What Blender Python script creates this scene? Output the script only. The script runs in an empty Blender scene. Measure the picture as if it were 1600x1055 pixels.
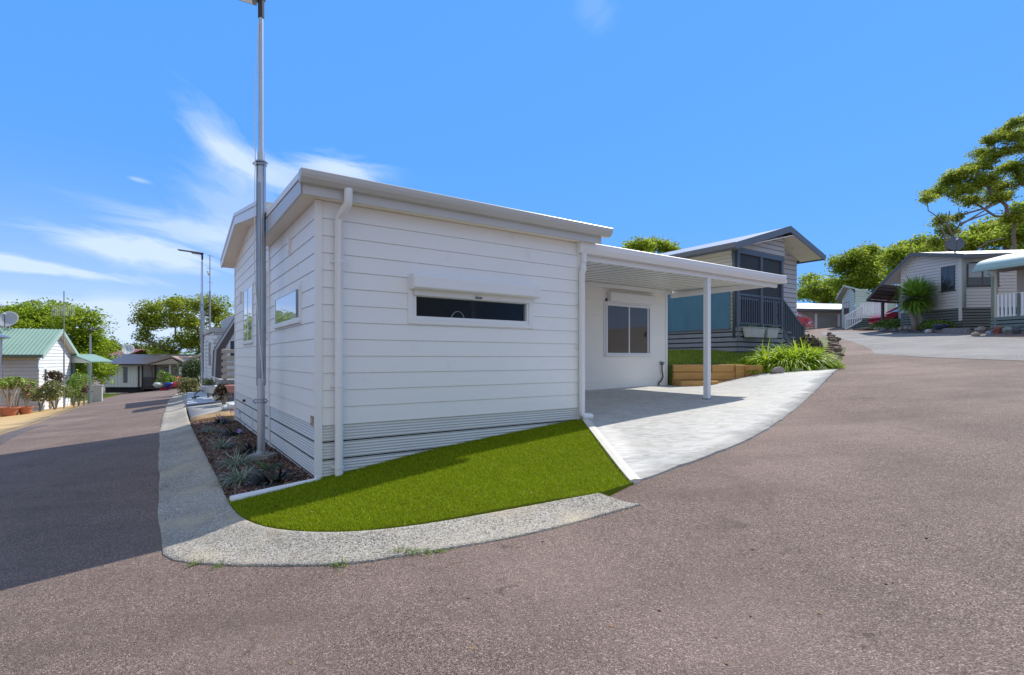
import bpy, bmesh, math, random
import numpy as np
from mathutils import Vector, Matrix
from mathutils.geometry import delaunay_2d_cdt
random.seed(7); RS = np.random.RandomState(7)
sc = bpy.context.scene
R = math.radians

# ------------------------------------------------------------------ camera
HZ, F = 560.0, 809.0            # horizon row and focal length of the 1600 px wide photograph
cd = bpy.data.cameras.new('camera'); cam = bpy.data.objects.new('camera', cd); sc.collection.objects.link(cam)
cam.location = (0, 0, 1.5); cam.rotation_euler = (R(90), 0, 0)
cd.sensor_width = 36; cd.lens = 36*F/1600; cd.shift_y = (HZ-527.5)/1600
cd.clip_start = .05; cd.clip_end = 2000
sc.camera = cam

# ------------------------------------------------------------------ light
SUN = Vector((1.6, 1.57, 2.42)).normalized()
elev = math.asin(SUN.z); azim = math.atan2(SUN.x, SUN.y)
w = bpy.data.worlds.new('World'); sc.world = w; w.use_nodes = True
wn, wl = w.node_tree.nodes, w.node_tree.links
wn.clear()
def N(t, **k):
    n = wn.new(t)
    for a, b in k.items(): setattr(n, a, b)
    return n
def wmath(op, a, b=None, c=None):
    n = N('ShaderNodeMath', operation=op)
    for i, v in enumerate((a, b, c)):
        if v is None: continue
        if hasattr(v, 'is_output'): wl.new(v, n.inputs[i])
        else: n.inputs[i].default_value = v
    return n.outputs[0]
sky = N('ShaderNodeTexSky', sky_type='NISHITA', sun_disc=False, sun_elevation=elev, sun_rotation=azim,
        air_density=1.0, dust_density=0.05, ozone_density=4.0, altitude=0)
hs = N('ShaderNodeHueSaturation'); hs.inputs['Saturation'].default_value = 1.1; hs.inputs['Value'].default_value = 1.1
wl.new(sky.outputs[0], hs.inputs['Color'])
tc = N('ShaderNodeTexCoord'); sp = N('ShaderNodeSeparateXYZ'); wl.new(tc.outputs['Generated'], sp.inputs[0])
az = wmath('ARCTAN2', sp.outputs[0], sp.outputs[1]); el = wmath('ARCSINE', sp.outputs[2])
def azel(px, py):
    x, z = (px-800)/F, (HZ-py)/F
    return math.atan(x), math.atan2(z, math.hypot(x, 1))
def cloud_patch(px, py, wid, hei, tilt, strength, nscale, stretch, seed):
    a0, e0 = azel(px, py)
    da = wmath('SUBTRACT', az, a0); de = wmath('SUBTRACT', el, e0)
    c, s = math.cos(tilt), math.sin(tilt)
    u_ = wmath('ADD', wmath('MULTIPLY', da, c), wmath('MULTIPLY', de, s))
    v_ = wmath('SUBTRACT', wmath('MULTIPLY', de, c), wmath('MULTIPLY', da, s))
    cb = N('ShaderNodeCombineXYZ'); wl.new(wmath('MULTIPLY', u_, 1.0), cb.inputs[0]); wl.new(wmath('MULTIPLY', v_, stretch), cb.inputs[1])
    cb.inputs[2].default_value = seed
    nz = N('ShaderNodeTexNoise'); nz.inputs['Scale'].default_value = nscale; nz.inputs['Detail'].default_value = 7
    nz.inputs['Roughness'].default_value = .62; nz.inputs['Distortion'].default_value = 1.0
    wl.new(cb.outputs[0], nz.inputs['Vector'])
    r2 = wmath('ADD', wmath('POWER', wmath('ABSOLUTE', wmath('DIVIDE', u_, wid)), 2.0), wmath('POWER', wmath('ABSOLUTE', wmath('DIVIDE', v_, hei)), 2.0))
    m = wmath('EXPONENT', wmath('MULTIPLY', r2, -1.0))
    d = wmath('MULTIPLY', wmath('SUBTRACT', wmath('ADD', nz.outputs[0], wmath('MULTIPLY', m, .55)), .66), 3.2)
    d = wmath('MINIMUM', wmath('MAXIMUM', d, 0.0), 1.0)
    return wmath('MULTIPLY', wmath('MULTIPLY', d, m), strength)
tot = None
for args in [(345, 225, .085, .04, -.7, .5, 12, 1.8, 2.4), (430, 275, .13, .03, -.35, .8, 7, 3.5, 2.0), (530, 265, .10, .028, -.05, 1.0, 6, 4.0, 3.0),
             (225, 392, .14, .028, -.10, 1.1, 8, 3.2, 4.3), (300, 360, .16, .03, -.12, .6, 7, 4.0, 8.2), (40, 415, .15, .013, -.08, 1.2, 7, 4.5, 5.0), (180, 500, .30, .035, 0, .9, 6, 3.5, 6.0),
             (370, 320, .10, .09, -.3, .45, 6, 2.5, 9.0), (930, 12, .04, .05, .9, .16, 8, 2, 7.0), (215, 281, .018, .004, -.1, .45, 8, 4, 11.0), (1750, 420, .2, .04, 0, .5, 6, 4, 12.)]:
    p = cloud_patch(*args); tot = p if tot is None else wmath('ADD', tot, p)
low = wmath('MULTIPLY', wmath('EXPONENT', wmath('MULTIPLY', wmath('POWER', wmath('ABSOLUTE', wmath('DIVIDE', el, .17)), 2.0), -1.0)), wmath('EXPONENT', wmath('MULTIPLY', wmath('POWER', wmath('ABSOLUTE', wmath('DIVIDE', wmath('ADD', az, .72), .5)), 2.0), -1.0)))
tot = wmath('MULTIPLY', wmath('MINIMUM', wmath('ADD', tot, wmath('MULTIPLY', low, .75)), 1.0), .64)
even = N('ShaderNodeMix', data_type='RGBA'); even.inputs[0].default_value = .87; wl.new(hs.outputs[0], even.inputs[6]); even.inputs[7].default_value = (.60, 2.2, 5.9, 1)
mx = N('ShaderNodeMix', data_type='RGBA'); wl.new(tot, mx.inputs['Factor']); wl.new(even.outputs[2], mx.inputs[6]); mx.inputs[7].default_value = (5.3, 5.8, 6.6, 1)
# unseen broken cloud added behind the camera to light the front walls neutrally
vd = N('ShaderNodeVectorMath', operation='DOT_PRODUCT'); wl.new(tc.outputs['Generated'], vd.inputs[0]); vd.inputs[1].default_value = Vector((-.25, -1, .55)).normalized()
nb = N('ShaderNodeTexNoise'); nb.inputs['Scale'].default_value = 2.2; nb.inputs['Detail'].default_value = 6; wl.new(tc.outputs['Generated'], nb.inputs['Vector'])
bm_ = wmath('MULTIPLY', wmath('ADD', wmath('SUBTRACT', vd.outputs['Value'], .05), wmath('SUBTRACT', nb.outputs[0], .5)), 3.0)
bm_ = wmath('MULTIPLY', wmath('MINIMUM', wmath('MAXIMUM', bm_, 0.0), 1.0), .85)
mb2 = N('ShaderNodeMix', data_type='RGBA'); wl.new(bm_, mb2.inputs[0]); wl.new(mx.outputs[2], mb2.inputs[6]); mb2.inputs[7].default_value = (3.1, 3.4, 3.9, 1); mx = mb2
SKY_CLOUD = mx
bg = N('ShaderNodeBackground'); bg.inputs['Strength'].default_value = .12
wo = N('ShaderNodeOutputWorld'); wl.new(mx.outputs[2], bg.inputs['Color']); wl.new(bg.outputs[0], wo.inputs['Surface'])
sd = bpy.data.lights.new('sun', 'SUN'); sd.energy = 3.5; sd.angle = R(.5); sd.color = (1, .94, .84)
so = bpy.data.objects.new('sun', sd); sc.collection.objects.link(so); so.rotation_euler = (-SUN).to_track_quat('-Z', 'Y').to_euler()
sc.view_settings.view_transform = 'Standard'; sc.view_settings.look = 'None'; sc.view_settings.gamma = 1
sc.view_settings.use_curve_mapping = False; sc.view_settings.exposure = .6

# ------------------------------------------------------------------ materials
MATS = {}
def mat(name, col, rough=.6, metal=0, var=0.0, vs=3.0, col2=None, bump=0, bs=60, coord='Object', spec=.5, stretch=None, detail=4, transl=0, island=0, coat=0, dirt=None):
    """procedural principled material; `var` mixes towards col2 by noise"""
    if name in MATS: return MATS[name]
    m = bpy.data.materials.new(name); m.use_nodes = True; MATS[name] = m
    nt = m.node_tree; n, l = nt.nodes, nt.links; b = n['Principled BSDF']
    b.inputs['Roughness'].default_value = rough; b.inputs['Metallic'].default_value = metal
    b.inputs['Specular IOR Level'].default_value = spec; b.inputs['Coat Weight'].default_value = coat
    c4 = (*col, 1)
    b.inputs['Base Color'].default_value = c4
    t = n.new('ShaderNodeTexCoord')
    if coord == 'World':
        g_ = n.new('ShaderNodeNewGeometry'); vec = g_.outputs['Position']
    else: vec = t.outputs[coord]
    if stretch:
        mp = n.new('ShaderNodeMapping'); mp.inputs['Scale'].default_value = stretch; l.new(vec, mp.inputs[0]); vec = mp.outputs[0]
    out = None
    if var:
        z = n.new('ShaderNodeTexNoise'); z.inputs['Scale'].default_value = vs; z.inputs['Detail'].default_value = detail; l.new(vec, z.inputs['Vector'])
        r = n.new('ShaderNodeMapRange'); r.inputs[1].default_value = .3; r.inputs[2].default_value = .7; r.inputs[3].default_value = 0; r.inputs[4].default_value = var; l.new(z.outputs[0], r.inputs[0])
        x = n.new('ShaderNodeMix'); x.data_type = 'RGBA'; l.new(r.outputs[0], x.inputs['Factor']); x.inputs[6].default_value = c4
        x.inputs[7].default_value = (*(col2 or [c*.6 for c in col]), 1); out = x.outputs[2]
    if dirt:
        dcol, dsc, dth, damt = dirt
        z = n.new('ShaderNodeTexNoise'); z.inputs['Scale'].default_value = dsc; z.inputs['Detail'].default_value = 8; z.inputs['Roughness'].default_value = .65; l.new(vec, z.inputs['Vector'])
        r = n.new('ShaderNodeMapRange'); r.inputs[1].default_value = dth; r.inputs[2].default_value = dth+.12; r.inputs[4].default_value = damt; l.new(z.outputs[0], r.inputs[0])
        x = n.new('ShaderNodeMix'); x.data_type = 'RGBA'; l.new(r.outputs[0], x.inputs['Factor'])
        if out: l.new(out, x.inputs[6])
        else: x.inputs[6].default_value = c4
        x.inputs[7].default_value = (*dcol, 1); out = x.outputs[2]
    if island:
        g2 = n.new('ShaderNodeNewGeometry'); h = n.new('ShaderNodeHueSaturation')
        r = n.new('ShaderNodeMapRange'); r.inputs[3].default_value = 1-island; r.inputs[4].default_value = 1+island; l.new(g2.outputs['Random Per Island'], r.inputs[0])
        l.new(r.outputs[0], h.inputs['Value'])
        r3 = n.new('ShaderNodeMapRange'); r3.inputs[3].default_value = .5-.045*min(1, island); r3.inputs[4].default_value = .5+.02*min(1, island)
        w_ = n.new('ShaderNodeMath'); w_.operation = 'FRACT'; w2 = n.new('ShaderNodeMath'); w2.operation = 'MULTIPLY'; w2.inputs[1].default_value = 13.7
        l.new(g2.outputs['Random Per Island'], w2.inputs[0]); l.new(w2.outputs[0], w_.inputs[0]); l.new(w_.outputs[0], r3.inputs[0]); l.new(r3.outputs[0], h.inputs['Hue'])
        if out: l.new(out, h.inputs['Color'])
        else: h.inputs['Color'].default_value = c4
        out = h.outputs[0]
    if out: l.new(out, b.inputs['Base Color'])
    if bump:
        z = n.new('ShaderNodeTexNoise'); z.inputs['Scale'].default_value = bs; z.inputs['Detail'].default_value = 5; l.new(vec, z.inputs['Vector'])
        u_ = n.new('ShaderNodeBump'); u_.inputs['Strength'].default_value = min(1, bump); u_.inputs['Distance'].default_value = .5/bs*max(1, bump); l.new(z.outputs[0], u_.inputs['Height']); l.new(u_.outputs[0], b.inputs['Normal'])
    if transl:
        tr = n.new('ShaderNodeBsdfTranslucent'); ms = n.new('ShaderNodeMixShader'); ms.inputs[0].default_value = transl
        if out: l.new(out, tr.inputs[0])
        else: tr.inputs[0].default_value = c4
        o = n['Material Output']; l.new(b.outputs[0], ms.inputs[1]); l.new(tr.outputs[0], ms.inputs[2]); l.new(ms.outputs[0], o.inputs['Surface'])
    return m

def asphalt(name, base, stone, dark, scale=150, patch=True):
    """aggregate in bitumen: voronoi stones of several tones, worn patches, stains and hairline cracks"""
    m = bpy.data.materials.new(name); m.use_nodes = True; MATS[name] = m
    nt = m.node_tree; n, l = nt.nodes, nt.links; b = n['Principled BSDF']
    g_ = n.new('ShaderNodeNewGeometry'); P_ = g_.outputs['Position']
    def noise(s, d=4, ro=.5):
        z = n.new('ShaderNodeTexNoise'); z.inputs['Scale'].default_value = s; z.inputs['Detail'].default_value = d; z.inputs['Roughness'].default_value = ro; l.new(P_, z.inputs['Vector']); return z.outputs[0]
    def rng(x, a, b_, c=0., d=1.):
        r = n.new('ShaderNodeMapRange'); l.new(x, r.inputs[0])
        for i, v in enumerate((a, b_, c, d)): r.inputs[i+1].default_value = v
        return r.outputs[0]
    def mix(f, a, b_, mode='MIX'):
        x = n.new('ShaderNodeMix'); x.data_type = 'RGBA'; x.blend_type = mode
        if hasattr(f, 'is_output'): l.new(f, x.inputs[0])
        else: x.inputs[0].default_value = f
        for s, v in ((6, a), (7, b_)):
            if hasattr(v, 'is_output'): l.new(v, x.inputs[s])
            else: x.inputs[s].default_value = (*v, 1)
        return x.outputs[2]
    v = n.new('ShaderNodeTexVoronoi'); v.inputs['Scale'].default_value = scale; l.new(P_, v.inputs['Vector'])
    sp_ = n.new('ShaderNodeSeparateColor'); l.new(v.outputs['Color'], sp_.inputs[0])
    v2 = n.new('ShaderNodeTexVoronoi'); v2.inputs['Scale'].default_value = scale*.78; l.new(P_, v2.inputs['Vector'])
    sp2 = n.new('ShaderNodeSeparateColor'); l.new(v2.outputs['Color'], sp2.inputs[0])
    col = mix(rng(sp_.outputs[0], .35, .75), base, stone)
    col = mix(rng(sp_.outputs[1], .62, .9, 0, .85), col, dark)
    col = mix(rng(sp2.outputs[0], .86, .97, 0, .75), col, [min(.56, c*1.9) for c in stone])
    col = mix(rng(sp2.outputs[1], .8, .95, 0, .5), col, dark)
    col = mix(rng(noise(1.1, 5, .6), .42, .68, 0, .33), col, [c*.55 for c in base])
    col = mix(rng(noise(.45, 3), .45, .7, 0, .3), col, [c*1.45 for c in stone])
    if patch:
        wv = n.new('ShaderNodeMapping'); wv.inputs['Rotation'].default_value = (0, 0, -.6); wv.inputs['Scale'].default_value = (.35, 1.5, 1); l.new(P_, wv.inputs[0])
        zz = n.new('ShaderNodeTexNoise'); zz.inputs['Scale'].default_value = .8; zz.inputs['Detail'].default_value = 7; zz.inputs['Roughness'].default_value = .6; l.new(wv.outputs[0], zz.inputs['Vector'])
        col = mix(rng(zz.outputs[0], .50, .66, 0, .38), col, [c*.62 for c in base])
        col = mix(rng(noise(3.2, 8, .7), .63, .70, 0, .55), col, dark)
        col = mix(rng(noise(.9, 9, .72), .60, .70, 0, .5), col, [c*.9 for c in dark])
        vk = n.new('ShaderNodeTexVoronoi'); vk.feature = 'DISTANCE_TO_EDGE'; vk.inputs['Scale'].default_value = .22
        dn = n.new('ShaderNodeTexNoise'); dn.inputs['Scale'].default_value = 1.6; dn.inputs['Detail'].default_value = 6; l.new(P_, dn.inputs['Vector'])
        va = n.new('ShaderNodeVectorMath'); va.operation = 'SCALE'; va.inputs['Scale'].default_value = 1.2; l.new(dn.outputs['Color'], va.inputs[0])
        vb = n.new('ShaderNodeVectorMath'); l.new(va.outputs[0], vb.inputs[0]); l.new(P_, vb.inputs[1]); l.new(vb.outputs[0], vk.inputs['Vector'])
        col = mix(rng(vk.outputs[0], .0, .0016, .30, 0), col, [c*.5 for c in dark])
    l.new(col, b.inputs['Base Color'])
    b.inputs['Roughness'].default_value = .88; b.inputs['Specular IOR Level'].default_value = .35
    bu = n.new('ShaderNodeBump'); bu.inputs['Strength'].default_value = .75; bu.inputs['Distance'].default_value = .006
    l.new(v.outputs['Distance'], bu.inputs['Height']); bu.invert = True
    b2 = n.new('ShaderNodeBump'); b2.inputs['Strength'].default_value = .35; b2.inputs['Distance'].default_value = .03; l.new(noise(7, 6), b2.inputs['Height']); l.new(bu.outputs[0], b2.inputs['Normal'])
    l.new(b2.outputs[0], b.inputs['Normal'])
    return m

# ------------------------------------------------------------------ ground shape
U = (.827, .562); V = (-.562, .827)        # the two wall directions of the white house
C0 = (-2.089, 5.54)                        # its corner nearest the camera
def softplus(t): return t if t > 30 else math.log1p(math.exp(t))
def g(x, y):
    r = math.hypot(x, y)
    if r > 190: x, y = x*190/r, y*190/r
    q = V[0]*x+V[1]*y
    return .075*x+.05*y-.04*softplus((q-20)*1.0)
def H(s, t, z=None):
    p = (C0[0]+U[0]*s+V[0]*t, C0[1]+U[1]*s+V[1]*t)
    return p if z is None else Vector((*p, z))
def at(px, py, Y): return Vector(((px-800)/F*Y, Y, 1.5+(HZ-py)/F*Y))
def onz(px, py, z):
    Y = (1.5-z)*F/(py-HZ); return at(px, py, Y)
def gp(px, py):
    """where the ray of a photo pixel meets the ground"""
    f = lambda Y: 1.5+(HZ-py)/F*Y-g((px-800)/F*Y, Y)
    a, step = .5, .25
    while f(a+step) > 0 and a < 180: a += step; step *= 1.03
    lo, hi = a, a+step
    for _ in range(40):
        m = (lo+hi)/2
        if f(m) > 0: lo = m
        else: hi = m
    return at(px, py, lo)
def gxy(px, py): p = gp(px, py); return (p.x, p.y)
def tps(ctrl):
    P_ = np.array([c[:2] for c in ctrl]); z = np.array([c[2] for c in ctrl]); n = len(P_)
    def phi(d): return np.where(d > 1e-9, d*d*np.log(np.maximum(d, 1e-9)), 0)
    K = phi(np.linalg.norm(P_[:, None]-P_[None], axis=2))+np.eye(n)*.02
    A = np.zeros((n+3, n+3)); A[:n, :n] = K; A[:n, n] = 1; A[:n, n+1:] = P_; A[n, :n] = 1; A[n+1:, :n] = P_.T
    c = np.linalg.solve(A, np.concatenate([z, [0, 0, 0]]))
    return lambda x, y: float(phi(np.hypot(P_[:, 0]-x, P_[:, 1]-y))@c[:n]+c[n]+c[n+1]*x+c[n+2]*y)

# ------------------------------------------------------------------ mesh helpers
WO = {}                                    # world origin of every object built
def link(o, parent, origin):
    sc.collection.objects.link(o)
    if parent:
        o.parent = parent; o.location = Vector(origin)-WO[parent.name]
    else: o.location = origin
    WO[o.name] = Vector(origin)
    return o
def tag(o, label=None, cat=None, group=None, kind=None):
    if label: o['label'] = label
    if cat: o['category'] = cat
    if group: o['group'] = group
    if kind: o['kind'] = kind
    return o
def thing(name, label, cat, loc, group=None):
    o = bpy.data.objects.new(name, None); o.empty_display_size = .2
    link(o, None, Vector(loc)); return tag(o, label, cat, group)
class MB:
    def __init__(s): s.v = []; s.f = []
    def poly(s, pts):
        k = len(s.v); s.v += [Vector(p) for p in pts]; s.f.append(tuple(range(k, k+len(pts))))
    def hull8(s, p):      # 8 corners: bottom 4 then top 4
        k = len(s.v); s.v += [Vector(q) for q in p]
        for f in ((0, 3, 2, 1), (4, 5, 6, 7), (0, 1, 5, 4), (1, 2, 6, 5), (2, 3, 7, 6), (3, 0, 4, 7)): s.f.append(tuple(k+i for i in f))
    def fbox(s, fr, a0, a1, b0, b1, z0, z1):
        s.hull8([fr(a0, b0, z0), fr(a1, b0, z0), fr(a1, b1, z0), fr(a0, b1, z0), fr(a0, b0, z1), fr(a1, b0, z1), fr(a1, b1, z1), fr(a0, b1, z1)])
    def box(s, x0, x1, y0, y1, z0, z1): s.fbox(lambda a, b, z: (a, b, z), x0, x1, y0, y1, z0, z1)
    def tube(s, pts, rad, n=8, cap=True, square=False):
        pts = [Vector(p) for p in pts]
        if not hasattr(rad, '__len__'): rad = [rad]*len(pts)
        k = len(s.v); up = Vector((0, 0, 1)); prev = None
        for i, p in enumerate(pts):
            d = (pts[min(i+1, len(pts)-1)]-pts[max(i-1, 0)]).normalized()
            if prev is None:
                a = d.cross(up if abs(d.z) < .9 else Vector((1, 0, 0))).normalized()
            else: a = (prev-d*prev.dot(d)).normalized()
            prev = a; b = d.cross(a)
            for j in range(n):
                t = 2*math.pi*(j+.5)/n; s.v.append(p+(a*math.cos(t)+b*math.sin(t))*rad[i])
        for i in range(len(pts)-1):
            for j in range(n):
                s.f.append((k+i*n+j, k+i*n+(j+1) % n, k+(i+1)*n+(j+1) % n, k+(i+1)*n+j))
        if cap:
            s.f.append(tuple(k+j for j in range(n))[::-1]); s.f.append(tuple(k+(len(pts)-1)*n+j for j in range(n)))
    def prism(s, ring, vec):
        """closed polygon ring extruded by vec"""
        k = len(s.v); n = len(ring); vec = Vector(vec); s.v += [Vector(p) for p in ring]+[Vector(p)+vec for p in ring]
        s.f.append(tuple(range(k, k+n))); s.f.append(tuple(range(k+n, k+2*n))[::-1])
        for i in range(n): j = (i+1) % n; s.f.append((k+i, k+n+i, k+n+j, k+j))
    def lathe(s, c, prof, n=20):
        """prof: list of (radius, z)"""
        k = len(s.v); c = Vector(c)
        for r_, z in prof:
            for j in range(n):
                t = 2*math.pi*j/n; s.v.append(c+Vector((r_*math.cos(t), r_*math.sin(t), z)))
        for i in range(len(prof)-1):
            for j in range(n): s.f.append((k+i*n+j, k+i*n+(j+1) % n, k+(i+1)*n+(j+1) % n, k+(i+1)*n+j))
        s.f.append(tuple(k+j for j in range(n))[::-1]); s.f.append(tuple(k+(len(prof)-1)*n+j for j in range(n)))
    def blob(s, c, r, sub=2, rough=.18, seed=0):
        """irregular stone / rounded lump"""
        bm = bmesh.new(); bmesh.ops.create_icosphere(bm, subdivisions=sub, radius=1)
        rr = random.Random(seed); k = len(s.v); ph = [rr.uniform(0, 6) for _ in range(6)]
        for v in bm.verts:
            q = v.co; d = 1+rough*(math.sin(q.x*2.3+ph[0])+math.sin(q.y*2.9+ph[1])+math.sin(q.z*2.6+ph[2])+.5*math.sin(q.x*6+q.y*5+ph[3]))
            s.v.append(Vector((c[0]+q.x*r[0]*d, c[1]+q.y*r[1]*d, c[2]+q.z*r[2]*d)))
        for f in bm.faces: s.f.append(tuple(k+v.index for v in f.verts))
        bm.free()
    def build(s, name, m, parent=None, bevel=0, smooth=False, clips=(), recalc=True, origin=None, segs=1):
        me = bpy.data.meshes.new(name)
        if origin is None:
            a = np.array([tuple(v) for v in s.v]); origin = Vector(((a[:, 0].min()+a[:, 0].max())/2, (a[:, 1].min()+a[:, 1].max())/2, a[:, 2].min()))
        o_ = Vector(origin)
        me.from_pydata([tuple(v-o_) for v in s.v], [], s.f)
        bm = bmesh.new(); bm.from_mesh(me)
        for co, no in clips:
            bmesh.ops.bisect_plane(bm, geom=bm.verts[:]+bm.edges[:]+bm.faces[:], plane_co=Vector(co)-o_, plane_no=Vector(no), clear_outer=True)
        if bevel:
            bmesh.ops.remove_doubles(bm, verts=bm.verts, dist=1e-5)
            bmesh.ops.bevel(bm, geom=[e for e in bm.edges if len(e.link_faces) == 2 and e.calc_face_angle(0) > .6], offset=bevel, segments=segs, affect='EDGES', profile=.6)
        if recalc: bmesh.ops.recalc_face_normals(bm, faces=bm.faces)
        bm.to_mesh(me); bm.free()
        if smooth:
            for p in me.polygons: p.use_smooth = True
        me.materials.append(m)
        o = bpy.data.objects.new(name, me); return link(o, parent, o_)
def clear_smooth(o, ang=40):
    for p in o.data.polygons: p.use_smooth = True
    try: o.data.set_sharp_from_angle(angle=R(ang))
    except Exception: pass
    return o
def fast(name, verts, faces, m, parent=None, origin=None):
    """verts (N,3) array, faces (M,k) array of one size k"""
    verts = np.asarray(verts, dtype=np.float32); faces = np.asarray(faces, dtype=np.int32)
    if origin is None: origin = Vector((float(verts[:, 0].mean()), float(verts[:, 1].mean()), float(verts[:, 2].min())))
    verts = verts-np.array(tuple(origin), dtype=np.float32); k = faces.shape[1]
    me = bpy.data.meshes.new(name); me.vertices.add(len(verts)); me.vertices.foreach_set('co', verts.ravel())
    me.loops.add(faces.size); me.loops.foreach_set('vertex_index', faces.ravel())
    me.polygons.add(len(faces)); me.polygons.foreach_set('loop_start', np.arange(0, faces.size, k, dtype=np.int32))
    me.update(calc_edges=True); me.materials.append(m)
    o = bpy.data.objects.new(name, me); return link(o, parent, origin)

def inside(p, poly):
    x, y = p; c = False; n = len(poly); j = n-1
    for i in range(n):
        xi, yi = poly[i]; xj, yj = poly[j]
        if (yi > y) != (yj > y) and x < (xj-xi)*(y-yi)/(yj-yi)+xi: c = not c
        j = i
    return c
def resample(pts, step):
    out = []
    for a, b in zip(pts, pts[1:]):
        d = math.dist(a, b); n = max(1, int(d/step))
        out += [tuple(a[i]+(b[i]-a[i])*k/n for i in range(len(a))) for k in range(n)]
    return out+[tuple(pts[-1])]
def sheet(name, poly, hf, m, step=.4, parent=None, skirt=.3, lift=0):
    """a ground sheet: polygon in plan, height function hf, downturned edge"""
    ring = resample(list(poly)+[poly[0]], step)[:-1]; n = len(ring)
    xs = [p[0] for p in ring]; ys = [p[1] for p in ring]; pts = list(ring)
    x = min(xs)
    while x < max(xs):
        y = min(ys)
        while y < max(ys):
            q = (x+RS.uniform(-.1, .1)*step, y+RS.uniform(-.1, .1)*step)
            if inside(q, ring) and min((q[0]-a)**2+(q[1]-b)**2 for a, b in ring) > (step*.35)**2: pts.append(q)
            y += step
        x += step
    r = delaunay_2d_cdt([Vector(p) for p in pts], [], [list(range(n))], 1, 1e-6)
    mb = MB(); mb.v = [Vector((p.x, p.y, hf(p.x, p.y)+lift)) for p in r[0]]; mb.f = [tuple(f) for f in r[2]]
    if skirt:
        for i in range(n):
            a, b = ring[i], ring[(i+1) % n]; za, zb = hf(*a)+lift, hf(*b)+lift
            mb.poly([(a[0], a[1], za), (b[0], b[1], zb), (b[0], b[1], zb-skirt), (a[0], a[1], za-skirt)])
    o = mb.build(name, m, parent, recalc=False)
    bm = bmesh.new(); bm.from_mesh(o.data); bmesh.ops.remove_doubles(bm, verts=bm.verts, dist=1e-4)
    for f in bm.faces:
        f.normal_update()
        if abs(f.normal.z) > .3:
            if f.normal.z < 0: f.normal_flip()
            f.smooth = True
    bm.to_mesh(o.data); bm.free()
    return o

# ---- cladding ----
def boards(z0, z1, pitch, step=.012, zstart=None, gw=None):
    zs = zstart if zstart is not None else z0; out = []; z = zs
    gr = gw or max(.004, pitch*.024)            # open shadow groove under the lap of the next board
    while z < z1-1e-6:
        zt = min(z+pitch, z1); a = max(z, z0)
        if zt-gr > a:
            out.append((a, step, zt-gr, step*.35)); out.append((zt-gr, (-.004 if not gw else -.02), zt, (-.004 if not gw else -.02)))
        z += pitch
    return out
def corrug(z0, z1, rib=.034, amp=.008):
    out = []; z = z0; k = 0
    while z < z1-1e-6:
        zt = min(z+rib/2, z1); out.append((z, amp*(k % 2), zt, amp*((k+1) % 2))); z = zt; k += 1
    return out
def clad(mb, A, d, n, L, segs, openings=()):
    def P_(a, dep, z): return Vector((A[0]+d[0]*a+n[0]*dep, A[1]+d[1]*a+n[1]*dep, z))
    def spans(za, zb):
        zm = (za+zb)/2; iv = [(0, L)]
        for (o0, o1, p0, p1) in openings:
            if p0 < zm < p1:
                nv = []
                for (x0, x1) in iv:
                    if o1 <= x0 or o0 >= x1: nv.append((x0, x1)); continue
                    if o0 > x0: nv.append((x0, o0))
                    if o1 < x1: nv.append((o1, x1))
                iv = nv
        return iv
    for i, (za, da, zb, db) in enumerate(segs):
        cuts = sorted({za, zb}|{z for o in openings for z in o[2:4] if za < z < zb})
        for c0, c1 in zip(cuts, cuts[1:]):
            e0 = da+(db-da)*(c0-za)/(zb-za); e1 = da+(db-da)*(c1-za)/(zb-za)
            for x0, x1 in spans(c0, c1): mb.poly([P_(x0, e0, c0), P_(x1, e0, c0), P_(x1, e1, c1), P_(x0, e1, c1)])
        if i+1 < len(segs) and abs(segs[i+1][0]-zb) < 1e-6 and abs(segs[i+1][1]-db) > 1e-4:
            for x0, x1 in spans(zb-.001, zb+.001): mb.poly([P_(x0, db, zb), P_(x1, db, zb), P_(x1, segs[i+1][1], zb), P_(x0, segs[i+1][1], zb)])
def ffr(A, d, n):
    """frame function: along a, outward b, height z"""
    return lambda a, b, z: Vector((A[0]+d[0]*a+n[0]*b, A[1]+d[1]*a+n[1]*b, z))
def window(root, fr, a0, a1, z0, z1, fm, gm, mull=(), trans=(), fw=.045, dep=.035, sill=True, trim=None, trimw=.06, back=None):
    """window part (frame) with pane and sill as sub-parts; stands dep proud of the wall"""
    mb = MB()
    for (x0, x1, y0, y1) in [(a0, a0+fw, z0, z1), (a1-fw, a1, z0, z1), (a0+fw, a1-fw, z0, z0+fw), (a0+fw, a1-fw, z1-fw, z1)]+\
        [(m_-fw*.4, m_+fw*.4, z0+fw, z1-fw) for m_ in mull]+[(p, q, r_-fw*.35, r_+fw*.35) for (p, q, r_) in trans]:
        mb.fbox(fr, x0, x1, -.05, dep, y0, y1)
    f = mb.build('window', fm, root, bevel=.003)
    p = MB(); p.fbox(fr, a0+fw*.8, a1-fw*.8, dep-.012, dep-.006, z0+fw*.8, z1-fw*.8); p.build('pane', gm, f)
    if sill:
        s = MB(); s.fbox(fr, a0-.03, a1+.03, .0, dep+.025, z0-.03, z0-.001); s.build('sill', fm, f)
    if trim:
        t = MB()
        for (x0, x1, y0, y1) in [(a0-trimw, a0-.002, z0-trimw, z1+trimw), (a1+.002, a1+trimw, z0-trimw, z1+trimw), (a0-.002, a1+.002, z0-trimw, z0-.032 if sill else z0-.002), (a0-.002, a1+.002, z1+.002, z1+trimw)]:
            t.fbox(fr, x0, x1, .0, .02, y0, y1)
        t.build('trim', trim, f)
    return f

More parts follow.
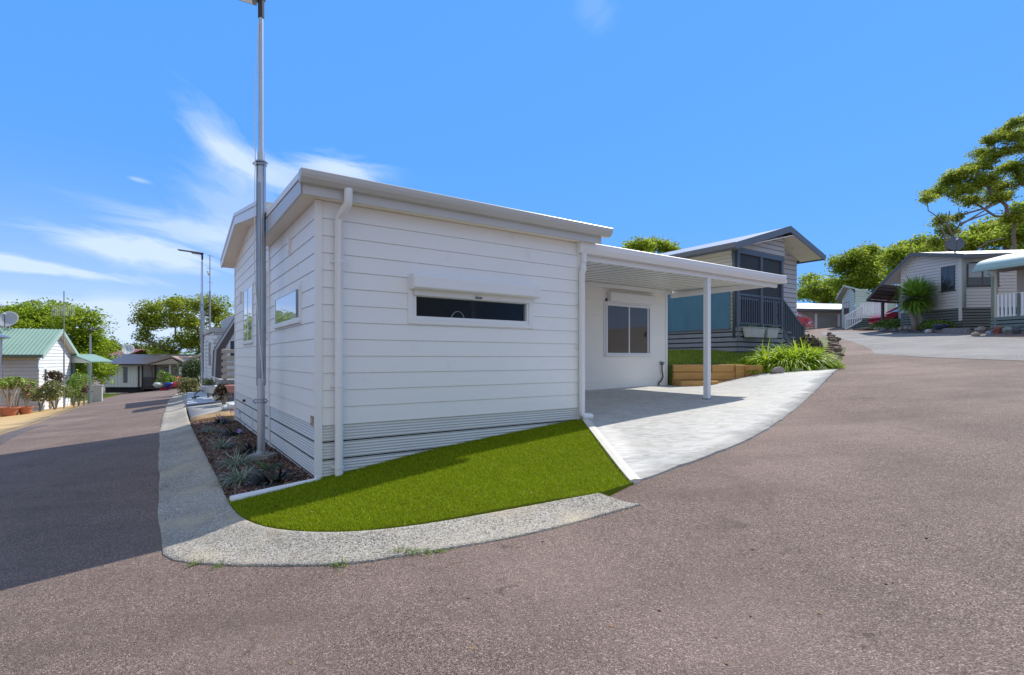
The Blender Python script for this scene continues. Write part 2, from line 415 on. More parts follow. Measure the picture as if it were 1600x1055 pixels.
# ---- leaves and blades ----
def leafmesh(name, cent, size, m, parent=None, up=.35, aspect=2.2, n_per=1, spread=0, origin=None, droop=0):
    """one folded diamond per leaf around the given centres"""
    c = np.repeat(np.asarray(cent, dtype=np.float64), n_per, axis=0); n = len(c)
    if spread: c = c+RS.normal(0, 1, (n, 3))*spread
    nrm = RS.normal(0, 1, (n, 3)); nrm[:, 2] = np.abs(nrm[:, 2])+up; nrm /= np.linalg.norm(nrm, axis=1)[:, None]
    t = RS.normal(0, 1, (n, 3)); t[:, 2] -= droop; t -= nrm*(t*nrm).sum(1)[:, None]; t /= np.linalg.norm(t, axis=1)[:, None]; b = np.cross(nrm, t)
    s = size*RS.uniform(.6, 1.35, (n, 1)); L_ = s*.5; W = s*.5/aspect
    v = np.stack([c-t*L_, c+b*W-nrm*L_*.12, c+t*L_, c-b*W-nrm*L_*.12], axis=1).reshape(-1, 3)
    return fast(name, v, np.arange(n*4).reshape(-1, 4), m, parent, origin)
def blades(name, roots, dirs, lens, wid, curve, m, parent=None, segs=4, origin=None, taper=.15):
    """arching strap leaves: roots, initial directions, lengths"""
    roots = np.asarray(roots, float); d = np.asarray(dirs, float); d /= np.linalg.norm(d, axis=1)[:, None]
    n = len(roots); lens = np.asarray(lens, float)[:, None]; pos = roots.copy(); V_ = []
    side = np.cross(d, np.tile([0, 0, 1.], (n, 1)))+RS.normal(0, .05, (n, 3)); side /= np.linalg.norm(side, axis=1)[:, None]
    for k in range(segs+1):
        f = k/segs; wv = wid*(min(1, .55+1.2*f) if f < .5 else max(taper, 1.1*(1-f)/.5 if f > .5 else 1))
        V_.append(pos-side*wv/2); V_.append(pos+side*wv/2)
        d = d+np.array([0, 0, -1])*curve/segs; d /= np.linalg.norm(d, axis=1)[:, None]
        pos = pos+d*lens/segs
    v = np.stack(V_, axis=1).reshape(-1, 3); st = 2*(segs+1)
    fs = np.concatenate([np.arange(n)[:, None]*st+np.array([2*k, 2*k+1, 2*k+3, 2*k+2]) for k in range(segs)], axis=0)
    return fast(name, v, fs, m, parent, origin)
# ================================================================== palette
WHITE = mat('white_weatherboard_paint', (.86, .86, .85), .45, var=.35, vs=1.3, col2=(.79, .80, .80), bump=.15, bs=90, dirt=((.55, .53, .49), 3.0, .60, .25))
TRIM = mat('white_trim_paint', (.82, .82, .82), .35, var=.2, vs=4, col2=(.74, .74, .75), bump=.05, bs=40)
GUTTER = mat('pale_grey_colorbond', (.56, .56, .55), .35, var=.3, vs=2, col2=(.48, .48, .48))
SOFF = mat('cream_soffit', (.88, .81, .69), .6, var=.2, vs=2, col2=(.82, .75, .64))
WARMW = mat('white_board_warm_bounce', (.88, .86, .80), .5, var=.25, vs=1.3, col2=(.82, .80, .75))  # white wall paint with warm bounce light put into the colour
SKIRT = mat('pale_corrugated_skirting', (.66, .67, .67), .4, metal=.0, var=.3, vs=2.5, col2=(.56, .57, .58), dirt=((.40, .38, .34), 4.0, .62, .35))
DARKGAP = mat('gap_shade_black', (.02, .022, .025), .8)  # near-black standing in for the shade inside gaps
ALU = mat('white_aluminium', (.80, .82, .84), .3, var=.15, vs=6, col2=(.7, .72, .75))
DALU = mat('dark_aluminium', (.05, .055, .065), .35)
def glass(name, tint=(.02, .025, .03), rough=.015, spec=.9, clear=0):
    m = bpy.data.materials.new(name); m.use_nodes = True; n, l = m.node_tree.nodes, m.node_tree.links
    b = n['Principled BSDF']; b.inputs['Base Color'].default_value = (*tint, 1); b.inputs['Roughness'].default_value = rough; b.inputs['Specular IOR Level'].default_value = spec
    if clear:
        tr = n.new('ShaderNodeBsdfTransparent'); gl = n.new('ShaderNodeBsdfGlossy'); gl.inputs['Roughness'].default_value = rough
        fr_ = n.new('ShaderNodeFresnel'); fr_.inputs[0].default_value = 1.5; ma = n.new('ShaderNodeMath'); ma.operation = 'MULTIPLY_ADD'; l.new(fr_.outputs[0], ma.inputs[0]); ma.inputs[1].default_value = .32; ma.inputs[2].default_value = .0
        tr.inputs[0].default_value = (clear, clear, clear, 1)
        ms = n.new('ShaderNodeMixShader'); l.new(ma.outputs[0], ms.inputs[0]); l.new(tr.outputs[0], ms.inputs[1]); l.new(gl.outputs[0], ms.inputs[2]); l.new(ms.outputs[0], n['Material Output'].inputs['Surface'])
    return m
PANE = glass('window_glass', (.03, .035, .04))
PANE_CLEAR = glass('clear_window_glass', clear=.8)
MIRROR = glass('reflective_window_glass', (.10, .13, .16), spec=1.0)
MIRROR.node_tree.nodes['Principled BSDF'].inputs['Metallic'].default_value = .55
MIRROR.node_tree.nodes['Principled BSDF'].inputs['Base Color'].default_value = (.55, .6, .66, 1)
GALV = mat('galvanised_steel', (.50, .52, .55), .32, metal=.85, var=.5, vs=14, col2=(.36, .38, .42), stretch=(1, 1, .25))
GALVD = mat('dark_galvanised_channel', (.34, .38, .44), .3, metal=.8, var=.5, vs=10, col2=(.18, .21, .26), stretch=(1, 1, .2))
BLACK = mat('black_plastic', (.025, .025, .03), .4)

# ================================================================== ground
# kerb: outer and inner edge picked on the terrain
outer_px = [(1001, 790), (900, 818), (800, 841), (704, 858), (620, 871), (541, 882), (424, 886), (340, 885), (290, 880), (262, 873), (253, 862), (250, 824), (248, 766), (250, 673), (258, 640), (268, 622), (281, 611)]
inner_px = [(962, 767), (860, 784), (759, 803), (670, 821), (591, 833), (507, 836), (424, 829), (382, 818), (365, 805), (349, 766), (321, 711), (301, 671), (295, 655), (291, 640), (291, 625), (292, 612)]
def inner_pt(px, py):       # inner edge stands 7 cm above the road
    f = lambda Y: 1.5+(HZ-py)/F*Y-(g((px-800)/F*Y, Y)+.07)
    lo, hi = .5, 60
    for _ in range(50):
        m_ = (lo+hi)/2
        if f(m_) > 0: lo = m_
        else: hi = m_
    return at(px, py, lo)
ko = [gxy(*p) for p in outer_px]; ki = [inner_pt(*p).to_2d()[:] for p in inner_px]
def smooth_line(pts, n):
    """Catmull-Rom through pts, n samples evenly by length"""
    P_ = [np.array(p) for p in pts]; P_ = [2*P_[0]-P_[1]]+P_+[2*P_[-1]-P_[-2]]; out = []
    for i in range(1, len(P_)-2):
        for k in range(12):
            t = k/12; a, b, c, d = P_[i-1:i+3]
            out.append(.5*((2*b)+(-a+c)*t+(2*a-5*b+4*c-d)*t*t+(-a+3*b-3*c+d)*t**3))
    out.append(P_[-2]); out = np.array(out); L_ = np.concatenate([[0], np.cumsum(np.linalg.norm(np.diff(out, axis=0), axis=1))])
    s = np.linspace(0, L_[-1], n); return [(float(np.interp(q, L_, out[:, 0])), float(np.interp(q, L_, out[:, 1]))) for q in s]
NK = 240
KO = smooth_line(ko, NK)
KI0 = smooth_line(ki, 1200)
# pair every outer sample with the nearest inner one, kept monotone
KI = []; j0 = 0
for i, p in enumerate(KO):
    if i == 0: j = 0
    elif i == NK-1: j = 1199
    else:
        # blend nearest point with proportional walk for an even ribbon
        cand = range(j0, min(1200, j0+90)); j = min(cand, key=lambda q: math.dist(KI0[q], p))
    j0 = max(j0, j); KI.append(KI0[j0])
KI = [tuple(np.mean([KI[max(0, min(NK-1, i+k))] for k in range(-4, 5)], axis=0)) for i in range(NK)]
gg = lambda x, y: g(x, y)

# lot surface: one smooth height field for turf, mulch, driveway
hedge_pts = [(993, 755), (1060, 731), (1120, 709), (1180, 683), (1232, 649), (1272, 614), (1310, 578)]
drive_edge = [gxy(*p) for p in hedge_pts]
ctrl = [(p[0], p[1], g(*p)+.07) for p in KI[::12]]
ctrl += [(*H(0, 0), .20), (*H(1.375, 0), .385), (*H(2.6, 0), .50), (*H(3.72, 0), .595), (*H(0, 2.8), .17), (*H(0, 5), .155), (*H(0, 7.2), .14), (*H(0, 1.3), .185),
         (*H(3.72, 2.8), .74), (*H(5, 2.8), .765), (*H(6.36, 2.8), .785), (*H(9.1, 2.8), .82), (*H(6.9, 0), .742), (*H(3.72, 1.4), .69)]
ctrl += [(p[0], p[1], g(*p)+.012) for p in drive_edge]
p_ret = at(1161, 590, 13.2); ctrl += [tuple(p_ret)]
ctrl += [tuple(at(1090, 604, 12.95)), tuple(at(1122, 599, 12.98)), tuple(at(1048, 603, 12.9))]
p_b1 = gp(1190, 584.5); p_b2 = gp(1270, 577.5); ctrl += [(p_b1.x, p_b1.y, p_b1.z), (p_b2.x, p_b2.y, p_b2.z)]
Lh = tps(ctrl)

ASPH = asphalt('red_brown_asphalt', (.168, .116, .095), (.30, .225, .190), (.045, .030, .025), scale=190)
GREYASPH = asphalt('pale_grey_worn_asphalt', (.205, .20, .195), (.28, .27, .26), (.12, .115, .11), scale=120, patch=False)
# lot outline pulled in from the kerb's outer edge: the road has a dip there, hidden under kerb, drive and garden
def inset(pts, d):
    out = []
    for i, p in enumerate(pts):
        a = np.array(pts[max(0, i-1)]); b = np.array(pts[min(len(pts)-1, i+1)]); t = b-a; t = t/np.linalg.norm(t)
        out.append((p[0]+t[1]*d, p[1]-t[0]*d))
    return out
kmid = [tuple((np.array(a)*.6+np.array(b)*.4)) for a, b in zip(KO, KI)][4::6]
dr_in = [(p[0]-.12, p[1]+.10) for p in drive_edge]
far_l = KO[-1]
lot = [dr_in[i] for i in range(len(dr_in)-1, -1, -1)]+kmid+[(far_l[0]+3, far_l[1]+4), H(6, 22), H(14, 14), H(13, 5)]
gx = sorted(set([-400, -300, -220, -160, -120, -90, -70]+[-56+2.0*i for i in range(17)]+[-22+1.0*i for i in range(52)]+[30+2*i for i in range(16)]+[70, 90, 120, 160, 220, 300, 400]))
gy = sorted(set([-120, -60, -30, -15, -8, -4]+[-2+1.0*i for i in range(40)]+[38+2*i for i in range(17)]+[78, 90, 110, 140, 180, 240, 320, 420, 600]))
n0 = len(lot); pts = [Vector(p) for p in lot]+[Vector((x+.013, y+.017)) for x in gx for y in gy if min(math.dist((x, y), q) for q in lot) > .2]
r = delaunay_2d_cdt(pts, [], [list(range(n0))], 0, 1e-6)
bnd = {}
mb = MB()
for p in r[0]:
    onl = min(math.dist(p, q) for q in lot) < 1e-3
    mb.v.append(Vector((p.x, p.y, g(p.x, p.y)-(.55 if (inside(p, lot) and not onl) else 0))))
for f in r[2]:
    c = sum((r[0][i] for i in f), Vector((0, 0)))/len(f)
    if not inside(c, lot): mb.f.append(tuple(f))
road = mb.build('road', ASPH, origin=(0, 0, 0)); tag(road, 'reddish brown asphalt road wrapping round the corner of the white house', 'road', kind='structure')
for f in road.data.polygons: f.use_smooth = True
if sum(f.normal.z for f in road.data.polygons) < 0: road.data.flip_normals()
# a plain soil bed fills the lot under everything
SOIL = mat('dark_soil', (.10, .075, .055), .95, var=.6, vs=6, bump=.6, bs=30)
mbs = sheet('lot_ground', lot, lambda x, y: g(x, y)-.22, SOIL, step=1.2, skirt=0); tag(mbs, 'bare soil under the house lot', 'ground', kind='structure')

# kerb ribbon with a dished profile
CONC = mat('exposed_aggregate_concrete', (.40, .385, .35), .85, coord='World', var=.8, vs=1.6, col2=(.27, .27, .265), bump=1.0, bs=120, dirt=((.12, .12, .12), 40, .52, .6))
def kerbmat():
    m = asphalt('pebbled_kerb_concrete', (.33, .30, .25), (.50, .46, .39), (.10, .09, .08), scale=105, patch=True)
    n, l = m.node_tree.nodes, m.node_tree.links; b = n['Principled BSDF']; src = b.inputs['Base Color'].links[0].from_socket
    g_ = n.new('ShaderNodeNewGeometry'); z = n.new('ShaderNodeTexNoise'); z.inputs['Scale'].default_value = 1.4; z.inputs['Detail'].default_value = 6; l.new(g_.outputs['Position'], z.inputs['Vector'])
    r_ = n.new('ShaderNodeMapRange'); r_.inputs[1].default_value = .5; r_.inputs[2].default_value = .66; r_.inputs[4].default_value = .5; l.new(z.outputs[0], r_.inputs[0])
    x = n.new('ShaderNodeMix'); x.data_type = 'RGBA'; l.new(r_.outputs[0], x.inputs[0]); l.new(src, x.inputs[6]); x.inputs[7].default_value = (.55, .46, .30, 1); l.new(x.outputs[2], b.inputs['Base Color'])
    return m
KERB = kerbmat()
prof = [(0, -.12), (0, .008), (.02, .016), (.12, .018), (.22, .018), (.34, .022), (.5, .034), (.72, .055), (.9, .074), (.97, .078), (1, .070), (1, -.1)]
mb = MB()
for i, (a, b) in enumerate(zip(KO, KI)):
    jit = .010*math.sin(i*.9)+.012*math.sin(i*.37+1)
    for f_, dz in prof:
        f2 = f_+(jit if 0 < f_ < .05 or f_ == 0 else 0)
        x, y = a[0]+(b[0]-a[0])*f2, a[1]+(b[1]-a[1])*f2; mb.v.append(Vector((x, y, g(x, y)+dz)))
k = len(prof)
for i in range(NK-1):
    for q in range(k-1): mb.f.append((i*k+q, i*k+q+1, (i+1)*k+q+1, (i+1)*k+q))
mb.f.append(tuple(range(k))); mb.f.append(tuple((NK-1)*k+q for q in range(k)))
kerb = mb.build('kerb', KERB); clear_smooth(kerb, 50); tag(kerb, 'pebbled concrete kerb curving round the artificial turf', 'kerb', kind='structure')

# artificial turf
turf_poly = [KI[i] for i in range(0, NK, 3)]
trim_a = inner_pt(364, 783); trim_b = H(-.02, -.02)
jc = min(range(NK), key=lambda i: math.dist(KI[i], (trim_a.x, trim_a.y)))
turf_poly = [KI[i] for i in range(0, jc, 3)]+[KI[jc]]+[H(-.05, .0), H(1.4, .02), H(3.74, .02), H(3.80, -.10)]
de = gxy(990, 757); turf_poly += [gxy(960, 722), de]
TURF = mat('artificial_turf_base', (.13, .17, .008), .8, coord='World', var=.5, vs=2, col2=(.10, .14, .008), bump=.8, bs=150, spec=.1)
TB = mat('artificial_turf_blades', (.27, .36, .010), .6, var=.6, vs=1.5, coord='World', col2=(.24, .31, .008), island=.4, transl=.3, spec=.08)
tf = sheet('artificial_turf', turf_poly, Lh, TURF, step=.25, lift=.004, skirt=.12); tag(tf, 'bright green artificial turf wedge in front of the white wall', 'artificial turf', kind='stuff')
def scatter(poly, n):
    xs = [p[0] for p in poly]; ys = [p[1] for p in poly]; out = []
    while len(out) < n:
        q = (RS.uniform(min(xs), max(xs)), RS.uniform(min(ys), max(ys)))
        if inside(q, poly): out.append(q)
    return out
def area(poly): return abs(sum(a[0]*b[1]-b[0]*a[1] for a, b in zip(poly, poly[1:]+poly[:1])))/2
def hgrid(poly, hf, step=.12):
    """cached height lookup on a grid, bilinear"""
    xs = [p[0] for p in poly]; ys = [p[1] for p in poly]; x0, y0 = min(xs)-step, min(ys)-step
    nx, ny = int((max(xs)-x0)/step)+3, int((max(ys)-y0)/step)+3
    G = np.array([[hf(x0+i*step, y0+j*step) for j in range(ny)] for i in range(nx)])
    def q(P_):
        P_ = np.asarray(P_); a = (P_[:, 0]-x0)/step; b = (P_[:, 1]-y0)/step; i = a.astype(int); j = b.astype(int); a -= i; b -= j
        return (G[i, j]*(1-a)*(1-b)+G[i+1, j]*a*(1-b)+G[i, j+1]*(1-a)*b+G[i+1, j+1]*a*b)
    return q
def grass(name, poly, hf, dens, hgt, wid, m, lean=.5, parent=None):
    P_ = np.array(scatter(poly, int(area(poly)*dens))); z = hgrid(poly, hf, max(.12, math.sqrt(area(poly))/40))(P_); n = len(P_)
    base = np.column_stack([P_, z]); a = RS.uniform(0, 2*np.pi, n); s = np.column_stack([np.cos(a), np.sin(a), np.zeros(n)])*wid/2
    tip = base+np.column_stack([RS.normal(0, lean, n)*hgt, RS.normal(0, lean, n)*hgt, RS.uniform(.6, 1.2, n)*hgt])
    v = np.stack([base-s, base+s, tip], axis=1).reshape(-1, 3)
    return fast(name, v, np.arange(3*n).reshape(-1, 3), m, parent)
gb = grass('turf_blades', turf_poly, lambda x, y: Lh(x, y)+.003, 11000, .024, .0065, TB, .45, parent=tf)

# garden bed (bark mulch)
jm = min(range(NK), key=lambda i: math.dist(KI[i], gxy(303, 662)))
bed_poly = [KI[i] for i in range(jc, jm, 3)]+[KI[jm], H(-.0, 7.0), H(.02, 6.0), H(.02, .02)]
MULCH = mat('bark_mulch_bed', (.075, .048, .038), .95, coord='World', var=.7, vs=9, col2=(.045, .03, .026), bump=1, bs=45)
bd = sheet('mulch_bed', bed_poly, Lh, MULCH, step=.3, skirt=.1); tag(bd, 'dark brown bark mulch bed beside the left wall of the white house', 'mulch', kind='stuff')
P_ = np.array(scatter(bed_poly, 9000)); z = hgrid(bed_poly, Lh)(P_)+RS.uniform(0, .012, len(P_))
CHIP = mat('bark_chips', (.21, .135, .10), .9, island=.75, spec=.2)
leafmesh('bark_chips', np.column_stack([P_, z]), .042, CHIP, bd, up=1.6, aspect=1.9)

# stamped pale driveway
DRIVE = bpy.data.materials.new('white_sealed_concrete'); DRIVE.use_nodes = True
n_, l_ = DRIVE.node_tree.nodes, DRIVE.node_tree.links; b_ = n_['Principled BSDF']; ge = n_.new('ShaderNodeNewGeometry')
mp = n_.new('ShaderNodeMapping'); mp.inputs['Rotation'].default_value = (0, 0, -.12); mp.inputs['Scale'].default_value = (1.2, 2.9, 1); l_.new(ge.outputs['Position'], mp.inputs[0])
z1 = n_.new('ShaderNodeTexNoise'); z1.inputs['Scale'].default_value = 2.6; z1.inputs['Detail'].default_value = 7; z1.inputs['Roughness'].default_value = .6; z1.inputs['Distortion'].default_value = 1.8; l_.new(mp.outputs[0], z1.inputs['Vector'])
cr = n_.new('ShaderNodeValToRGB'); l_.new(z1.outputs[0], cr.inputs[0])
for e, (p, c) in zip([cr.color_ramp.elements[0], cr.color_ramp.elements[1]], [(.30, (.30, .30, .29)), (.60, (.50, .50, .48))]): e.position = p; e.color = (*c, 1)
z3 = n_.new('ShaderNodeTexNoise'); z3.inputs['Scale'].default_value = 1.1; z3.inputs['Detail'].default_value = 9; z3.inputs['Roughness'].default_value = .7; l_.new(ge.outputs['Position'], z3.inputs['Vector'])
r3 = n_.new('ShaderNodeMapRange'); r3.inputs[1].default_value = .5; r3.inputs[2].default_value = .68; r3.inputs[4].default_value = .45; l_.new(z3.outputs[0], r3.inputs[0])
x3 = n_.new('ShaderNodeMix'); x3.data_type = 'RGBA'; l_.new(r3.outputs[0], x3.inputs[0]); l_.new(cr.outputs[0], x3.inputs[6]); x3.inputs[7].default_value = (.60, .57, .50, 1); l_.new(x3.outputs[2], b_.inputs['Base Color'])
b_.inputs['Roughness'].default_value = .55
z2 = n_.new('ShaderNodeTexNoise'); z2.inputs['Scale'].default_value = 60; z2.inputs['Detail'].default_value = 4; l_.new(ge.outputs['Position'], z2.inputs['Vector'])
bu1 = n_.new('ShaderNodeBump'); bu1.inputs['Strength'].default_value = .5; bu1.inputs['Distance'].default_value = .02; l_.new(z1.outputs[0], bu1.inputs['Height'])
bu2 = n_.new('ShaderNodeBump'); bu2.inputs['Strength'].default_value = .3; bu2.inputs['Distance'].default_value = .004; l_.new(z2.outputs[0], bu2.inputs['Height']); l_.new(bu1.outputs[0], bu2.inputs['Normal']); l_.new(bu2.outputs[0], b_.inputs['Normal'])
de2 = smooth_line(drive_edge, 60)
de2 = [(x+.006*math.sin(i*1.3)+.008*math.sin(i*2.9), y+.008*math.cos(i*1.7)) for i, (x, y) in enumerate(de2)]
drive_poly = de2+[(p_b2.x, p_b2.y), (p_b1.x, p_b1.y), (p_ret.x, p_ret.y), (p_ret.x-1.0, p_ret.y+.3), H(9.2, 2.9), H(3.72, 2.9), H(3.72, 0.0), H(3.80, -.1)]+[gxy(960, 722)]
drv = sheet('driveway', drive_poly, Lh, DRIVE, step=.3, lift=.010, skirt=.12); tag(drv, 'pale stamped concrete driveway running under the carport', 'driveway', kind='structure')
EDGE = mat('smooth_concrete_edge', (.66, .64, .58), .7, coord='World', var=.4, vs=5, bump=.3, bs=60)
mb = MB(); e0 = H(3.79, -.02); e1 = (de[0], de[1])
for i in range(25):
    t = i/24; x, y = e0[0]+(e1[0]-e0[0])*t, e0[1]+(e1[1]-e0[1])*t; z = Lh(x, y)
    for dx, dz in ((-.035, -.1), (-.035, .028), (.02, .034), (.075, .026), (.075, -.1)): mb.v.append(Vector((x+dx, y+dx*.5, z+dz)))
for i in range(24):
    for q in range(4): mb.f.append((i*5+q, i*5+q+1, i*5+q+6, i*5+q+5))
mb.f.append((0, 1, 2, 3, 4)); mb.f.append((120, 121, 122, 123, 124))
ob = mb.build('driveway_edge', EDGE); tag(ob, 'smooth concrete edging between turf and driveway', 'edging', kind='structure')

# pale grey road beyond the seam
gr_px = [(1600, 564), (1442, 558.5), (1366, 552.5), (1361, 547), (1350, 541), (1330, 534), (1305, 527), (1285, 523), (1283, 519), (1330, 518.5), (1390, 519.5), (1460, 521.5), (1510, 523.5), (1560, 527), (1600, 530)]
grp = [gxy(*p) for p in gr_px]; grp = grp[:1]+grp[1:]; grp.append((grp[-1][0]+4, grp[-1][1]-9)); grp.append((grp[0][0]+8, grp[0][1]-5))
gry = sheet('grey_road', grp, g, GREYASPH, step=2.0, lift=.006, skirt=0); tag(gry, 'pale grey worn asphalt road on the slope beyond the seam', 'road', kind='structure')
SEAM = mat('road_seam_concrete', (.42, .40, .37), .85, var=.4, vs=20)
mb = MB(); sl = smooth_line([gxy(1600, 564.5), gxy(1442, 559), gxy(1366, 553), gxy(1318, 550)], 40)
for a, b in zip(sl, sl[1:]):
    za, zb = g(*a)+.012, g(*b)+.012; mb.poly([(a[0], a[1]-.03, za), (b[0], b[1]-.03, zb), (b[0], b[1]+.03, zb), (a[0], a[1]+.03, za)])
ob = mb.build('road_seam', SEAM); tag(ob, 'thin pale seam crossing between red and grey asphalt', 'road seam', kind='structure')

# orange drive and verge on the left
ORANGE = mat('orange_stamped_concrete', (.56, .36, .14), .7, coord='World', var=.7, vs=1.2, col2=(.66, .47, .22), bump=.3, bs=40, dirt=((.30, .20, .09), 2.2, .56, .5), stretch=(.6, 1.6, 1))
op = [gxy(*p) for p in [(0, 679), (60, 660), (100, 645), (158, 622), (90, 630), (0, 645)]]; op = [(op[0][0]-3, op[0][1]-1.2)]+op+[(op[-1][0]-6, op[-1][1]+1)]
ob = sheet('orange_driveway', op, g, ORANGE, step=1, lift=.012, skirt=.1); tag(ob, 'orange stamped concrete driveway in front of the green roofed house', 'driveway', kind='structure')
DKA = asphalt('dark_patch_asphalt', (.10, .085, .085), (.17, .15, .15), (.05, .042, .042), scale=150, patch=False)
pp = [gxy(*p) for p in [(0, 682), (40, 668), (78, 664), (45, 672), (20, 684), (0, 696)]]
ob = sheet('road_patch', pp, g, DKA, step=.8, lift=.005, skirt=0); tag(ob, 'dark asphalt repair patch along the orange driveway', 'road patch', kind='structure')
LAWN = mat('lawn_ground', (.09, .13, .025), .9, coord='World', var=.6, vs=2, col2=(.14, .15, .04), bump=.6, bs=20)
LB = mat('lawn_blades', (.22, .32, .04), .6, spec=.1, island=.4, var=.5, vs=1.2, col2=(.2, .24, .06), coord='World', transl=.3)
LBD = mat('shaded_lawn_blades', (.085, .15, .03), .6, island=.4, transl=.3)
def lawn(px, label, hf=g, dens=260, hgt=.09, wid=.03, xy=None, m=LB, lift=.015):
    poly = xy or [gxy(*p) for p in px]
    o = sheet('lawn', poly, hf, LAWN, step=.8, lift=lift, skirt=.1); tag(o, label, 'lawn', kind='stuff')
    grass('grass_blades', poly, lambda x, y: hf(x, y)+lift, dens, hgt, wid, m, .4, parent=o); return o
lawn([(92, 632), (160, 623), (185, 617.5), (150, 617), (60, 624), (0, 634), (0, 640)], 'green grass verge between the shrubs and the left road')
lawn([(150, 614), (190, 610.5), (262, 607), (262, 603), (200, 606), (150, 609)], 'strip of lawn in front of the grey far house', dens=60, hgt=.12, wid=.07)
# kerb strip of the verge
VC = mat('verge_concrete', (.5, .48, .45), .85, var=.5, vs=3)
vp = [gxy(*p) for p in [(150, 617.5), (190, 614), (262, 608.5), (262, 607), (190, 610.5), (150, 614)]]
ob = sheet('verge_path', vp, g, VC, step=2, lift=.02, skirt=.05); tag(ob, 'thin concrete path beside the verge grass', 'path', kind='structure')
# hidden ground beyond the roads: lawns under the houses
FIELD = mat('rough_grass', (.10, .125, .035), .95, coord='World', var=.8, vs=.25, col2=(.16, .15, .07), bump=.5, bs=6)
def field(xy, label):
    o = sheet('grass_field', xy, g, FIELD, step=8, lift=.03, skirt=0); tag(o, label, 'grass', kind='stuff')
field([(-160, 66), (-60, 66), (-34, 64), (-15, 55), (-4, 30), (0, 24), (12, 40), (30, 60), (60, 40), (160, 30), (180, 180), (-180, 180)], 'rough grass on the land far behind the houses')

# ================================================================== white house
house = thing('white_house', 'white weatherboard house with kitchen window on the corner of the turf', 'house', H(0, 0, .2))
OUTR = (-V[0], -V[1]); OUTL = (-U[0], -U[1])
FR = ffr(C0, U, OUTR)                        # front (right hand) wall: a = s, b outward
FL = ffr(C0, V, OUTL)                        # left wall: a = t, b outward
SK = .785; EV = 3.198; PIT = .1855
kw = (1.10, 2.79, 1.96, 2.27)                # kitchen window opening
mb = MB()
clad(mb, C0, U, OUTR, 3.72, boards(SK, EV, PIT, .013), [kw])
mb.build('front_wall', WHITE, house, recalc=True)
MW = H(0, 2.8)
w1 = (.70, 2.30, 1.95, 2.365); w2 = (4.50, 5.70, 1.80, 2.84); w3 = (3.06, 3.75, 1.84, 2.86)
mb = MB(); clad(mb, C0, V, OUTL, 2.8, boards(SK, EV+.02, PIT, .013), []); mb.build('left_wall', WHITE, house)
def rz(t):   # main gable underside: eave t=2.35..7.45, ridge at 4.95
    return 3.99-abs(t-4.95)*.165
mb = MB(); clad(mb, MW, V, OUTL, 4.4, boards(SK, 4.05, PIT, .013), [])
nL = Vector((0, 0, 1))
def slope_plane(sign):
    # plane through ridge point, normal up and outwards along +/-V
    nrm = Vector((V[0]*sign*.165, V[1]*sign*.165, 1)).normalized(); return (H(0, 4.95, 3.99), nrm)
mb.build('gable_wall', WHITE, house, clips=[slope_plane(1), slope_plane(-1)])
# carport side wall (s = 3.72) and recessed rear wall (t = 2.8), back wall, far end
mb = MB(); clad(mb, H(3.72, 0), V, U, 2.8, boards(.60, EV, PIT, .013)); mb.build('side_wall', WHITE, house)
RW = H(3.72, 2.8); w4 = (6.99-3.72, 8.49-3.72, 1.58, 2.87)
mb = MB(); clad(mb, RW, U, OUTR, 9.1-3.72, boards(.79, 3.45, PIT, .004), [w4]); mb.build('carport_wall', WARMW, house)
mb = MB(); mb.fbox(ffr(H(0, 0), U, V), 3.75, 9.08, 2.80, 2.86, .55, .788); mb.build('slab_gap', DARKGAP, house)
mb = MB(); clad(mb, H(9.1, 2.8), V, U, 4.4, boards(.5, 4.05, PIT, .013)); mb.build('end_wall', WHITE, house, clips=[slope_plane(1), slope_plane(-1)])
mb = MB(); clad(mb, H(0, 7.2), U, V, 9.1, boards(.2, 3.6, PIT, .013)); mb.build('rear_wall', WHITE, house)
# corrugated skirting in three courses with a near-black sheet as the shade between
def skirting(fr, A, d, n, L, ztop, label):
    mb = MB(); z = ztop
    for k in range(4):
        clad(mb, A, d, n, L, corrug(z-.178, z, .032, .007)); z -= .192
    o = mb.build('skirting', SKIRT, house)
    m2 = MB(); m2.fbox(fr, 0, L, -.03, -.006, ztop-.74, ztop+.0); m2.build('skirting_gap_shade', DARKGAP, o)
skirting(FR, C0, U, OUTR, 3.72, SK-.006, '')
skirting(FL, C0, V, OUTL, 7.2, SK-.006, '')
mb = MB()
for fr, L in ((FR, 3.72), (FL, 7.2)): mb.fbox(fr, .06, L, .0, .016, SK-.008, SK+.004)
mb.build('drip_strip', TRIM, house)
mb = MB(); mb.fbox(FL, 4.6, 4.63, .006, .014, .1, .59); mb.build('joint_cover', TRIM, house)
mb = MB(); mb.fbox(FL, 2.79, 2.83, .006, .03, .2, 3.3); mb.build('joint_cover', TRIM, house)
# corner trims
mb = MB(); mb.fbox(FR, -.022, .052, .0, .024, .12, EV-.005); mb.fbox(FL, .0005, .022, .001, .0225, .12, EV-.005); mb.build('corner_trim', TRIM, house, bevel=.002)
mb = MB(); mb.fbox(FR, 3.68, 3.742, .001, .024, .5, EV-.005); mb.build('corner_trim', TRIM, house)
mb = MB(); mb.fbox(FL, 7.15, 7.21, .0, .024, .1, 3.62); mb.build('corner_trim', TRIM, house)
mb = MB(); mb.fbox(ffr(RW, U, OUTR), 5.34, 5.41, .0, .02, .8, 3.2); mb.build('corner_trim', TRIM, house)
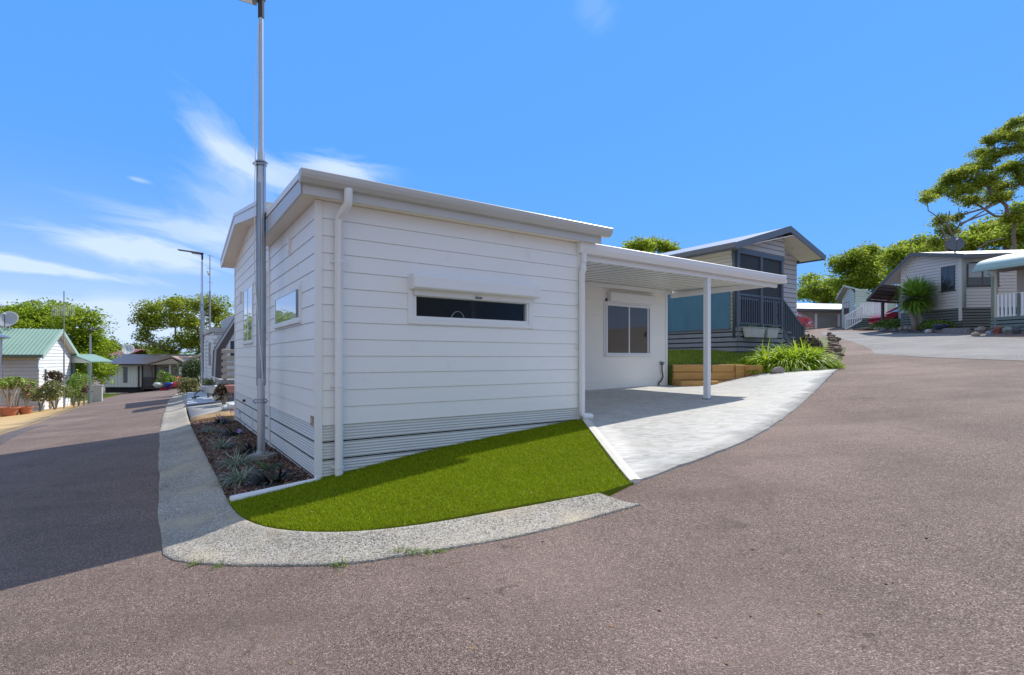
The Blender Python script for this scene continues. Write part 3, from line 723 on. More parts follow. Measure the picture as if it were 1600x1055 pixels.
# kitchen window with a real room behind it
fr = FR
a0, a1, z0, z1 = kw
fw_ = MB()
for (x0, x1, y0, y1) in [(a0, a0+.035, z0, z1), (a1-.035, a1, z0, z1), (a0+.035, a1-.035, z0, z0+.045), (a0+.035, a1-.035, z1-.03, z1)]: fw_.fbox(fr, x0, x1, -.06, .02, y0, y1)
fo = fw_.build('window', ALU, house, bevel=.002)
pm = MB(); pm.fbox(fr, a0+.03, a1-.03, -.03, -.024, z0+.04, z1-.02); pm.build('pane', PANE_CLEAR, fo)
tm = MB()
for (x0, x1, y0, y1) in [(a0-.07, a0-.001, z0-.05, 2.5), (a1+.001, a1+.075, z0-.05, 2.5), (a0-.001, a1+.001, z0-.05, z0-.001), (a0-.001, a1+.001, z1+.001, 2.5)]: tm.fbox(fr, x0, x1, .001, .028, y0, y1)
tm.build('trim', TRIM, fo, bevel=.002)
sb = MB()
def shutter(mb, fr, x0, x1, zt, zb, dep):
    r_ = [(0, zt), (dep*.8, zt), (dep, zt-.03), (dep, zb+.02), (dep*.85, zb), (0, zb)]
    p0 = [fr(x0, b, z) for b, z in r_]; mb.prism(p0, fr(x1, 0, 0)-fr(x0, 0, 0))
shutter(sb, fr, a0-.05, a1+.10, 2.495, 2.315, .155); so_ = sb.build('shutter_box', TRIM, house, bevel=.004)
s2 = MB(); s2.fbox(fr, a0+.002, a1-.002, .03, .045, 2.255, 2.316); s2.fbox(fr, a0+.002, a1-.002, .03, .055, 2.25, 2.262); s2.build('shutter_bar', TRIM, so_)
s3 = MB(); s3.fbox(fr, 1.93, 2.02, .056, .062, 2.258, 2.282); lb = s3.build('badge', BLACK, so_)
for x0 in (1.945, 1.958, 1.972, 1.985, 1.997):
    pass
s4 = MB(); [s4.fbox(fr, x0, x0+.009, .0622, .0632, 2.264, 2.276) for x0 in (1.945, 1.958, 1.971, 1.984, 1.997)]; s4.build('badge_lettering', mat('grey_print', (.4, .4, .42), .5), lb)
ROOM = mat('kitchen_walls', (.42, .34, .27), .7, var=.4, vs=2); CAB = mat('dark_kitchen_cabinets', (.15, .115, .09), .5, var=.4, vs=5); STEEL = mat('brushed_steel', (.7, .7, .7), .2, metal=1)
fi = ffr(C0, U, V)
rm = MB()
rm.fbox(fi, .1, 3.6, 2.55, 2.6, .8, 3.1); rm.fbox(fi, .08, .1, .1, 2.55, .8, 3.1); rm.fbox(fi, 3.6, 3.62, .1, 2.55, .8, 3.1); rm.fbox(fi, .1, 3.6, .1, 2.55, .78, .8); rm.fbox(fi, .1, 3.6, .1, 2.55, 3.1, 3.12)
ro = rm.build('room_lining', ROOM, house)
kb = MB(); kb.fbox(fi, .12, 3.58, .08, .65, .8, 1.72); kb.fbox(fi, .5, 1.9, 2.0, 2.54, .8, 2.9); kb.fbox(fi, 2.1, 3.0, 1.9, 2.54, .8, 3.0); kb.build('cabinet', CAB, ro, bevel=.01)
kb = MB(); kb.fbox(fi, 2.42, 2.47, .9, .95, .8, 3.0); kb.fbox(fi, 2.95, 2.98, 1.7, 1.75, 1.7, 2.4); kb.build('upright', mat('timber_upright', (.45, .38, .3), .6), ro)
tp = MB(); tp.tube([fi(1.72, .22, 1.72), fi(1.72, .22, 1.98)]+[fi(1.72+.10-.10*math.cos(a), .22, 1.98+.13*math.sin(a)) for a in np.linspace(.2, math.pi, 10)]+[fi(1.92, .22, 1.9)], .013, 8)
tp.build('tap', STEEL, ro, smooth=True)
# left wall windows
def lw(o_, mull=(), trans=()):
    return window(house, FL, o_[0], o_[1], o_[2], o_[3], ALU, MIRROR, mull, trans, fw=.04, dep=.03, trim=TRIM, trimw=.045)
lw(w1); lw(w2, [5.1], [(5.1, 5.66, 2.25)]); lw(w3)
# carport wall window with dark glass and shutter box
f4 = ffr(RW, U, OUTR)
wi = window(house, f4, w4[0], w4[1], w4[2], w4[3]-.12, ALU, glass('grey_tinted_glass', (.115, .105, .09), .03, .45), [w4[0]+.75, w4[1]-.10], fw=.045, dep=.04, trim=TRIM, trimw=.05)
lk = MB(); lk.fbox(f4, w4[0]+1.29, w4[0]+1.31, .04, .06, 2.02, 2.12); lk.build('latch', BLACK, wi)
sb = MB(); shutter(sb, f4, w4[0]+.06, w4[1]+.06, 3.02, 2.80, .13); sb.build('shutter_box', TRIM, house, bevel=.004)
# roofs: low front roof, main gable roof
ROOFM = mat('pale_grey_roof_sheet', (.60, .61, .61), .35, metal=.1, var=.3, vs=1, col2=(.5, .5, .5))
fh = ffr(C0, U, V)
AO, BO = .20, .178
mb = MB(); mb.fbox(fh, -AO+.02, 4.066-.12, -BO+.02, 2.82, EV, EV+.03); mb.build('soffit', SOFF, house)
mb = MB(); mb.hull8([fh(-AO, -BO+.012, EV+.16), fh(4.0, -BO+.012, EV+.16), fh(4.0, 2.82, EV+.24), fh(-AO, 2.82, EV+.24), fh(-AO, -BO+.012, EV+.19), fh(4.0, -BO+.012, EV+.19), fh(4.0, 2.82, EV+.275), fh(-AO, 2.82, EV+.275)]); mb.build('front_roof', ROOFM, house)
mb = MB()
mb.fbox(fh, -AO, 4.0, -BO, -BO+.02, EV-.012, EV+.15)                                    # fascia along the front
mb.hull8([fh(-AO-.003, -BO-.0, EV-.014), fh(-AO+.02, -BO, EV-.014), fh(-AO+.02, 2.60, EV-.014), fh(-AO-.003, 2.60, EV-.014), fh(-AO-.003, -BO, EV+.128), fh(-AO+.02, -BO, EV+.128), fh(-AO+.02, 2.60, EV+.20), fh(-AO-.003, 2.60, EV+.20)])
mb.build('fascia', GUTTER, house)
mb = MB()   # barge capping above the dark slit
mb.hull8([fh(-AO-.012, -BO-.02, EV+.140), fh(-AO+.06, -BO-.02, EV+.140), fh(-AO+.06, 2.60, EV+.212), fh(-AO-.012, 2.60, EV+.212), fh(-AO-.012, -BO-.02, EV+.212), fh(-AO+.06, -BO-.02, EV+.212), fh(-AO+.06, 2.60, EV+.285), fh(-AO-.012, 2.60, EV+.285)])
mb.build('barge_capping', TRIM, house)
mb = MB(); q = [(-.0, .085), (.0, .20), (.012, .214), (.118, .214), (.125, .205), (.12, .165), (.105, .13), (.06, .09)]
mb.prism([fh(-AO-.02, -BO-b, EV+z) for b, z in q], fh(4.12, 0, 0)-fh(-AO-.02, 0, 0)); gt = mb.build('gutter', GUTTER, house, bevel=.002)
# main roof
mo = .26; TE0, TE1 = 2.28, 7.52
def mrz(t): return 4.0-abs(t-4.95)*.165
mb = MB()
for ta, tb in ((TE0, 4.95), (4.95, TE1)):
    mb.hull8([fh(-mo, ta, mrz(ta)+.08), fh(9.35, ta, mrz(ta)+.08), fh(9.35, tb, mrz(tb)+.08), fh(-mo, tb, mrz(tb)+.08), fh(-mo, ta, mrz(ta)+.12), fh(9.35, ta, mrz(ta)+.12), fh(9.35, tb, mrz(tb)+.12), fh(-mo, tb, mrz(tb)+.12)])
mb.build('main_roof', ROOFM, house)
mb = MB()
for ta, tb in ((TE0, 4.95), (4.95, TE1)):
    mb.hull8([fh(-mo+.02, ta, mrz(ta)-.035), fh(.0, ta, mrz(ta)-.035), fh(.0, tb, mrz(tb)-.035), fh(-mo+.02, tb, mrz(tb)-.035), fh(-mo+.02, ta, mrz(ta)-.01), fh(.0, ta, mrz(ta)-.01), fh(.0, tb, mrz(tb)-.01), fh(-mo+.02, tb, mrz(tb)-.01)])
mb.fbox(fh, .03, 9.3, 7.2, TE1, mrz(TE1)-.0, mrz(TE1)+.02)
mb.build('gable_soffit', SOFF, house)
for s0 in (-mo, 9.33):
    mb = MB()
    for ta, tb in ((TE0, 4.95), (4.95, TE1)): mb.hull8([fh(s0, ta, mrz(ta)-.05), fh(s0+.02, ta, mrz(ta)-.05), fh(s0+.02, tb, mrz(tb)-.05), fh(s0, tb, mrz(tb)-.05), fh(s0, ta, mrz(ta)+.079), fh(s0+.02, ta, mrz(ta)+.079), fh(s0+.02, tb, mrz(tb)+.079), fh(s0, tb, mrz(tb)+.079)])
    mb.build('barge_board', TRIM, house)
mb = MB()
for ta, tb in ((TE0, 4.95), (4.95, TE1)):
    mb.hull8([fh(-mo-.012, ta, mrz(ta)+.10), fh(-mo+.05, ta, mrz(ta)+.10), fh(-mo+.05, tb, mrz(tb)+.10), fh(-mo-.012, tb, mrz(tb)+.10), fh(-mo-.012, ta, mrz(ta)+.155), fh(-mo+.05, ta, mrz(ta)+.155), fh(-mo+.05, tb, mrz(tb)+.155), fh(-mo-.012, tb, mrz(tb)+.155)])
mb.build('barge_capping', TRIM, house)
mb = MB()
for t_, sg in ((TE0, -1), (TE1, 1)):
    zt = mrz(t_)+.13; mb.prism([fh(-mo, t_+sg*b, zt+z) for b, z in [(0, -.13), (0, 0), (.12, 0), (.12, -.08), (.07, -.13)]], fh(9.6, 0, 0)-fh(0, 0, 0))
mb.build('gutter', GUTTER, house)
# downpipes
def pipe_off(a, zt, zb, b_top, b_wall, r_, foot=None, fr=FR, label=None):
    mb = MB(); pts = [fr(a, b_top, zt), fr(a, b_top, zt-.13), fr(a, b_top-.02, zt-.16), fr(a-.045, b_wall+.03, zt-.26), fr(a-.05, b_wall, zt-.30), fr(a-.05, b_wall, (zt+zb)/2), fr(a-.05, b_wall, zb+.06)]
    if foot: pts += [fr(a-.05, b_wall, zb+.03), fr(a-.03, b_wall+.01, zb), fr(a+foot, b_wall+.02, zb-.02)]
    else: pts += [fr(a-.05, b_wall, zb)]
    mb.tube(pts, r_, 12, square=True); o = mb.build('downpipe', TRIM, house if foot is None else carport); clear_smooth(o, 50)
    for z in [zt-.75, zb+1.0]+([zb+.12] if not foot else []):
        m2 = MB(); m2.tube([fr(a-.05, b_wall, z-.012), fr(a-.05, b_wall, z+.012)], r_+.004, 12); m2.fbox(fr, a-.05-r_-.03, a-.05-r_+.004, .01, .03, z-.011, z+.011)
        m2.build('bracket', TRIM, o)
pipe_off(.265, EV+.10, .20, BO+.06, .068, .045)
# vent cowls, hose tap box, plate
mb = MB()
mb.prism([FL(1.26, b, z) for b, z in [(0, 3.04), (.045, 3.04), (.045, 2.86), (.02, 2.82), (0, 2.82)]], FL(.07, 0, 0)-FL(0, 0, 0)); mb.build('wall_vent', TRIM, house)
mb = MB(); mb.prism([FL(6.05, b, z) for b, z in [(0, 2.86), (.05, 2.86), (.05, 2.66), (0, 2.62)]], FL(.1, 0, 0)-FL(0, 0, 0)); mb.build('wall_vent', TRIM, house)
mb = MB(); mb.fbox(FL, .075, .20, .012, .02, .765, .87); pl = mb.build('meter_plate', mat('weathered_copper_plate', (.30, .18, .12), .5, var=.6, vs=12, col2=(.45, .38, .32)), house)
mb = MB(); mb.fbox(FL, .11, .17, .02, .024, .80, .845); mb.build('plate_label', mat('faded_label', (.5, .42, .38), .6), pl)
mb = MB(); mb.tube([FL(5.6, .0, .67), FL(5.6, .05, .67)], .025, 10); mb.build('pipe_outlet', BLACK, house)
# small tap on the carport wall
tp = thing('garden_tap', 'black garden tap with hose at the end of the carport wall', 'tap', f4(5.12, .05, .82))
mb = MB(); mb.tube([f4(5.16, .05, 1.37), f4(5.16, .05, 1.2), f4(5.20, .05, 1.05), f4(5.14, .05, .95), f4(5.05, .05, .90), f4(5.04, .05, .82)], .016, 8); mb.build('hose', BLACK, tp, smooth=True)
mb = MB(); mb.tube([f4(5.10, .05, 1.40), f4(5.24, .05, 1.40)], .016, 8); mb.tube([f4(5.16, .0, 1.36), f4(5.16, .1, 1.36)], .018, 8); mb.build('handle', DALU, tp)

# ================================================================== carport
carport = thing('carport', 'white open carport on one slender post over the pale driveway', 'carport', H(6.9, 0, .75))
CX1 = 9.30
def cz(t): return 3.075+.045*t        # underside of the sheets
SHEET = mat('white_roof_sheet', (.82, .82, .77), .4, var=.15, vs=3, col2=(.68, .69, .66))
mb = MB(); s = 3.76; k = 0; ring = []
pr = []
while s < CX1-.02:      # pan and rib profile along s, running the depth of the roof
    pr += [(s, 0), (s+.235, 0), (s+.237, .07), (s+.256, .07), (s+.258, 0)]; s += .262
for (sa, za), (sb_, zb) in zip(pr, pr[1:]):
    mb.poly([fh(sa, .0, cz(0)+za), fh(sb_, .0, cz(0)+zb), fh(sb_, 2.79, cz(2.79)+zb), fh(sa, 2.79, cz(2.79)+za)])
for (sa, za), (sb_, zb) in zip(pr, pr[1:]):
    mb.poly([fh(sa, .0, cz(0)+za+.006), fh(sb_, .0, cz(0)+zb+.006), fh(sb_, 2.79, cz(2.79)+zb+.006), fh(sa, 2.79, cz(2.79)+za+.006)])
mb.build('roof_sheets', SHEET, carport, recalc=False)
JNT = mat('grey_joint_shadow_strip', (.09, .095, .09), .8)  # dark strips in the ribs, painted shade of the sheet joints
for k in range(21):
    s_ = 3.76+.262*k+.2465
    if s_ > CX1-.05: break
    mb = MB(); mb.hull8([fh(s_-.0085, .01, cz(.01)-.002), fh(s_+.0085, .01, cz(.01)-.002), fh(s_+.0085, 2.78, cz(2.78)-.002), fh(s_-.0085, 2.78, cz(2.78)-.002), fh(s_-.0085, .01, cz(.01)+.06), fh(s_+.0085, .01, cz(.01)+.06), fh(s_+.0085, 2.78, cz(2.78)+.06), fh(s_-.0085, 2.78, cz(2.78)+.06)]); mb.build('joint_shade_strip', JNT, carport)
mb = MB(); mb.fbox(fh, 3.76, CX1-.1, .03, .09, 2.965, 3.075); mb.fbox(fh, 3.76, CX1-.1, 2.70, 2.785, 3.10, 3.19); mb.fbox(fh, CX1-.16, CX1-.1, .09, 2.70, 3.0, 3.11); mb.build('beam', TRIM, carport, bevel=.004)
mb = MB(); q = [(0, 0), (.0, .145), (.015, .158), (.10, .158), (.112, .148), (.108, .07), (.075, .0)]
mb.prism([fh(3.66, -b, 3.045+z) for b, z in q], fh(CX1, 0, 0)-fh(3.66, 0, 0)); mb.build('gutter', TRIM, carport, bevel=.003)
mb = MB(); mb.fbox(fh, CX1-.015, CX1+.0, .002, 2.79, 3.05, 3.22); mb.build('side_flashing', TRIM, carport)
mb = MB(); mb.fbox(fh, 3.76, CX1, 0.002, 2.82, 3.235, 3.24)
def postz(s, t): x, y = H(s, t); return Lh(x, y)+.018
mb = MB(); mb.fbox(fh, 6.85, 6.945, .03, .125, postz(6.9, .08)-.01, 2.966); po = mb.build('post', TRIM, carport, bevel=.006, segs=2)
mb = MB(); mb.fbox(fh, 6.83, 6.965, .015, .14, postz(6.9, .08)-.005, postz(6.9, .08)+.012); mb.build('foot_plate', GALV, po)
pipe_off(3.765, 3.05, .66, .055, .07, .045, foot=.12)

# ================================================================== near lamp
lp0 = at(408, 722, 6.92); lp0.z = Lh(lp0.x, lp0.y)+.03
LAMPR = thing('street_lamp', 'tall galvanised solar street lamp in the mulch bed beside the white house', 'street lamp', lp0, 'tilting solar street lamps along the left road')
def make_lamp(root, c, top=6.13, joint=3.60):
    x, y, z = c
    def fc(a, b, h): return Vector((x+a, y+b, z+h))
    mb = MB(); mb.tube([fc(0, 0, .0), fc(0, 0, joint+.12), fc(0, 0, joint+.20)], [.048, .048, .042], 16); clear_smooth(mb.build('lower_pole', GALV, root))
    mb = MB(); mb.tube([fc(0, 0, joint+.15), fc(0, 0, joint+.45), fc(0, 0, joint+.5), fc(0, 0, top-.25)], [.046, .044, .034, .030], 16); clear_smooth(mb.build('upper_pole', GALV, root))
    mb = MB()
    for sx in (-1, 1): mb.box(x+sx*.047-.006, x+sx*.047+.006, y-.028, y+.028, z+.95, z+joint+.35)
    mb.box(x-.022, x+.022, y-.062, y-.054, z+1.05, z+joint+.05)
    mb.build('side_channel', GALVD, root, bevel=.003)
    for h in (.74, joint+.31):
        mb = MB()
        for dh in (-.02, .02): mb.lathe(fc(0, 0, h+dh), [(.058, 0), (.072, 0), (.072, .015), (.058, .015)], 16)
        for sx in (-1, 1): mb.tube([fc(sx*.065, -.02, h-.03), fc(sx*.10, -.02, h), fc(sx*.065, -.02, h+.03)], .009, 6)
        mb.build('clamp', GALVD, root)
    mb = MB(); mb.tube([fc(-.058, -.05, joint+.2), fc(-.062, -.055, 2.6), fc(-.05, -.06, 2.35), fc(0, -.062, 1.7), fc(.05, -.055, 1.0)], .006, 6); mb.tube([fc(-.01, -.04, top-.35), fc(-.042, -.04, top-.8), fc(-.05, -.045, joint+1.3), fc(-.055, -.05, joint+.2)], .006, 6); mb.build('cable', mat('white_cable', (.75, .75, .73), .5), root)
    mb = MB(); mb.tube([fc(0, 0, top-.27), fc(0, 0, top)], [.04, .04], 12); mb.box(x-.10, x+.045, y-.04, y+.04, z+top-.03, z+top+.03); mb.build('head_bracket', BLACK, root, bevel=.004)
    mb = MB(); dx = Vector((-.93, -.36, .10)).normalized(); dy = Vector((-.36, .93, 0)).normalized(); up_ = dy.cross(dx)*-1
    if up_.z < 0: up_ = -up_
    o = fc(-.06, 0, top+.0)
    for a0_, a1_, w_, h0, h1 in ((0, .34, .09, -.055, -.005), (-.03, .86, .11, -.004, .03)):
        mb.hull8([o+dx*a+dy*b+up_*h for h in (h0, h1) for a, b in ((a0_, -w_), (a1_, -w_), (a1_, w_), (a0_, w_))])
    h_ = mb.build('lamp_head', mat('grey_lamp_housing', (.16, .17, .18), .4, var=.2, vs=5), root, bevel=.006)
    mb = MB(); mb.hull8([o+dx*a+dy*b+up_*h for h in (.031, .035) for a, b in ((0, -.10), (.84, -.10), (.84, .10), (0, .10))]); mb.build('solar_panel', mat('solar_panel', (.02, .03, .06), .12), h_)
    mb = MB(); mb.hull8([o+dx*a+dy*b+up_*h for h in (-.058, -.0555) for a, b in ((.05, -.07), (.30, -.07), (.30, .07), (.05, .07))]); mb.build('lens', mat('lamp_lens', (.7, .7, .65), .3), h_)
    mb = MB(); mb.hull8([fc(a*1.0, b, h) for h in (-.08, .035) for a, b in ((-.15, -.13), (.13, -.10), (.16, .12), (-.12, .11))]); bp = mb.build('concrete_footing', CONC, root, bevel=.012, segs=2)
    mb = MB(); mb.lathe(fc(0, 0, .034), [(.10, 0), (.10, .014), (.06, .02), (.058, .05)], 16); [mb.tube([fc(.085*math.cos(a), .085*math.sin(a), .04), fc(.085*math.cos(a), .085*math.sin(a), .075)], .008, 6) for a in (.8, 2.4, 3.9, 5.5)]; mb.build('base_flange', GALV, root)
make_lamp(LAMPR, lp0)
def dup(root, loc, rz=0, label=None):
    r_ = root.copy(); sc.collection.objects.link(r_); r_.location = loc; r_.rotation_euler = (0, 0, rz)
    if label: r_['label'] = label
    def rec(src, par):
        for ch in [c for c in bpy.data.objects if c.parent == src]:
            c = ch.copy(); sc.collection.objects.link(c); c.parent = par; rec(ch, c)
    rec(root, r_); return r_
lp = at(316, 618.5, 22.3)
dup(LAMPR, lp, R(-4), 'solar street lamp standing beside the pale grated slab down the left road')
lp = at(141, 612, 30.5); lp.z = min(lp.z, g(lp.x, lp.y)+.0)
dup(LAMPR, (lp.x, lp.y, 1.5+(HZ-515)/F*30.5-6.13), R(160), 'solar street lamp standing beside the side porch of the green roofed house')

# ================================================================== bed contents
PVC = mat('white_pvc_edging', (.74, .76, .78), .45, var=.3, vs=5, col2=(.6, .6, .58), dirt=((.25, .2, .14), 7, .62, .6))
pa = inner_pt(360, 784); pb = onz(500, 748, .215)
mb = MB(); ax = Vector((pb.x, pb.y, 0))-Vector((pa.x, pa.y, 0)); L_ = ax.length; ax.normalize(); pe = Vector((-ax.y, ax.x, 0))
za = Lh(pa.x, pa.y); zb = .20
for i in range(13):
    t = i/12; c = Vector((pa.x, pa.y, 0))+ax*L_*t; zz = za+(zb-za)*t; rr = .055*(1-.55*t)
    for a in np.linspace(0, 2*math.pi, 13)[:-1]: mb.v.append(c+pe*rr*math.cos(a)+Vector((0, 0, zz+.012+rr*.8*math.sin(a))))
for i in range(12):
    for j in range(12): mb.f.append((i*12+j, i*12+(j+1) % 12, (i+1)*12+(j+1) % 12, (i+1)*12+j))
mb.f.append(tuple(range(12))); mb.f.append(tuple(12*12+j for j in range(12)))
ob = mb.build('bed_edging', PVC, smooth=True); tag(ob, 'white half round edging log between mulch bed and turf', 'garden edging')

def tuft(name, c, n, L_, wid, m, label, cat, spread=.05, curve=1.6, up=1.2, group=None, flowers=None):
    root = thing(name, label, cat, c, group)
    a = RS.uniform(0, 2*np.pi, n); rr = spread*np.sqrt(RS.uniform(0, 1, n)); roots = np.column_stack([c[0]+rr*np.cos(a), c[1]+rr*np.sin(a), np.full(n, c[2]-.01)])
    a2 = a+RS.normal(0, .5, n); h = RS.uniform(.25, 1.0, n); d = np.column_stack([np.cos(a2)*h, np.sin(a2)*h, np.full(n, up)*RS.uniform(.5, 1.2, n)])
    blades('leaves', roots, d, L_*RS.uniform(.6, 1.1, n), wid, curve, m, root)
    if flowers:
        for k in range(flowers):
            q = Vector(c)+Vector((RS.uniform(-.12, .12), RS.uniform(-.1, .1), 0)); top_ = q+Vector((RS.uniform(-.08, .08), RS.uniform(-.05, .05), L_*RS.uniform(1.2, 1.5)))
            mb = MB(); mb.tube([q, (q+top_)/2+Vector((.01, 0, 0)), top_], [.004, .003, .003], 5); st = mb.build('flower_stem', STEM, root)
            mb = MB(); [mb.blob(top_+Vector((RS.normal(0, .012), RS.normal(0, .012), RS.normal(0, .010))), (.007, .007, .009), 1, .2, j) for j in range(8)]; mb.build('flower_head', PURPLE, st)
    return root
STEM = mat('green_stem', (.10, .16, .05), .6); PURPLE = mat('purple_petals', (.42, .22, .62), .6, island=.3)
SILV = mat('silvery_green_leaves', (.26, .33, .25), .55, island=.3, transl=.15); DKL = mat('dark_red_green_leaves', (.022, .028, .02), .45, island=.5); MIDL = mat('mid_green_leaves', (.07, .13, .045), .5, island=.3, transl=.15)
def bedp(px, py): 
    lo, hi = 3., 14.
    for _ in range(40):
        m_ = (lo+hi)/2; q = at(px, py, m_)
        if q.z > Lh(q.x, q.y): lo = m_
        else: hi = m_
    return at(px, py, lo)
tuft('grass_plant', bedp(376, 752), 150, .34, .010, SILV, 'silvery strappy clump nearest the turf in the mulch bed', 'plant', .07, 1.5)
tuft('grass_plant', bedp(370, 728), 130, .34, .010, SILV, 'silvery strappy clump with a purple flower left of the lamp base', 'plant', .07, 1.5, flowers=2)
tuft('grass_plant', bedp(347, 700), 120, .32, .010, SILV, 'silvery strappy clump at the kerb side in the middle of the mulch bed', 'plant', .07, 1.5, flowers=1)
tuft('grass_plant', bedp(329, 676), 90, .30, .010, SILV, 'small silvery clump at the kerb side near the far end of the bed', 'plant', .06, 1.5)
tuft('dark_plant', bedp(428, 752), 110, .30, .028, DKL, 'dark almost black leafy plant in front of the lamp base', 'plant', .10, 1.2, up=.9)
tuft('dark_plant', bedp(393, 707), 80, .28, .024, DKL, 'dark leafy plant behind the lamp pole in the mulch bed', 'plant', .08, 1.2, up=.9)
tuft('dark_plant', bedp(365, 680), 80, .30, .024, DKL, 'dark leafy plant with purple flowers beside the house skirting', 'plant', .08, 1.2, up=.9, flowers=3)
tuft('dark_plant', bedp(346, 662), 70, .30, .024, DKL, 'dark spiky plant at the far end of the mulch bed', 'plant', .08, 1.2, up=.9)
tuft('leafy_plant', bedp(421, 733), 40, .18, .035, MIDL, 'small mid green leafy plant right of the lamp footing', 'plant', .05, 1.3, up=1)
# weeds at the kerb
WEED = mat('weed_leaves', (.16, .24, .04), .6, island=.35, transl=.25)
for (px, py, n, lab, sx) in [(668, 862, 260, 'low spreading grass weed at the kerb edge below the turf', .12), (529, 884, 60, 'small grass weed in the kerb joint at its lowest point', .03), (305, 883, 40, 'tiny grass weed left on the rounded kerb corner', .02), (343, 884, 40, 'tiny grass weed between two others at the kerb corner', .02), (250, 768, 40, 'dark little weed on the road side of the left kerb', .03)]:
    c = gp(px, py)+Vector((0, 0, .02)); root = thing('weed', lab, 'weed', c, 'weeds along the kerb')
    rt = np.column_stack([c.x+RS.normal(0, sx, n), c.y+RS.normal(0, .025, n)+0.05*sx, np.full(n, c.z-.01)]); dd = np.column_stack([RS.normal(0, 1, n), RS.normal(0, 1, n), RS.uniform(.3, 1, n)])
    blades('leaves', rt, dd, RS.uniform(.03, .075, n), .005, 1.2, WEED, root, segs=3)
# ================================================================== neighbour house on the right
def xy(p): return (p.x, p.y)
def vec2(a, b):
    d = Vector((b[0]-a[0], b[1]-a[1])); L_ = d.length; d.normalize(); return (d.x, d.y), L_
def wallpart(root, A, B, outward, z0, z1, m, pitch=.18, step=.03, openings=(), clips=(), name='wall', zs=None, gw=.016):
    d, L_ = vec2(A, B); mb = MB(); clad(mb, A, d, outward, L_, boards(z0, z1, pitch, max(step, .026), zs, gw), openings); return mb.build(name, m, root, clips=clips)
def norm_out(A, B, away):
    d, _ = vec2(A, B); n = (d[1], -d[0]); mid = ((A[0]+B[0])/2, (A[1]+B[1])/2)
    return n if (mid[0]-away[0])*n[0]+(mid[1]-away[1])*n[1] > 0 else (-n[0], -n[1])
GREYB = mat('grey_weatherboard', (.48, .475, .49), .55, var=.3, vs=2, col2=(.34, .34, .37))
CREAM = mat('cream_weatherboard', (.70, .66, .56), .55, var=.25, vs=2, col2=(.62, .58, .5))
SLATE = mat('slate_blue_paint', (.085, .105, .135), .4, var=.3, vs=4, col2=(.10, .13, .18))
SLATEG = mat('slate_grey_boards', (.22, .24, .27), .55, var=.4, vs=3, col2=(.12, .13, .155))
CREAMS = mat('cream_lining', (.80, .74, .66), .6, var=.2, vs=2)
ZINC = mat('light_zinc_roof', (.50, .51, .53), .4, metal=.2, var=.3, vs=1, col2=(.52, .54, .56))
MESH = mat('charcoal_screen_mesh', (.035, .04, .05), .7, var=.3, vs=30, col2=(.05, .055, .065))
def bluescreen():
    m = mat('blue_shade_cloth', (.06, .17, .25), .6, var=.5, vs=2.5, col2=(.09, .23, .31), stretch=(3, 3, .6), dirt=((.02, .06, .09), 16, .62, .8), transl=.15); return m
BLUE = bluescreen()
N0 = at(1152, 552, 15.3); n0 = xy(N0); NZ = N0.z
nh = thing('neighbour_house', 'grey gabled house with slate blue verandah, dark screens and blue side blind', 'house', N0)
fn = ffr(n0, U, V)                       # a to the right along the gable face, b to the back
FLZ = 2.42; BEAM = 4.62; EAVN = 4.80
# verandah and house skirting
def slatskirt(root, fr_A, d, n, L_, z0, z1, m, pitch=.15):
    mb = MB(); z = z1
    while z > z0:
        mb.fbox(ffr(fr_A, d, n), 0, L_, -.02, .034, max(z-pitch+.036, z0), z); z -= pitch
    o = mb.build('skirting', m, root); m2 = MB(); m2.fbox(ffr(fr_A, d, n), .01, L_-.01, -.08, -.05, z0, z1-.01); m2.build('skirting_gap_shade', DARKGAP, o)  # near-black sheet stands in for the shade between slats
slatskirt(nh, n0, U, OUTR, 2.55, NZ-.1, FLZ, SLATEG)
slatskirt(nh, n0, V, OUTL, 8.5, NZ-.25, FLZ, SLATEG)
fnR = fn(2.55, 0, 0).to_2d()[:]
slatskirt(nh, fnR, V, U, 1.0, NZ-.1, FLZ, SLATEG)
mb = MB(); mb.fbox(fn, 0, 2.55, 0, 1.6, FLZ, FLZ+.04); mb.build('deck', mat('grey_deck', (.2, .2, .2), .6), nh)
# walls
rec = fn(.02, 1.6, 0)
wallpart(nh, xy(fn(0, 1.5, 0)), xy(fn(2.6, 1.5, 0)), OUTR, FLZ, EAVN, GREYB, .16)
A_, B_ = xy(fn(2.6, .4, 0)), xy(fn(4.15, .4, 0))
wallpart(nh, A_, B_, OUTR, FLZ-.6, 5.5, GREYB, .16, openings=[], clips=[(fn(2.3, .4, 5.52), (Vector((U[0]*.30, U[1]*.30, 1)).normalized()))])
wallpart(nh, xy(fn(2.6, .4, 0)), xy(fn(2.6, 1.5, 0)), OUTL, FLZ, EAVN+.5, GREYB, .16)
wallpart(nh, xy(fn(4.15, .4, 0)), xy(fn(4.15, 9, 0)), U, FLZ-.6, EAVN, GREYB, .16)
wallpart(nh, xy(fn(0.02, 0.12, 0)), xy(fn(0.02, 8.5, 0)), OUTL, FLZ, EAVN-.0, CREAM, .11, .006)
wallpart(nh, xy(fn(0, 8.5, 0)), xy(fn(4.15, 8.5, 0)), V, FLZ-.8, EAVN, GREYB, .16)
# gable infill over the verandah
wallpart(nh, xy(fn(0, .0, 0)), xy(fn(2.6, .0, 0)), OUTR, BEAM+.02, 5.55, GREYB, .15, clips=[(fn(2.3, 0, 5.53), Vector((-U[0]*.30, -U[1]*.30, 1)).normalized()), (fn(2.3, 0, 5.53), Vector((U[0]*.30, U[1]*.30, 1)).normalized())])
wallpart(nh, xy(fn(2.6, 0, 0)), xy(fn(2.6, .4, 0)), U, BEAM+.02, 5.40, GREYB, .15)
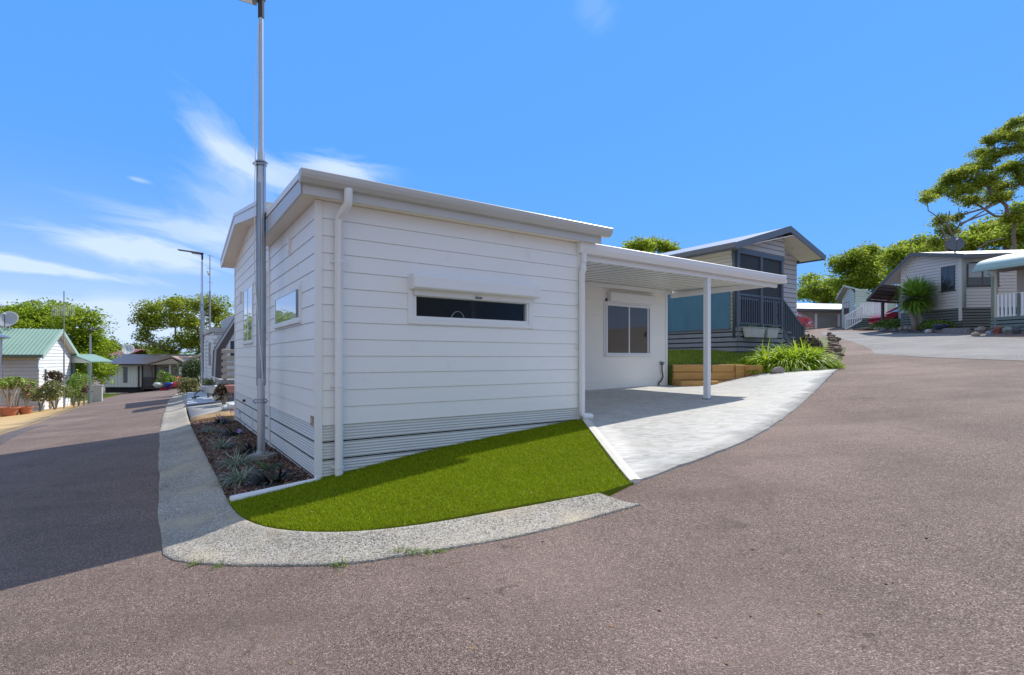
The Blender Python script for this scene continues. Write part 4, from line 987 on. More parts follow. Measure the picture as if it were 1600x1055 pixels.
# window and blue blind
window(nh, ffr(xy(fn(2.6, .4, 0)), U, OUTR), .25, .62, 2.95, 4.35, DALU, PANE, fw=.05)
mb = MB(); q0 = fn(-.05, .25, 0)
vs_ = [];
for i in range(41):
    b = .2+i*.19; dx = -.07+.012*math.sin(i*1.7); vs_.append((b, dx))
k = len(mb.v)
for b, dx in vs_:
    for z in (FLZ-.04, (FLZ+3.62)/2, 3.60+.05*math.sin(b*3)): mb.v.append(fn(dx, b, z))
for i in range(40):
    for j in range(2): mb.f.append((i*3+j, i*3+j+1, i*3+3+j+1, i*3+3+j))
bl = mb.build('side_blind', BLUE, nh, smooth=True)
mb = MB(); mb.tube([fn(-.07, .2, FLZ-.04), fn(-.07, 7.8, FLZ-.04)], .02, 6); mb.build('bottom_rail', SLATE, bl)
# posts, beams, screens, railing
for a in (.0, 1.22, 2.42):
    mb = MB(); mb.fbox(fn, a, a+.12, -.02, .10, FLZ-.05 if a else NZ+.45, BEAM+.0); mb.build('post', SLATE, nh, bevel=.008)
mb = MB(); mb.tube([fn(-.12, .06, EAVN-.05), fn(-.12, .06, EAVN-.25), fn(-.04, .08, EAVN-.5), fn(-.04, .08, NZ+.45)], .045, 8); mb.build('downpipe', SLATE, nh, smooth=True)
mb = MB(); mb.fbox(fn, -.02, 2.58, -.03, .11, BEAM, BEAM+.14); mb.build('beam', SLATE, nh, bevel=.006)
for a0, a1 in ((.12, 1.22), (1.34, 2.42)):
    mb = MB(); zz = 3.32
    mb.fbox(fn, a0+.01, a1-.01, .03, .045, zz, BEAM-.002); s = mb.build('screen', MESH, nh)
    mb = MB(); mb.fbox(fn, a0+.01, a1-.01, .02, .055, zz-.05, zz); mb.build('screen_rail', SLATE, s)
    mb = MB(); mb.fbox(fn, a0, a1, -.0, .06, FLZ+.96, FLZ+1.02); mb.fbox(fn, a0, a1, .0, .05, FLZ+.10, FLZ+.15)
    r_ = mb.build('railing', SLATE, nh); n_b = 9
    for i in range(n_b):
        a = a0+(a1-a0)*(i+.5)/n_b; mb = MB(); mb.fbox(fn, a-.02, a+.02, .01, .04, FLZ+.15, FLZ+.96); mb.build('baluster', SLATE, r_)
# white furniture glimpse behind the railing: a low white wall unit
for a0, lab in ((1.4, 'low white storage box on the verandah nearest the middle post'), (1.9, 'low white storage box on the verandah nearest the stairs')):
    ob = MB(); ob.fbox(fn, a0, a0+.4, .5, .9, FLZ+.04, FLZ+.20); ob.fbox(fn, a0-.02, a0+.42, .48, .92, FLZ+.20, FLZ+.225); o = ob.build('storage_box', TRIM); tag(o, lab, 'storage box')
# roof: two slopes with ridge running back
ov = .35
AR = 2.3; AL0, AR1 = -.58, 4.45
def nz(a): return 5.60-abs(a-AR)*.30
mb = MB()
for a0, a1 in ((AL0, AR), (AR, AR1)):
    mb.hull8([fn(a0, -ov, nz(a0)), fn(a1, -ov, nz(a1)), fn(a1, 9, nz(a1)), fn(a0, 9, nz(a0)), fn(a0, -ov, nz(a0)+.05), fn(a1, -ov, nz(a1)+.05), fn(a1, 9, nz(a1)+.05), fn(a0, 9, nz(a0)+.05)])
rf = mb.build('roof', ZINC, nh)
mb = MB()
for a0, a1 in ((AL0, AR), (AR, AR1)):
    mb.hull8([fn(a0, -ov-.03, nz(a0)-.13), fn(a1, -ov-.03, nz(a1)-.13), fn(a1, -ov-.004, nz(a1)-.13), fn(a0, -ov-.004, nz(a0)-.13), fn(a0, -ov-.03, nz(a0)+.07), fn(a1, -ov-.03, nz(a1)+.07), fn(a1, -ov-.004, nz(a1)+.07), fn(a0, -ov-.004, nz(a0)+.07)])
mb.build('barge_board', mat('grey_barge_paint', (.14, .15, .17), .45), nh)
mb = MB(); mb.prism([fn(AL0-b, -ov-.03, nz(AL0)+z) for b, z in [(0, -.14), (0, .05), (.12, .05), (.13, .0), (.10, -.09)]], fn(0, 9, 0)-fn(0, -ov-.03, 0)); mb.prism([fn(AR1+b, -ov-.03, nz(AR1)+z) for b, z in [(0, -.14), (0, .05), (.12, .05), (.13, .0), (.10, -.09)]], fn(0, 9, 0)-fn(0, -ov-.03, 0)); mb.build('gutter', mat('grey_barge_paint', (.14, .15, .17), .45), nh)
mb = MB()
mb.hull8([fn(2.62, -ov, nz(2.62)-.10), fn((AR1-.03), -ov, nz((AR1-.03))-.10), fn((AR1-.03), .4, nz((AR1-.03))-.10), fn(2.62, .4, nz(2.62)-.10), fn(2.62, -ov, nz(2.62)-.07), fn((AR1-.03), -ov, nz((AR1-.03))-.07), fn((AR1-.03), .4, nz((AR1-.03))-.07), fn(2.62, .4, nz(2.62)-.07)])
mb.hull8([fn(AL0+.03, -ov, nz(AL0+.03)-.10), fn(2.6, -ov, nz(2.6)-.10), fn(2.6, -.003, nz(2.6)-.10), fn(AL0+.03, -.003, nz(AL0+.03)-.10), fn(AL0+.03, -ov, nz(AL0+.03)-.07), fn(2.6, -ov, nz(2.6)-.07), fn(2.6, -.003, nz(2.6)-.07), fn(AL0+.03, -.003, nz(AL0+.03)-.07)])
mb.fbox(fn, AL0+.03, .0, .0, 8.5, EAVN-.09, EAVN-.06)
mb.build('soffit', CREAMS, nh)
mb = MB(); mb.lathe(fn(3.4, .1, nz(3.4)-.125), [(.05, 0), (.05, .02)], 12); mb.build('downlight', ALU, nh)
# steps with sloping rail
st = MB()
for i in range(6): st.fbox(fn, 2.60+i*.24, 2.60+i*.24+.26, -.1, .7, FLZ-.10-i*.155, FLZ-.06-i*.155)
st.build('step', SLATEG, nh)
mb = MB(); mb.hull8([fn(2.5, -.03, FLZ+.93), fn(3.75, -.03, FLZ+.10), fn(3.75, .03, FLZ+.10), fn(2.5, .03, FLZ+.93), fn(2.5, -.03, FLZ+1.0), fn(3.75, -.03, FLZ+.17), fn(3.75, .03, FLZ+.17), fn(2.5, .03, FLZ+1.0)])
mb.hull8([fn(2.5, -.06, FLZ-.25), fn(3.75, -.06, FLZ-1.0), fn(3.75, -.02, FLZ-1.0), fn(2.5, -.02, FLZ-.25), fn(2.5, -.06, FLZ-.03), fn(3.75, -.06, FLZ-.8), fn(3.75, -.02, FLZ-.8), fn(2.5, -.02, FLZ-.03)])
r_ = mb.build('stair_railing', SLATE, nh)
for i in range(11):
    a = 2.6+i*.112; mb = MB(); mb.fbox(fn, a-.018, a+.018, -.02, .02, FLZ-.12-(a-2.5)*.62, FLZ+.95-(a-2.5)*.664); mb.build('baluster', SLATE, r_)
mb = MB(); mb.fbox(fn, 3.74, 3.83, -.05, .05, 1.2, FLZ+.2); mb.build('newel_post', SLATE, nh)
# planter boxes hung on the verandah
PLANTER = mat('grey_plastic_planter', (.52, .54, .55), .5, var=.3, vs=5)
PLEAF = mat('planter_leaves', (.06, .15, .04), .5, island=.3, transl=.2)
for i, (a0, a1, lab) in enumerate([(.18, 1.0, 'grey planter trough hung nearest the corner post under the verandah railing'), (1.12, 1.75, 'grey planter trough hung under the railing on the stair side')]):
    root = thing('planter_box', lab, 'planter box', fn((a0+a1)/2, -.2, FLZ-.28), 'troughs hung on the slate blue verandah')
    mb = MB(); mb.hull8([fn(a0+.05, -.26, FLZ-.30), fn(a1-.05, -.26, FLZ-.30), fn(a1-.05, -.08, FLZ-.30), fn(a0+.05, -.08, FLZ-.30), fn(a0, -.30, FLZ-.02), fn(a1, -.30, FLZ-.02), fn(a1, -.04, FLZ-.02), fn(a0, -.04, FLZ-.02)]); mb.build('trough', PLANTER, root, bevel=.01)
    mb = MB(); mb.fbox(fn, a0-.02, a1+.02, -.32, -.03, FLZ-.018, FLZ+.005); mb.build('rim', PLANTER, root, bevel=.004)
    leafmesh('leaves', np.array([tuple(fn(RS.uniform(a0+.05, a1-.05), RS.uniform(-.27, -.08), FLZ+RS.uniform(.0, .05 if i else .09))) for _ in range(160)]), .06, PLEAF, root)

# retaining sleepers, lawn terrace
TIMB = mat('treated_pine_sleeper', (.52, .27, .075), .75, var=.75, vs=3, col2=(.62, .38, .14), stretch=(1, 1, 7), bump=.4, bs=25, dirt=((.20, .14, .05), 5, .60, .7))
ra = Vector((*H(9.16, 2.62), 0)); rb = Vector((p_ret.x, p_ret.y, 0)); (dx_, dy_), RL = vec2(ra, rb); rn = (dy_, -dx_)
frt = ffr((ra.x, ra.y), (dx_, dy_), rn)     # outward = towards the driveway
rt_ = thing('retaining_wall', 'treated pine sleeper retaining wall between driveway and neighbour lawn', 'retaining wall', frt(0, 0, .85))
def sleeper(a0, a1, b0, b1, z0, z1):
    mb = MB(); mb.fbox(frt, a0, a1, b0, b1, z0, z1); mb.build('sleeper', TIMB, rt_, bevel=.012)
zt = 1.345
sleeper(0, 1.03, -.08, .0, zt-.185, zt); sleeper(1.045, RL-.24, -.08, .005, zt-.19, zt-.003)
sleeper(0, 1.75, -.08, .012, zt-.385, zt-.195); sleeper(1.765, RL-.24, -.08, .008, zt-.385, zt-.2)
sleeper(0, RL-.24, -.08, .0, zt-.58, zt-.39)
sleeper(RL-.235, RL, -.14, .06, zt-.75, zt-.01)
sleeper(0, .78, .03, .35, zt-.62, zt-.395); sleeper(.80, 1.0, .03, .36, zt-.62, zt-.40); sleeper(1.01, 1.5, .03, .2, zt-.62, zt-.43)
# return sleeper running off to the right
rb2 = gp(1190, 585); d2, L2 = vec2((rb.x, rb.y), (rb2.x, rb2.y)); fr2 = ffr((rb.x, rb.y), d2, (d2[1], -d2[0]))
mb = MB(); mb.fbox(fr2, .02, L2, -.09, 0, .85, 1.325); mb.build('sleeper', TIMB, rt_, bevel=.012)
lc = [(ra.x, ra.y, zt-.03), (rb.x, rb.y, zt-.06), (rb2.x, rb2.y, 1.22), (N0.x, N0.y, NZ), (*xy(fn(0, 7, 0)), NZ-.1), (*xy(fn(4, 0, 0)), 1.72), (*xy(fn(2.5, -.1, 0)), 1.68), (*H(9.3, 8), 1.45), (*xy(fn(3.8, -1.2, 0)), 1.62)]
p_e = gp(1312, 576); lc += [(p_e.x, p_e.y, p_e.z), (p_b2.x, p_b2.y, p_b2.z+.02), (p_b1.x, p_b1.y, p_b1.z+.02)]
p_f = gp(1322, 545); p_g = gp(1292, 527); lc += [(p_f.x, p_f.y, p_f.z), (p_g.x, p_g.y, p_g.z)]
Nh = tps(lc)
npoly = [frt(0, -.06, 0).to_2d()[:], frt(RL, -.06, 0).to_2d()[:], fr2(L2, -.05, 0).to_2d()[:], (p_b2.x, p_b2.y+.03), (p_e.x-.02, p_e.y+.03), (p_f.x, p_f.y), (p_g.x, p_g.y), xy(fn(5, 3, 0)), xy(fn(5, 9, 0)), xy(fn(-2, 9, 0)), H(9.2, 7)]
nl = sheet('lawn', npoly, Nh, LAWN, step=.35, lift=.0, skirt=.5); tag(nl, 'raised lawn and garden around the slate blue verandah house', 'lawn', kind='stuff')
gpoly = [frt(0, -.08, 0).to_2d()[:], frt(RL, -.1, 0).to_2d()[:], fr2(L2, -.05, 0).to_2d()[:], (p_b2.x-.6, p_b2.y+.1), xy(fn(1.2, -.9, 0)), xy(fn(1.0, -.1, 0)), xy(fn(-.1, -.1, 0)), xy(fn(-.1, 3, 0)), H(9.2, 5)]
grass('grass_blades', gpoly, Nh, 1500, .07, .016, LB, .5, parent=nl)
YG = mat('bright_groundcover', (.34, .46, .03), .55, island=.35, transl=.35)
def mound(c, rx, ry, h, n, size, m, label, cat, name, aspect=2, up=.4):
    root = thing(name, label, cat, c); t = RS.uniform(0, 2*np.pi, n); rr = np.sqrt(RS.uniform(0, 1, n)); z = h*np.sqrt(np.clip(1-rr**2, 0, 1))*RS.uniform(.55, 1, n)
    leafmesh('leaves', np.column_stack([c[0]+rx*rr*np.cos(t), c[1]+ry*rr*np.sin(t), c[2]+z]), size, m, root, up=up, aspect=aspect); return root
c = at(1200, 577, 13.1); mound((c.x, c.y, Nh(c.x, c.y)), .55, .35, .13, 1600, .06, YG, 'low bright yellow green groundcover beside the pine sleepers', 'groundcover', 'groundcover')
c = at(1165, 566, 14.0); mound((c.x, c.y, Nh(c.x, c.y)), .28, .22, .14, 500, .06, YG, 'small bright green plant at the end of the raised lawn', 'plant', 'small_plant')
# agapanthus clump
AGA = mat('agapanthus_leaves', (.36, .52, .03), .5, island=.5, transl=.45, spec=.2)
cx = at(1249, 577, 12.9); cz0 = 1.24
root = thing('agapanthus_clump', 'large clump of arching glossy strap leaves below the stair railing', 'plant', (cx.x, cx.y, cz0))
rts, drs, ls = [], [], []
for _ in range(125):
    a = RS.uniform(0, 2*np.pi); q = math.sqrt(RS.uniform(0, 1)); hx, hy = cx.x+.74*q*math.cos(a), cx.y+.44+.44*q*math.sin(a)
    hz = Nh(hx, hy)+.04; n = 27
    for _ in range(n):
        b = RS.uniform(0, 2*np.pi); k = RS.uniform(.12, 1.15); rts.append((hx+.04*math.cos(b), hy+.04*math.sin(b), hz)); drs.append((math.cos(b)*k+math.cos(a)*q*.25, math.sin(b)*k+math.sin(a)*q*.25, 1.25)); ls.append(RS.uniform(.5, .80))
blades('leaves', rts, drs, ls, .042, 2.2, AGA, root, segs=6, taper=.25)
DKS = mat('purple_brown_leaves', (.14, .12, .08), .6, island=.5, transl=.2)
c = at(1262, 535, 14.6); mound((c.x, c.y, 1.55), .45, .35, .62, 1800, .10, DKS, 'dull purple green shrub behind the strap leaf clump', 'shrub', 'shrub', 2, .2)
# rocks along the drive edge and dry stone edge by the road
ROCK = mat('sandstone_rock', (.30, .25, .21), .9, var=.8, vs=7, col2=(.42, .38, .34), bump=.8, bs=18)
ROCKD = mat('dark_rough_rock', (.10, .07, .055), .9, var=.8, vs=9, col2=(.22, .16, .125), bump=.8, bs=18)
rocks = [(1215, 577, .17, 'flat brown'), (1232, 579, .14, 'rounded tan'), (1246, 579, .17, 'pale whitish'), (1262, 578, .15, 'low grey'), (1285, 576, .12, 'squarish brown')]
for i, (px, py, r_, kd) in enumerate(rocks):
    c = at(px, py, 12.55+.1*(i % 2)); c.z = Nh(c.x, c.y)+.03; mb = MB(); mb.blob(c, (r_, r_*.6, r_*.55), 2, .16, i+3)
    o = mb.build('garden_rock', ROCK, smooth=False); tag(o, kd+' rock under the strap leaf clump, number %s along the drive edge' % ['one', 'two', 'three', 'four', 'five'][i], 'rock', 'rocks edging the strap leaf clump')
k = 0; words = ['lowest', 'second', 'third', 'fourth', 'fifth', 'sixth', 'seventh', 'eighth', 'ninth', 'tenth', 'topmost']
for i in range(11):
    t = i/10; px = 1309+14*math.sin(t*2.2)-t*14; py = 574-t*44; c = gp(px, py); mb = MB(); mb.blob((c.x-.1, c.y+.1, c.z+.10), (.15+.04*math.sin(i*5), .13, .11+.03*math.cos(i*3)), 2, .26, i+40)
    o = mb.build('stone', ROCKD); tag(o, words[i]+' dark rough stone from the drive corner up the road edge', 'stone', 'dry stones edging the road')
    mb = MB(); mb.blob((c.x-.22, c.y+.15, c.z+.24), (.13, .12, .08), 2, .25, i+80)
    o = mb.build('stone', ROCKD); tag(o, words[i]+' stone in the upper course behind the road edge stones', 'stone', 'dry stones edging the road')
c = gp(1315, 577); mound((c.x-.05, c.y+.15, c.z), .2, .25, .18, 500, .05, YG, 'straggly yellow green weeds at the drive corner by the stones', 'weed', 'weeds')

# ================================================================== cars
RED = mat('red_car_paint', (.42, .012, .03), .28, coat=.6, var=.15, vs=2); CGL = glass('car_glass', (.03, .04, .05)); TYRE = mat('tyre_rubber', (.02, .02, .022), .8); RIM = mat('alloy_rim', (.5, .5, .52), .3, metal=.8)
TL = mat('red_tail_lamp', (.55, .03, .02), .2, coat=.5); PLATE = mat('number_plate', (.75, .75, .70), .5)
def make_car(loc, label):
    root = thing('parked_car', label, 'car', (0, 0, 0), 'red cars on the hill')
    st = [(-2.15, .35, .80, .62, .80), (-2.05, .28, .98, .74, .86), (-1.75, .25, 1.02, .80, .88), (-.9, .22, .98, .84, .90), (0, .22, .95, .85, .90), (.9, .22, .93, .84, .90), (1.6, .25, .86, .80, .88), (2.05, .28, .72, .70, .82), (2.2, .35, .60, .55, .70)]
    mb = MB()
    for x, zb, zt_, wt, wb in st:
        for y, z in [(-wb*.95, zb), (-wb, zb+.2), (-wb, zt_-.18), (-wt, zt_), (0, zt_+.02), (wt, zt_), (wb, zt_-.18), (wb, zb+.2), (wb*.95, zb)]: mb.v.append(Vector((x, y, z)))
    for i in range(len(st)-1):
        for j in range(9): mb.f.append((i*9+j, i*9+(j+1) % 9, (i+1)*9+(j+1) % 9, (i+1)*9+j))
    mb.f.append(tuple(range(9))); mb.f.append(tuple((len(st)-1)*9+j for j in range(9)))
    body = mb.build('body', RED, root, origin=(0, 0, 0)); clear_smooth(body, 35)
    cab = [(-1.85, 1.0, .74, .70), (-1.25, 1.40, .60, .76), (-.5, 1.46, .62, .80), (.3, 1.42, .62, .80), (1.15, .93, .74, .76)]
    mb = MB()
    for x, zt_, wt, wb in cab:
        for y, z in [(-wb, .93), (-wt, zt_), (0, zt_+.02), (wt, zt_), (wb, .93)]: mb.v.append(Vector((x, y, z)))
    for i in range(4):
        for j in range(4): mb.f.append((i*5+j, i*5+j+1, (i+1)*5+j+1, (i+1)*5+j))
    clear_smooth(mb.build('windows', CGL, root, origin=(0, 0, 0)), 30)
    mb = MB()
    mb.hull8([(-1.2, -.60, 1.41), (.35, -.60, 1.42), (.35, .60, 1.42), (-1.2, .60, 1.41), (-1.2, -.56, 1.46), (.3, -.56, 1.475), (.3, .56, 1.475), (-1.2, .56, 1.46)])
    mb.build('roof', RED, root, bevel=.02)
    for sy in (-1, 1):
        mb = MB()
        for xa, za, xb, zb_ in [(-1.86, .98, -1.22, 1.44), (-.32, .95, -.32, 1.46), (1.15, .95, .33, 1.44)]:
            mb.tube([(xa, sy*.765, za), (xb, sy*.60, zb_)], .035, 6)
        mb.build('pillar', RED, root)
    for sx in (-1.35, 1.35):
        for sy in (-1, 1):
            def disc(r_, y0, y1, nm, m, par):
                mb = MB(); mb.tube([(sx, sy*y0, .32), (sx, sy*y1, .32)], r_, 20); return mb.build(nm, m, par)
            wh = disc(.32, .70, .91, 'wheel', TYRE, root); disc(.20, .90, .925, 'rim', RIM, wh)
    for sy in (-1, 1):
        mb = MB(); mb.hull8([(-2.16, sy*.50, .66), (-2.0, sy*.86, .66), (-1.8, sy*.90, .66), (-2.0, sy*.5, .66), (-2.12, sy*.50, .86), (-1.98, sy*.84, .86), (-1.75, sy*.87, .86), (-1.95, sy*.5, .86)]); mb.build('tail_light', TL, root, bevel=.01)
        mb = MB(); mb.hull8([(2.0, sy*.45, .56), (2.2, sy*.5, .56), (2.05, sy*.78, .56), (1.9, sy*.8, .56), (2.0, sy*.45, .70), (2.14, sy*.5, .68), (2.0, sy*.78, .70), (1.9, sy*.8, .70)]); mb.build('headlight', ALU, root)
    mb = MB(); mb.box(-2.19, -2.165, -.22, .22, .55, .67); mb.build('number_plate', PLATE, root)
    mb = MB(); mb.box(-2.24, -2.10, -.82, .82, .30, .48); mb.build('bumper', RED, root, bevel=.03)
    return root
car = make_car((0, 0, 0), 'red hatchback parked in front of the white roofed garage row')
cp = gp(1250, 519); car.location = (cp.x-.80, cp.y+1.6, cp.z+.04); car.rotation_euler = (0, 0, R(132))
cp2 = at(1428, 505, 31.2); dup(car, (cp2.x, cp2.y, g(cp2.x, cp2.y)-.02), R(172), 'red car half hidden behind the garden bed under the dark pergola')

# ================================================================== garage row
def simple_roof(root, fr, a0, a1, be0, be1, z0, zr, m, br=None, th=.05, name='roof'):
    br = (be0+be1)/2 if br is None else br; mb = MB()
    for b0, b1, za, zb in ((be0, br, z0, zr), (br, be1, zr, z0)):
        mb.hull8([fr(a0, b0, za), fr(a1, b0, za), fr(a1, b1, zb), fr(a0, b1, zb), fr(a0, b0, za+th), fr(a1, b0, za+th), fr(a1, b1, zb+th), fr(a0, b1, zb+th)])
    return mb.build(name, m, root)
GREYW = mat('grey_garage_panel', (.30, .30, .29), .6, var=.3, vs=1.5); WROOF = mat('white_roof_sheeting', (.46, .50, .56), .4, var=.3, vs=.8, bump=0)
Y = 42.; pa_ = at(1238, 517, Y); pb_ = at(1345, 515, Y+1.0); sd_, sL = vec2(pa_, pb_); fs = ffr(xy(pa_), sd_, (-sd_[1], sd_[0])); sz = 3.5
gr_ = thing('garage_row', 'long low garage row with white roof and grey doors beyond the red car', 'garage', fs(0, 0, sz))
zt1 = 1.5+(HZ-484)/F*Y
mb = MB(); mb.fbox(fs, 0, sL, 0, 5, sz-1, zt1+.02); mb.build('wall', mat('beige_fibro', (.42, .39, .35), .7), gr_)
for i in range(3):
    mb = MB(); a0 = .1+i*sL/3; a1 = (i+1)*sL/3-.15; mb.fbox(fs, a0, a1, -.03, -.002, sz-.6, zt1-.38); d_ = mb.build('door', GREYW, gr_)
    for q in range(6): pass
for i in range(4):
    mb = MB(); a0 = i*sL/3-.09; mb.fbox(fs, a0, a0+.18, -.08, -.0, sz-.6, zt1-.3); mb.build('door_post', TRIM, gr_)
simple_roof(gr_, fs, -.3, sL+.3, -.4, 5.4, zt1, zt1+.78, WROOF)
mb = MB(); mb.fbox(fs, -.3, sL+.3, -.44, -.40, zt1-.14, zt1+.06); mb.build('gutter', mat('dark_gutter', (.12, .13, .14), .5), gr_)

# ================================================================== pale green house
MINT = mat('pale_green_weatherboard', (.50, .60, .52), .55, var=.25, vs=2, col2=(.44, .54, .47)); MINTD = mat('green_slat_skirting', (.12, .18, .15), .6, var=.3, vs=3); MROOF = mat('pale_green_roof', (.52, .62, .58), .4, var=.2, vs=1)
Y = 36.; k0 = at(1336, 510, Y); mh = thing('green_house', 'pale green weatherboard house with white railed deck up the hill', 'house', k0)
def PW(px, py, Y): return at(px, py, Y)
zfl = 1.5+(HZ-497)/F*Y; zev = 1.5+(HZ-463)/F*Y
K0 = xy(k0); Lk = (K0[0]+.87, K0[1]+2.77)
nl_ = norm_out(Lk, K0, (K0[0]+8, K0[1]))
fd, fL_ = vec2(Lk, K0)
zap = 1.5+(HZ-447)/F*(Y+1.2); apx = fL_*.55
mw = wallpart(mh, Lk, K0, nl_, zfl-.9, zap, MINT, .17, clips=[(Vector((Lk[0]+fd[0]*apx, Lk[1]+fd[1]*apx, zap-.08)), Vector((fd[0]*.45, fd[1]*.45, 1)).normalized()), (Vector((Lk[0]+fd[0]*apx, Lk[1]+fd[1]*apx, zap-.08)), Vector((-fd[0]*.45, -fd[1]*.45, 1)).normalized())])
fm = ffr(Lk, fd, nl_)
window(mh, fm, .5, 1.7, zfl+.45, zfl+1.3, mat('brown_frame', (.22, .12, .1), .5), PANE, [1.1], fw=.05)
E0 = xy(at(1356, 500, Y)); wallpart(mh, K0, E0, (0, -1), zfl-.2, zev+.5, MINT, .17)
E1 = xy(at(1400, 500, Y-.5)); wallpart(mh, E0, E1, (0, -1), zfl-.2, zev+.2, MINT, .17)
fe = ffr(E0, vec2(E0, E1)[0], (0, -1)); window(mh, fe, .25, 1.0, zfl+.05, zfl+1.55, ALU, mat('pale_curtain_glass', (.42, .40, .50), .2), [.62], fw=.07, sill=False)
mb = MB(); rid = Vector((Lk[0]+fd[0]*apx, Lk[1]+fd[1]*apx, zap)); e_l = Vector((Lk[0]-fd[0]*.35, Lk[1]-fd[1]*.35, zap-(apx+.35)*.40)); e_r = Vector((K0[0]+1.2, K0[1]-.35, zap-(1.9)*.36)); bk = Vector((6.6, 9, 0)); fo_ = Vector((nl_[0], nl_[1], 0))*.35
for a, b in ((e_l, rid), (rid, e_r)): mb.hull8([a+fo_, b+fo_, b+bk, a+bk, a+fo_+Vector((0, 0, .10)), b+fo_+Vector((0, 0, .10)), b+bk+Vector((0, 0, .10)), a+bk+Vector((0, 0, .10))])
mb.hull8([e_r+Vector((0, 0, -.02)), e_r+Vector((2.4, -.3, -.0)), e_r+Vector((6.8, 6, .4)), e_r+Vector((4.4, 6, .4)), e_r+Vector((0, 0, .06)), e_r+Vector((2.4, -.3, .08)), e_r+Vector((6.8, 6, .5)), e_r+Vector((4.4, 6, .5))])
mb.build('roof', MROOF, mh)
dk0 = xy(at(1345, 500, Y-1.2)); dk1 = xy(at(1386, 500, Y-1.6)); fk = ffr(dk0, vec2(dk0, dk1)[0], (0, -1)); dL = vec2(dk0, dk1)[1]
mb = MB(); mb.fbox(fk, 0, dL, -1.5, 0, zfl-.1, zfl); mb.build('deck', TRIM, mh)
mb = MB(); z = zfl-.12
while z > zfl-1.0: mb.fbox(fk, 0, dL, -1.4, -.02, z-.11, z); z -= .15
mb.build('deck_skirting', MINTD, mh)
mb = MB(); mb.fbox(fk, 0, dL, -.05, 0, zfl+.85, zfl+.92); mb.fbox(fk, 0, dL, -.05, 0, zfl+.08, zfl+.13); r_ = mb.build('railing', ALU, mh)
for i in range(17):
    mb = MB(); a = i*dL/16; mb.fbox(fk, a-.025, a+.025, -.045, -.005, zfl+.08, zfl+.9); mb.build('baluster', ALU, r_)
# sloping stair rail on the left
s0 = at(1346, 480, Y-1.2); s1 = at(1321, 494, Y-1.0)
mb = MB(); dz = Vector((0, 0, .9)); mb.tube([s0, s1], .04, 6); mb.tube([s0-dz, s1-dz], .04, 6); r_ = mb.build('stair_railing', ALU, mh)
for i in range(10):
    p = s0.lerp(s1, i/9); mb = MB(); mb.tube([p, p-dz], .025, 5); mb.build('baluster', ALU, r_)

# ================================================================== grey house with pergola and dish
GB = mat('grey_vinyl_weatherboard', (.60, .585, .59), .5, var=.25, vs=2, col2=(.43, .42, .44)); GSK = mat('grey_green_skirting', (.15, .17, .165), .6, var=.3, vs=3, col2=(.11, .125, .12)); GTR = mat('pale_house_trim', (.60, .60, .55), .5); GUTD = mat('dark_grey_gutter', (.10, .11, .13), .45)
Y = 24.; G0 = at(1503, 516, Y); G0.z = 2.75; gh = thing('grey_house', 'grey weatherboard house with dark pergola and roof dish on the hill', 'house', G0)
g0 = xy(G0); G1 = xy(at(1408, 500, 26.9)); G2 = xy(at(1600, 500, 23.6)); G2 = (g0[0]+(G2[0]-g0[0])*2.2, g0[1]+(G2[1]-g0[1])*2.2)
cen = (g0[0]+3, g0[1]+6)
zs = 1.5+(HZ-481)/F*24; ze = 1.5+(HZ-401)/F*24
nl_ = norm_out(g0, G1, cen); nr_ = norm_out(g0, G2, cen)
dL_, LL = vec2(g0, G1); dR_, LR = vec2(g0, G2)
ap_a = 2.2; zap = 1.5+(HZ-398)/F*26.1
def gslope(a0, z0_, a1, z1_, A, d):   # clip plane through two points along a wall, vertical-ish normal up
    sl = (z1_-z0_)/(a1-a0); return (Vector((A[0]+d[0]*a0, A[1]+d[1]*a0, z0_)), Vector((-d[0]*sl, -d[1]*sl, 1)).normalized())
wallpart(gh, g0, G1, nl_, zs, zap+.1, GB, .145, .02, clips=[gslope(0, ze, ap_a, zap, g0, dL_), gslope(ap_a, zap, 3.85, 5.35, g0, dL_)])
wallpart(gh, g0, G2, nr_, zs, ze+.1, GB, .145, .02)
# far return wall under the pergola
G3 = xy(at(1402, 500, 33)); wallpart(gh, G1, G3, norm_out(G1, G3, (30, 34)), zs-.6, 5.2, GB, .145, .02)
slatskirt(gh, g0, dL_, nl_, LL, 2.4, zs+.012, GSK, .13); slatskirt(gh, g0, dR_, nr_, LR, 2.2, zs+.012, GSK, .13)
flw = ffr(g0, dL_, nl_); frw = ffr(g0, dR_, nr_)
BLIND = mat('pale_blind_glass', (.36, .40, .44), .15)
window(gh, flw, .28, .92, 1.5+(HZ-454)/F*24.4, 1.5+(HZ-415)/F*24.4, DALU, PANE, [.6], fw=.05, dep=.04)
wr = window(gh, frw, .18, 1.50, 1.5+(HZ-448)/F*24, 1.5+(HZ-410)/F*24, DALU, PANE, [.82], fw=.06, dep=.04)
mb = MB(); zt_ = 1.5+(HZ-411)/F*24; mb.fbox(frw, .25, .78, .035, .038, zt_-.68, zt_-.04); mb.fbox(frw, .86, 1.44, .035, .038, zt_-.68, zt_-.04); mb.build('blind', BLIND, wr)
mb = MB(); mb.fbox(flw, -.02, .12, .0, .04, zs-.6, ze-.05); mb.fbox(frw, .02, .12, .0, .05, zs-.0, ze-.05); mb.build('corner_trim', GTR, gh)
mb = MB(); mb.fbox(frw, 0, LR, .003, .03, ze-.36, ze-.02); mb.build('frieze', GTR, gh)
mb = MB(); mb.tube([frw(.30, .35, ze-.02), frw(.28, .3, ze-.18), frw(.10, .10, ze-.35), frw(.06, .09, ze-.6), frw(.06, .09, zs-.05)], .05, 8); mb.build('downpipe', mat('green_grey_downpipe', (.30, .34, .33), .5), gh, smooth=True)
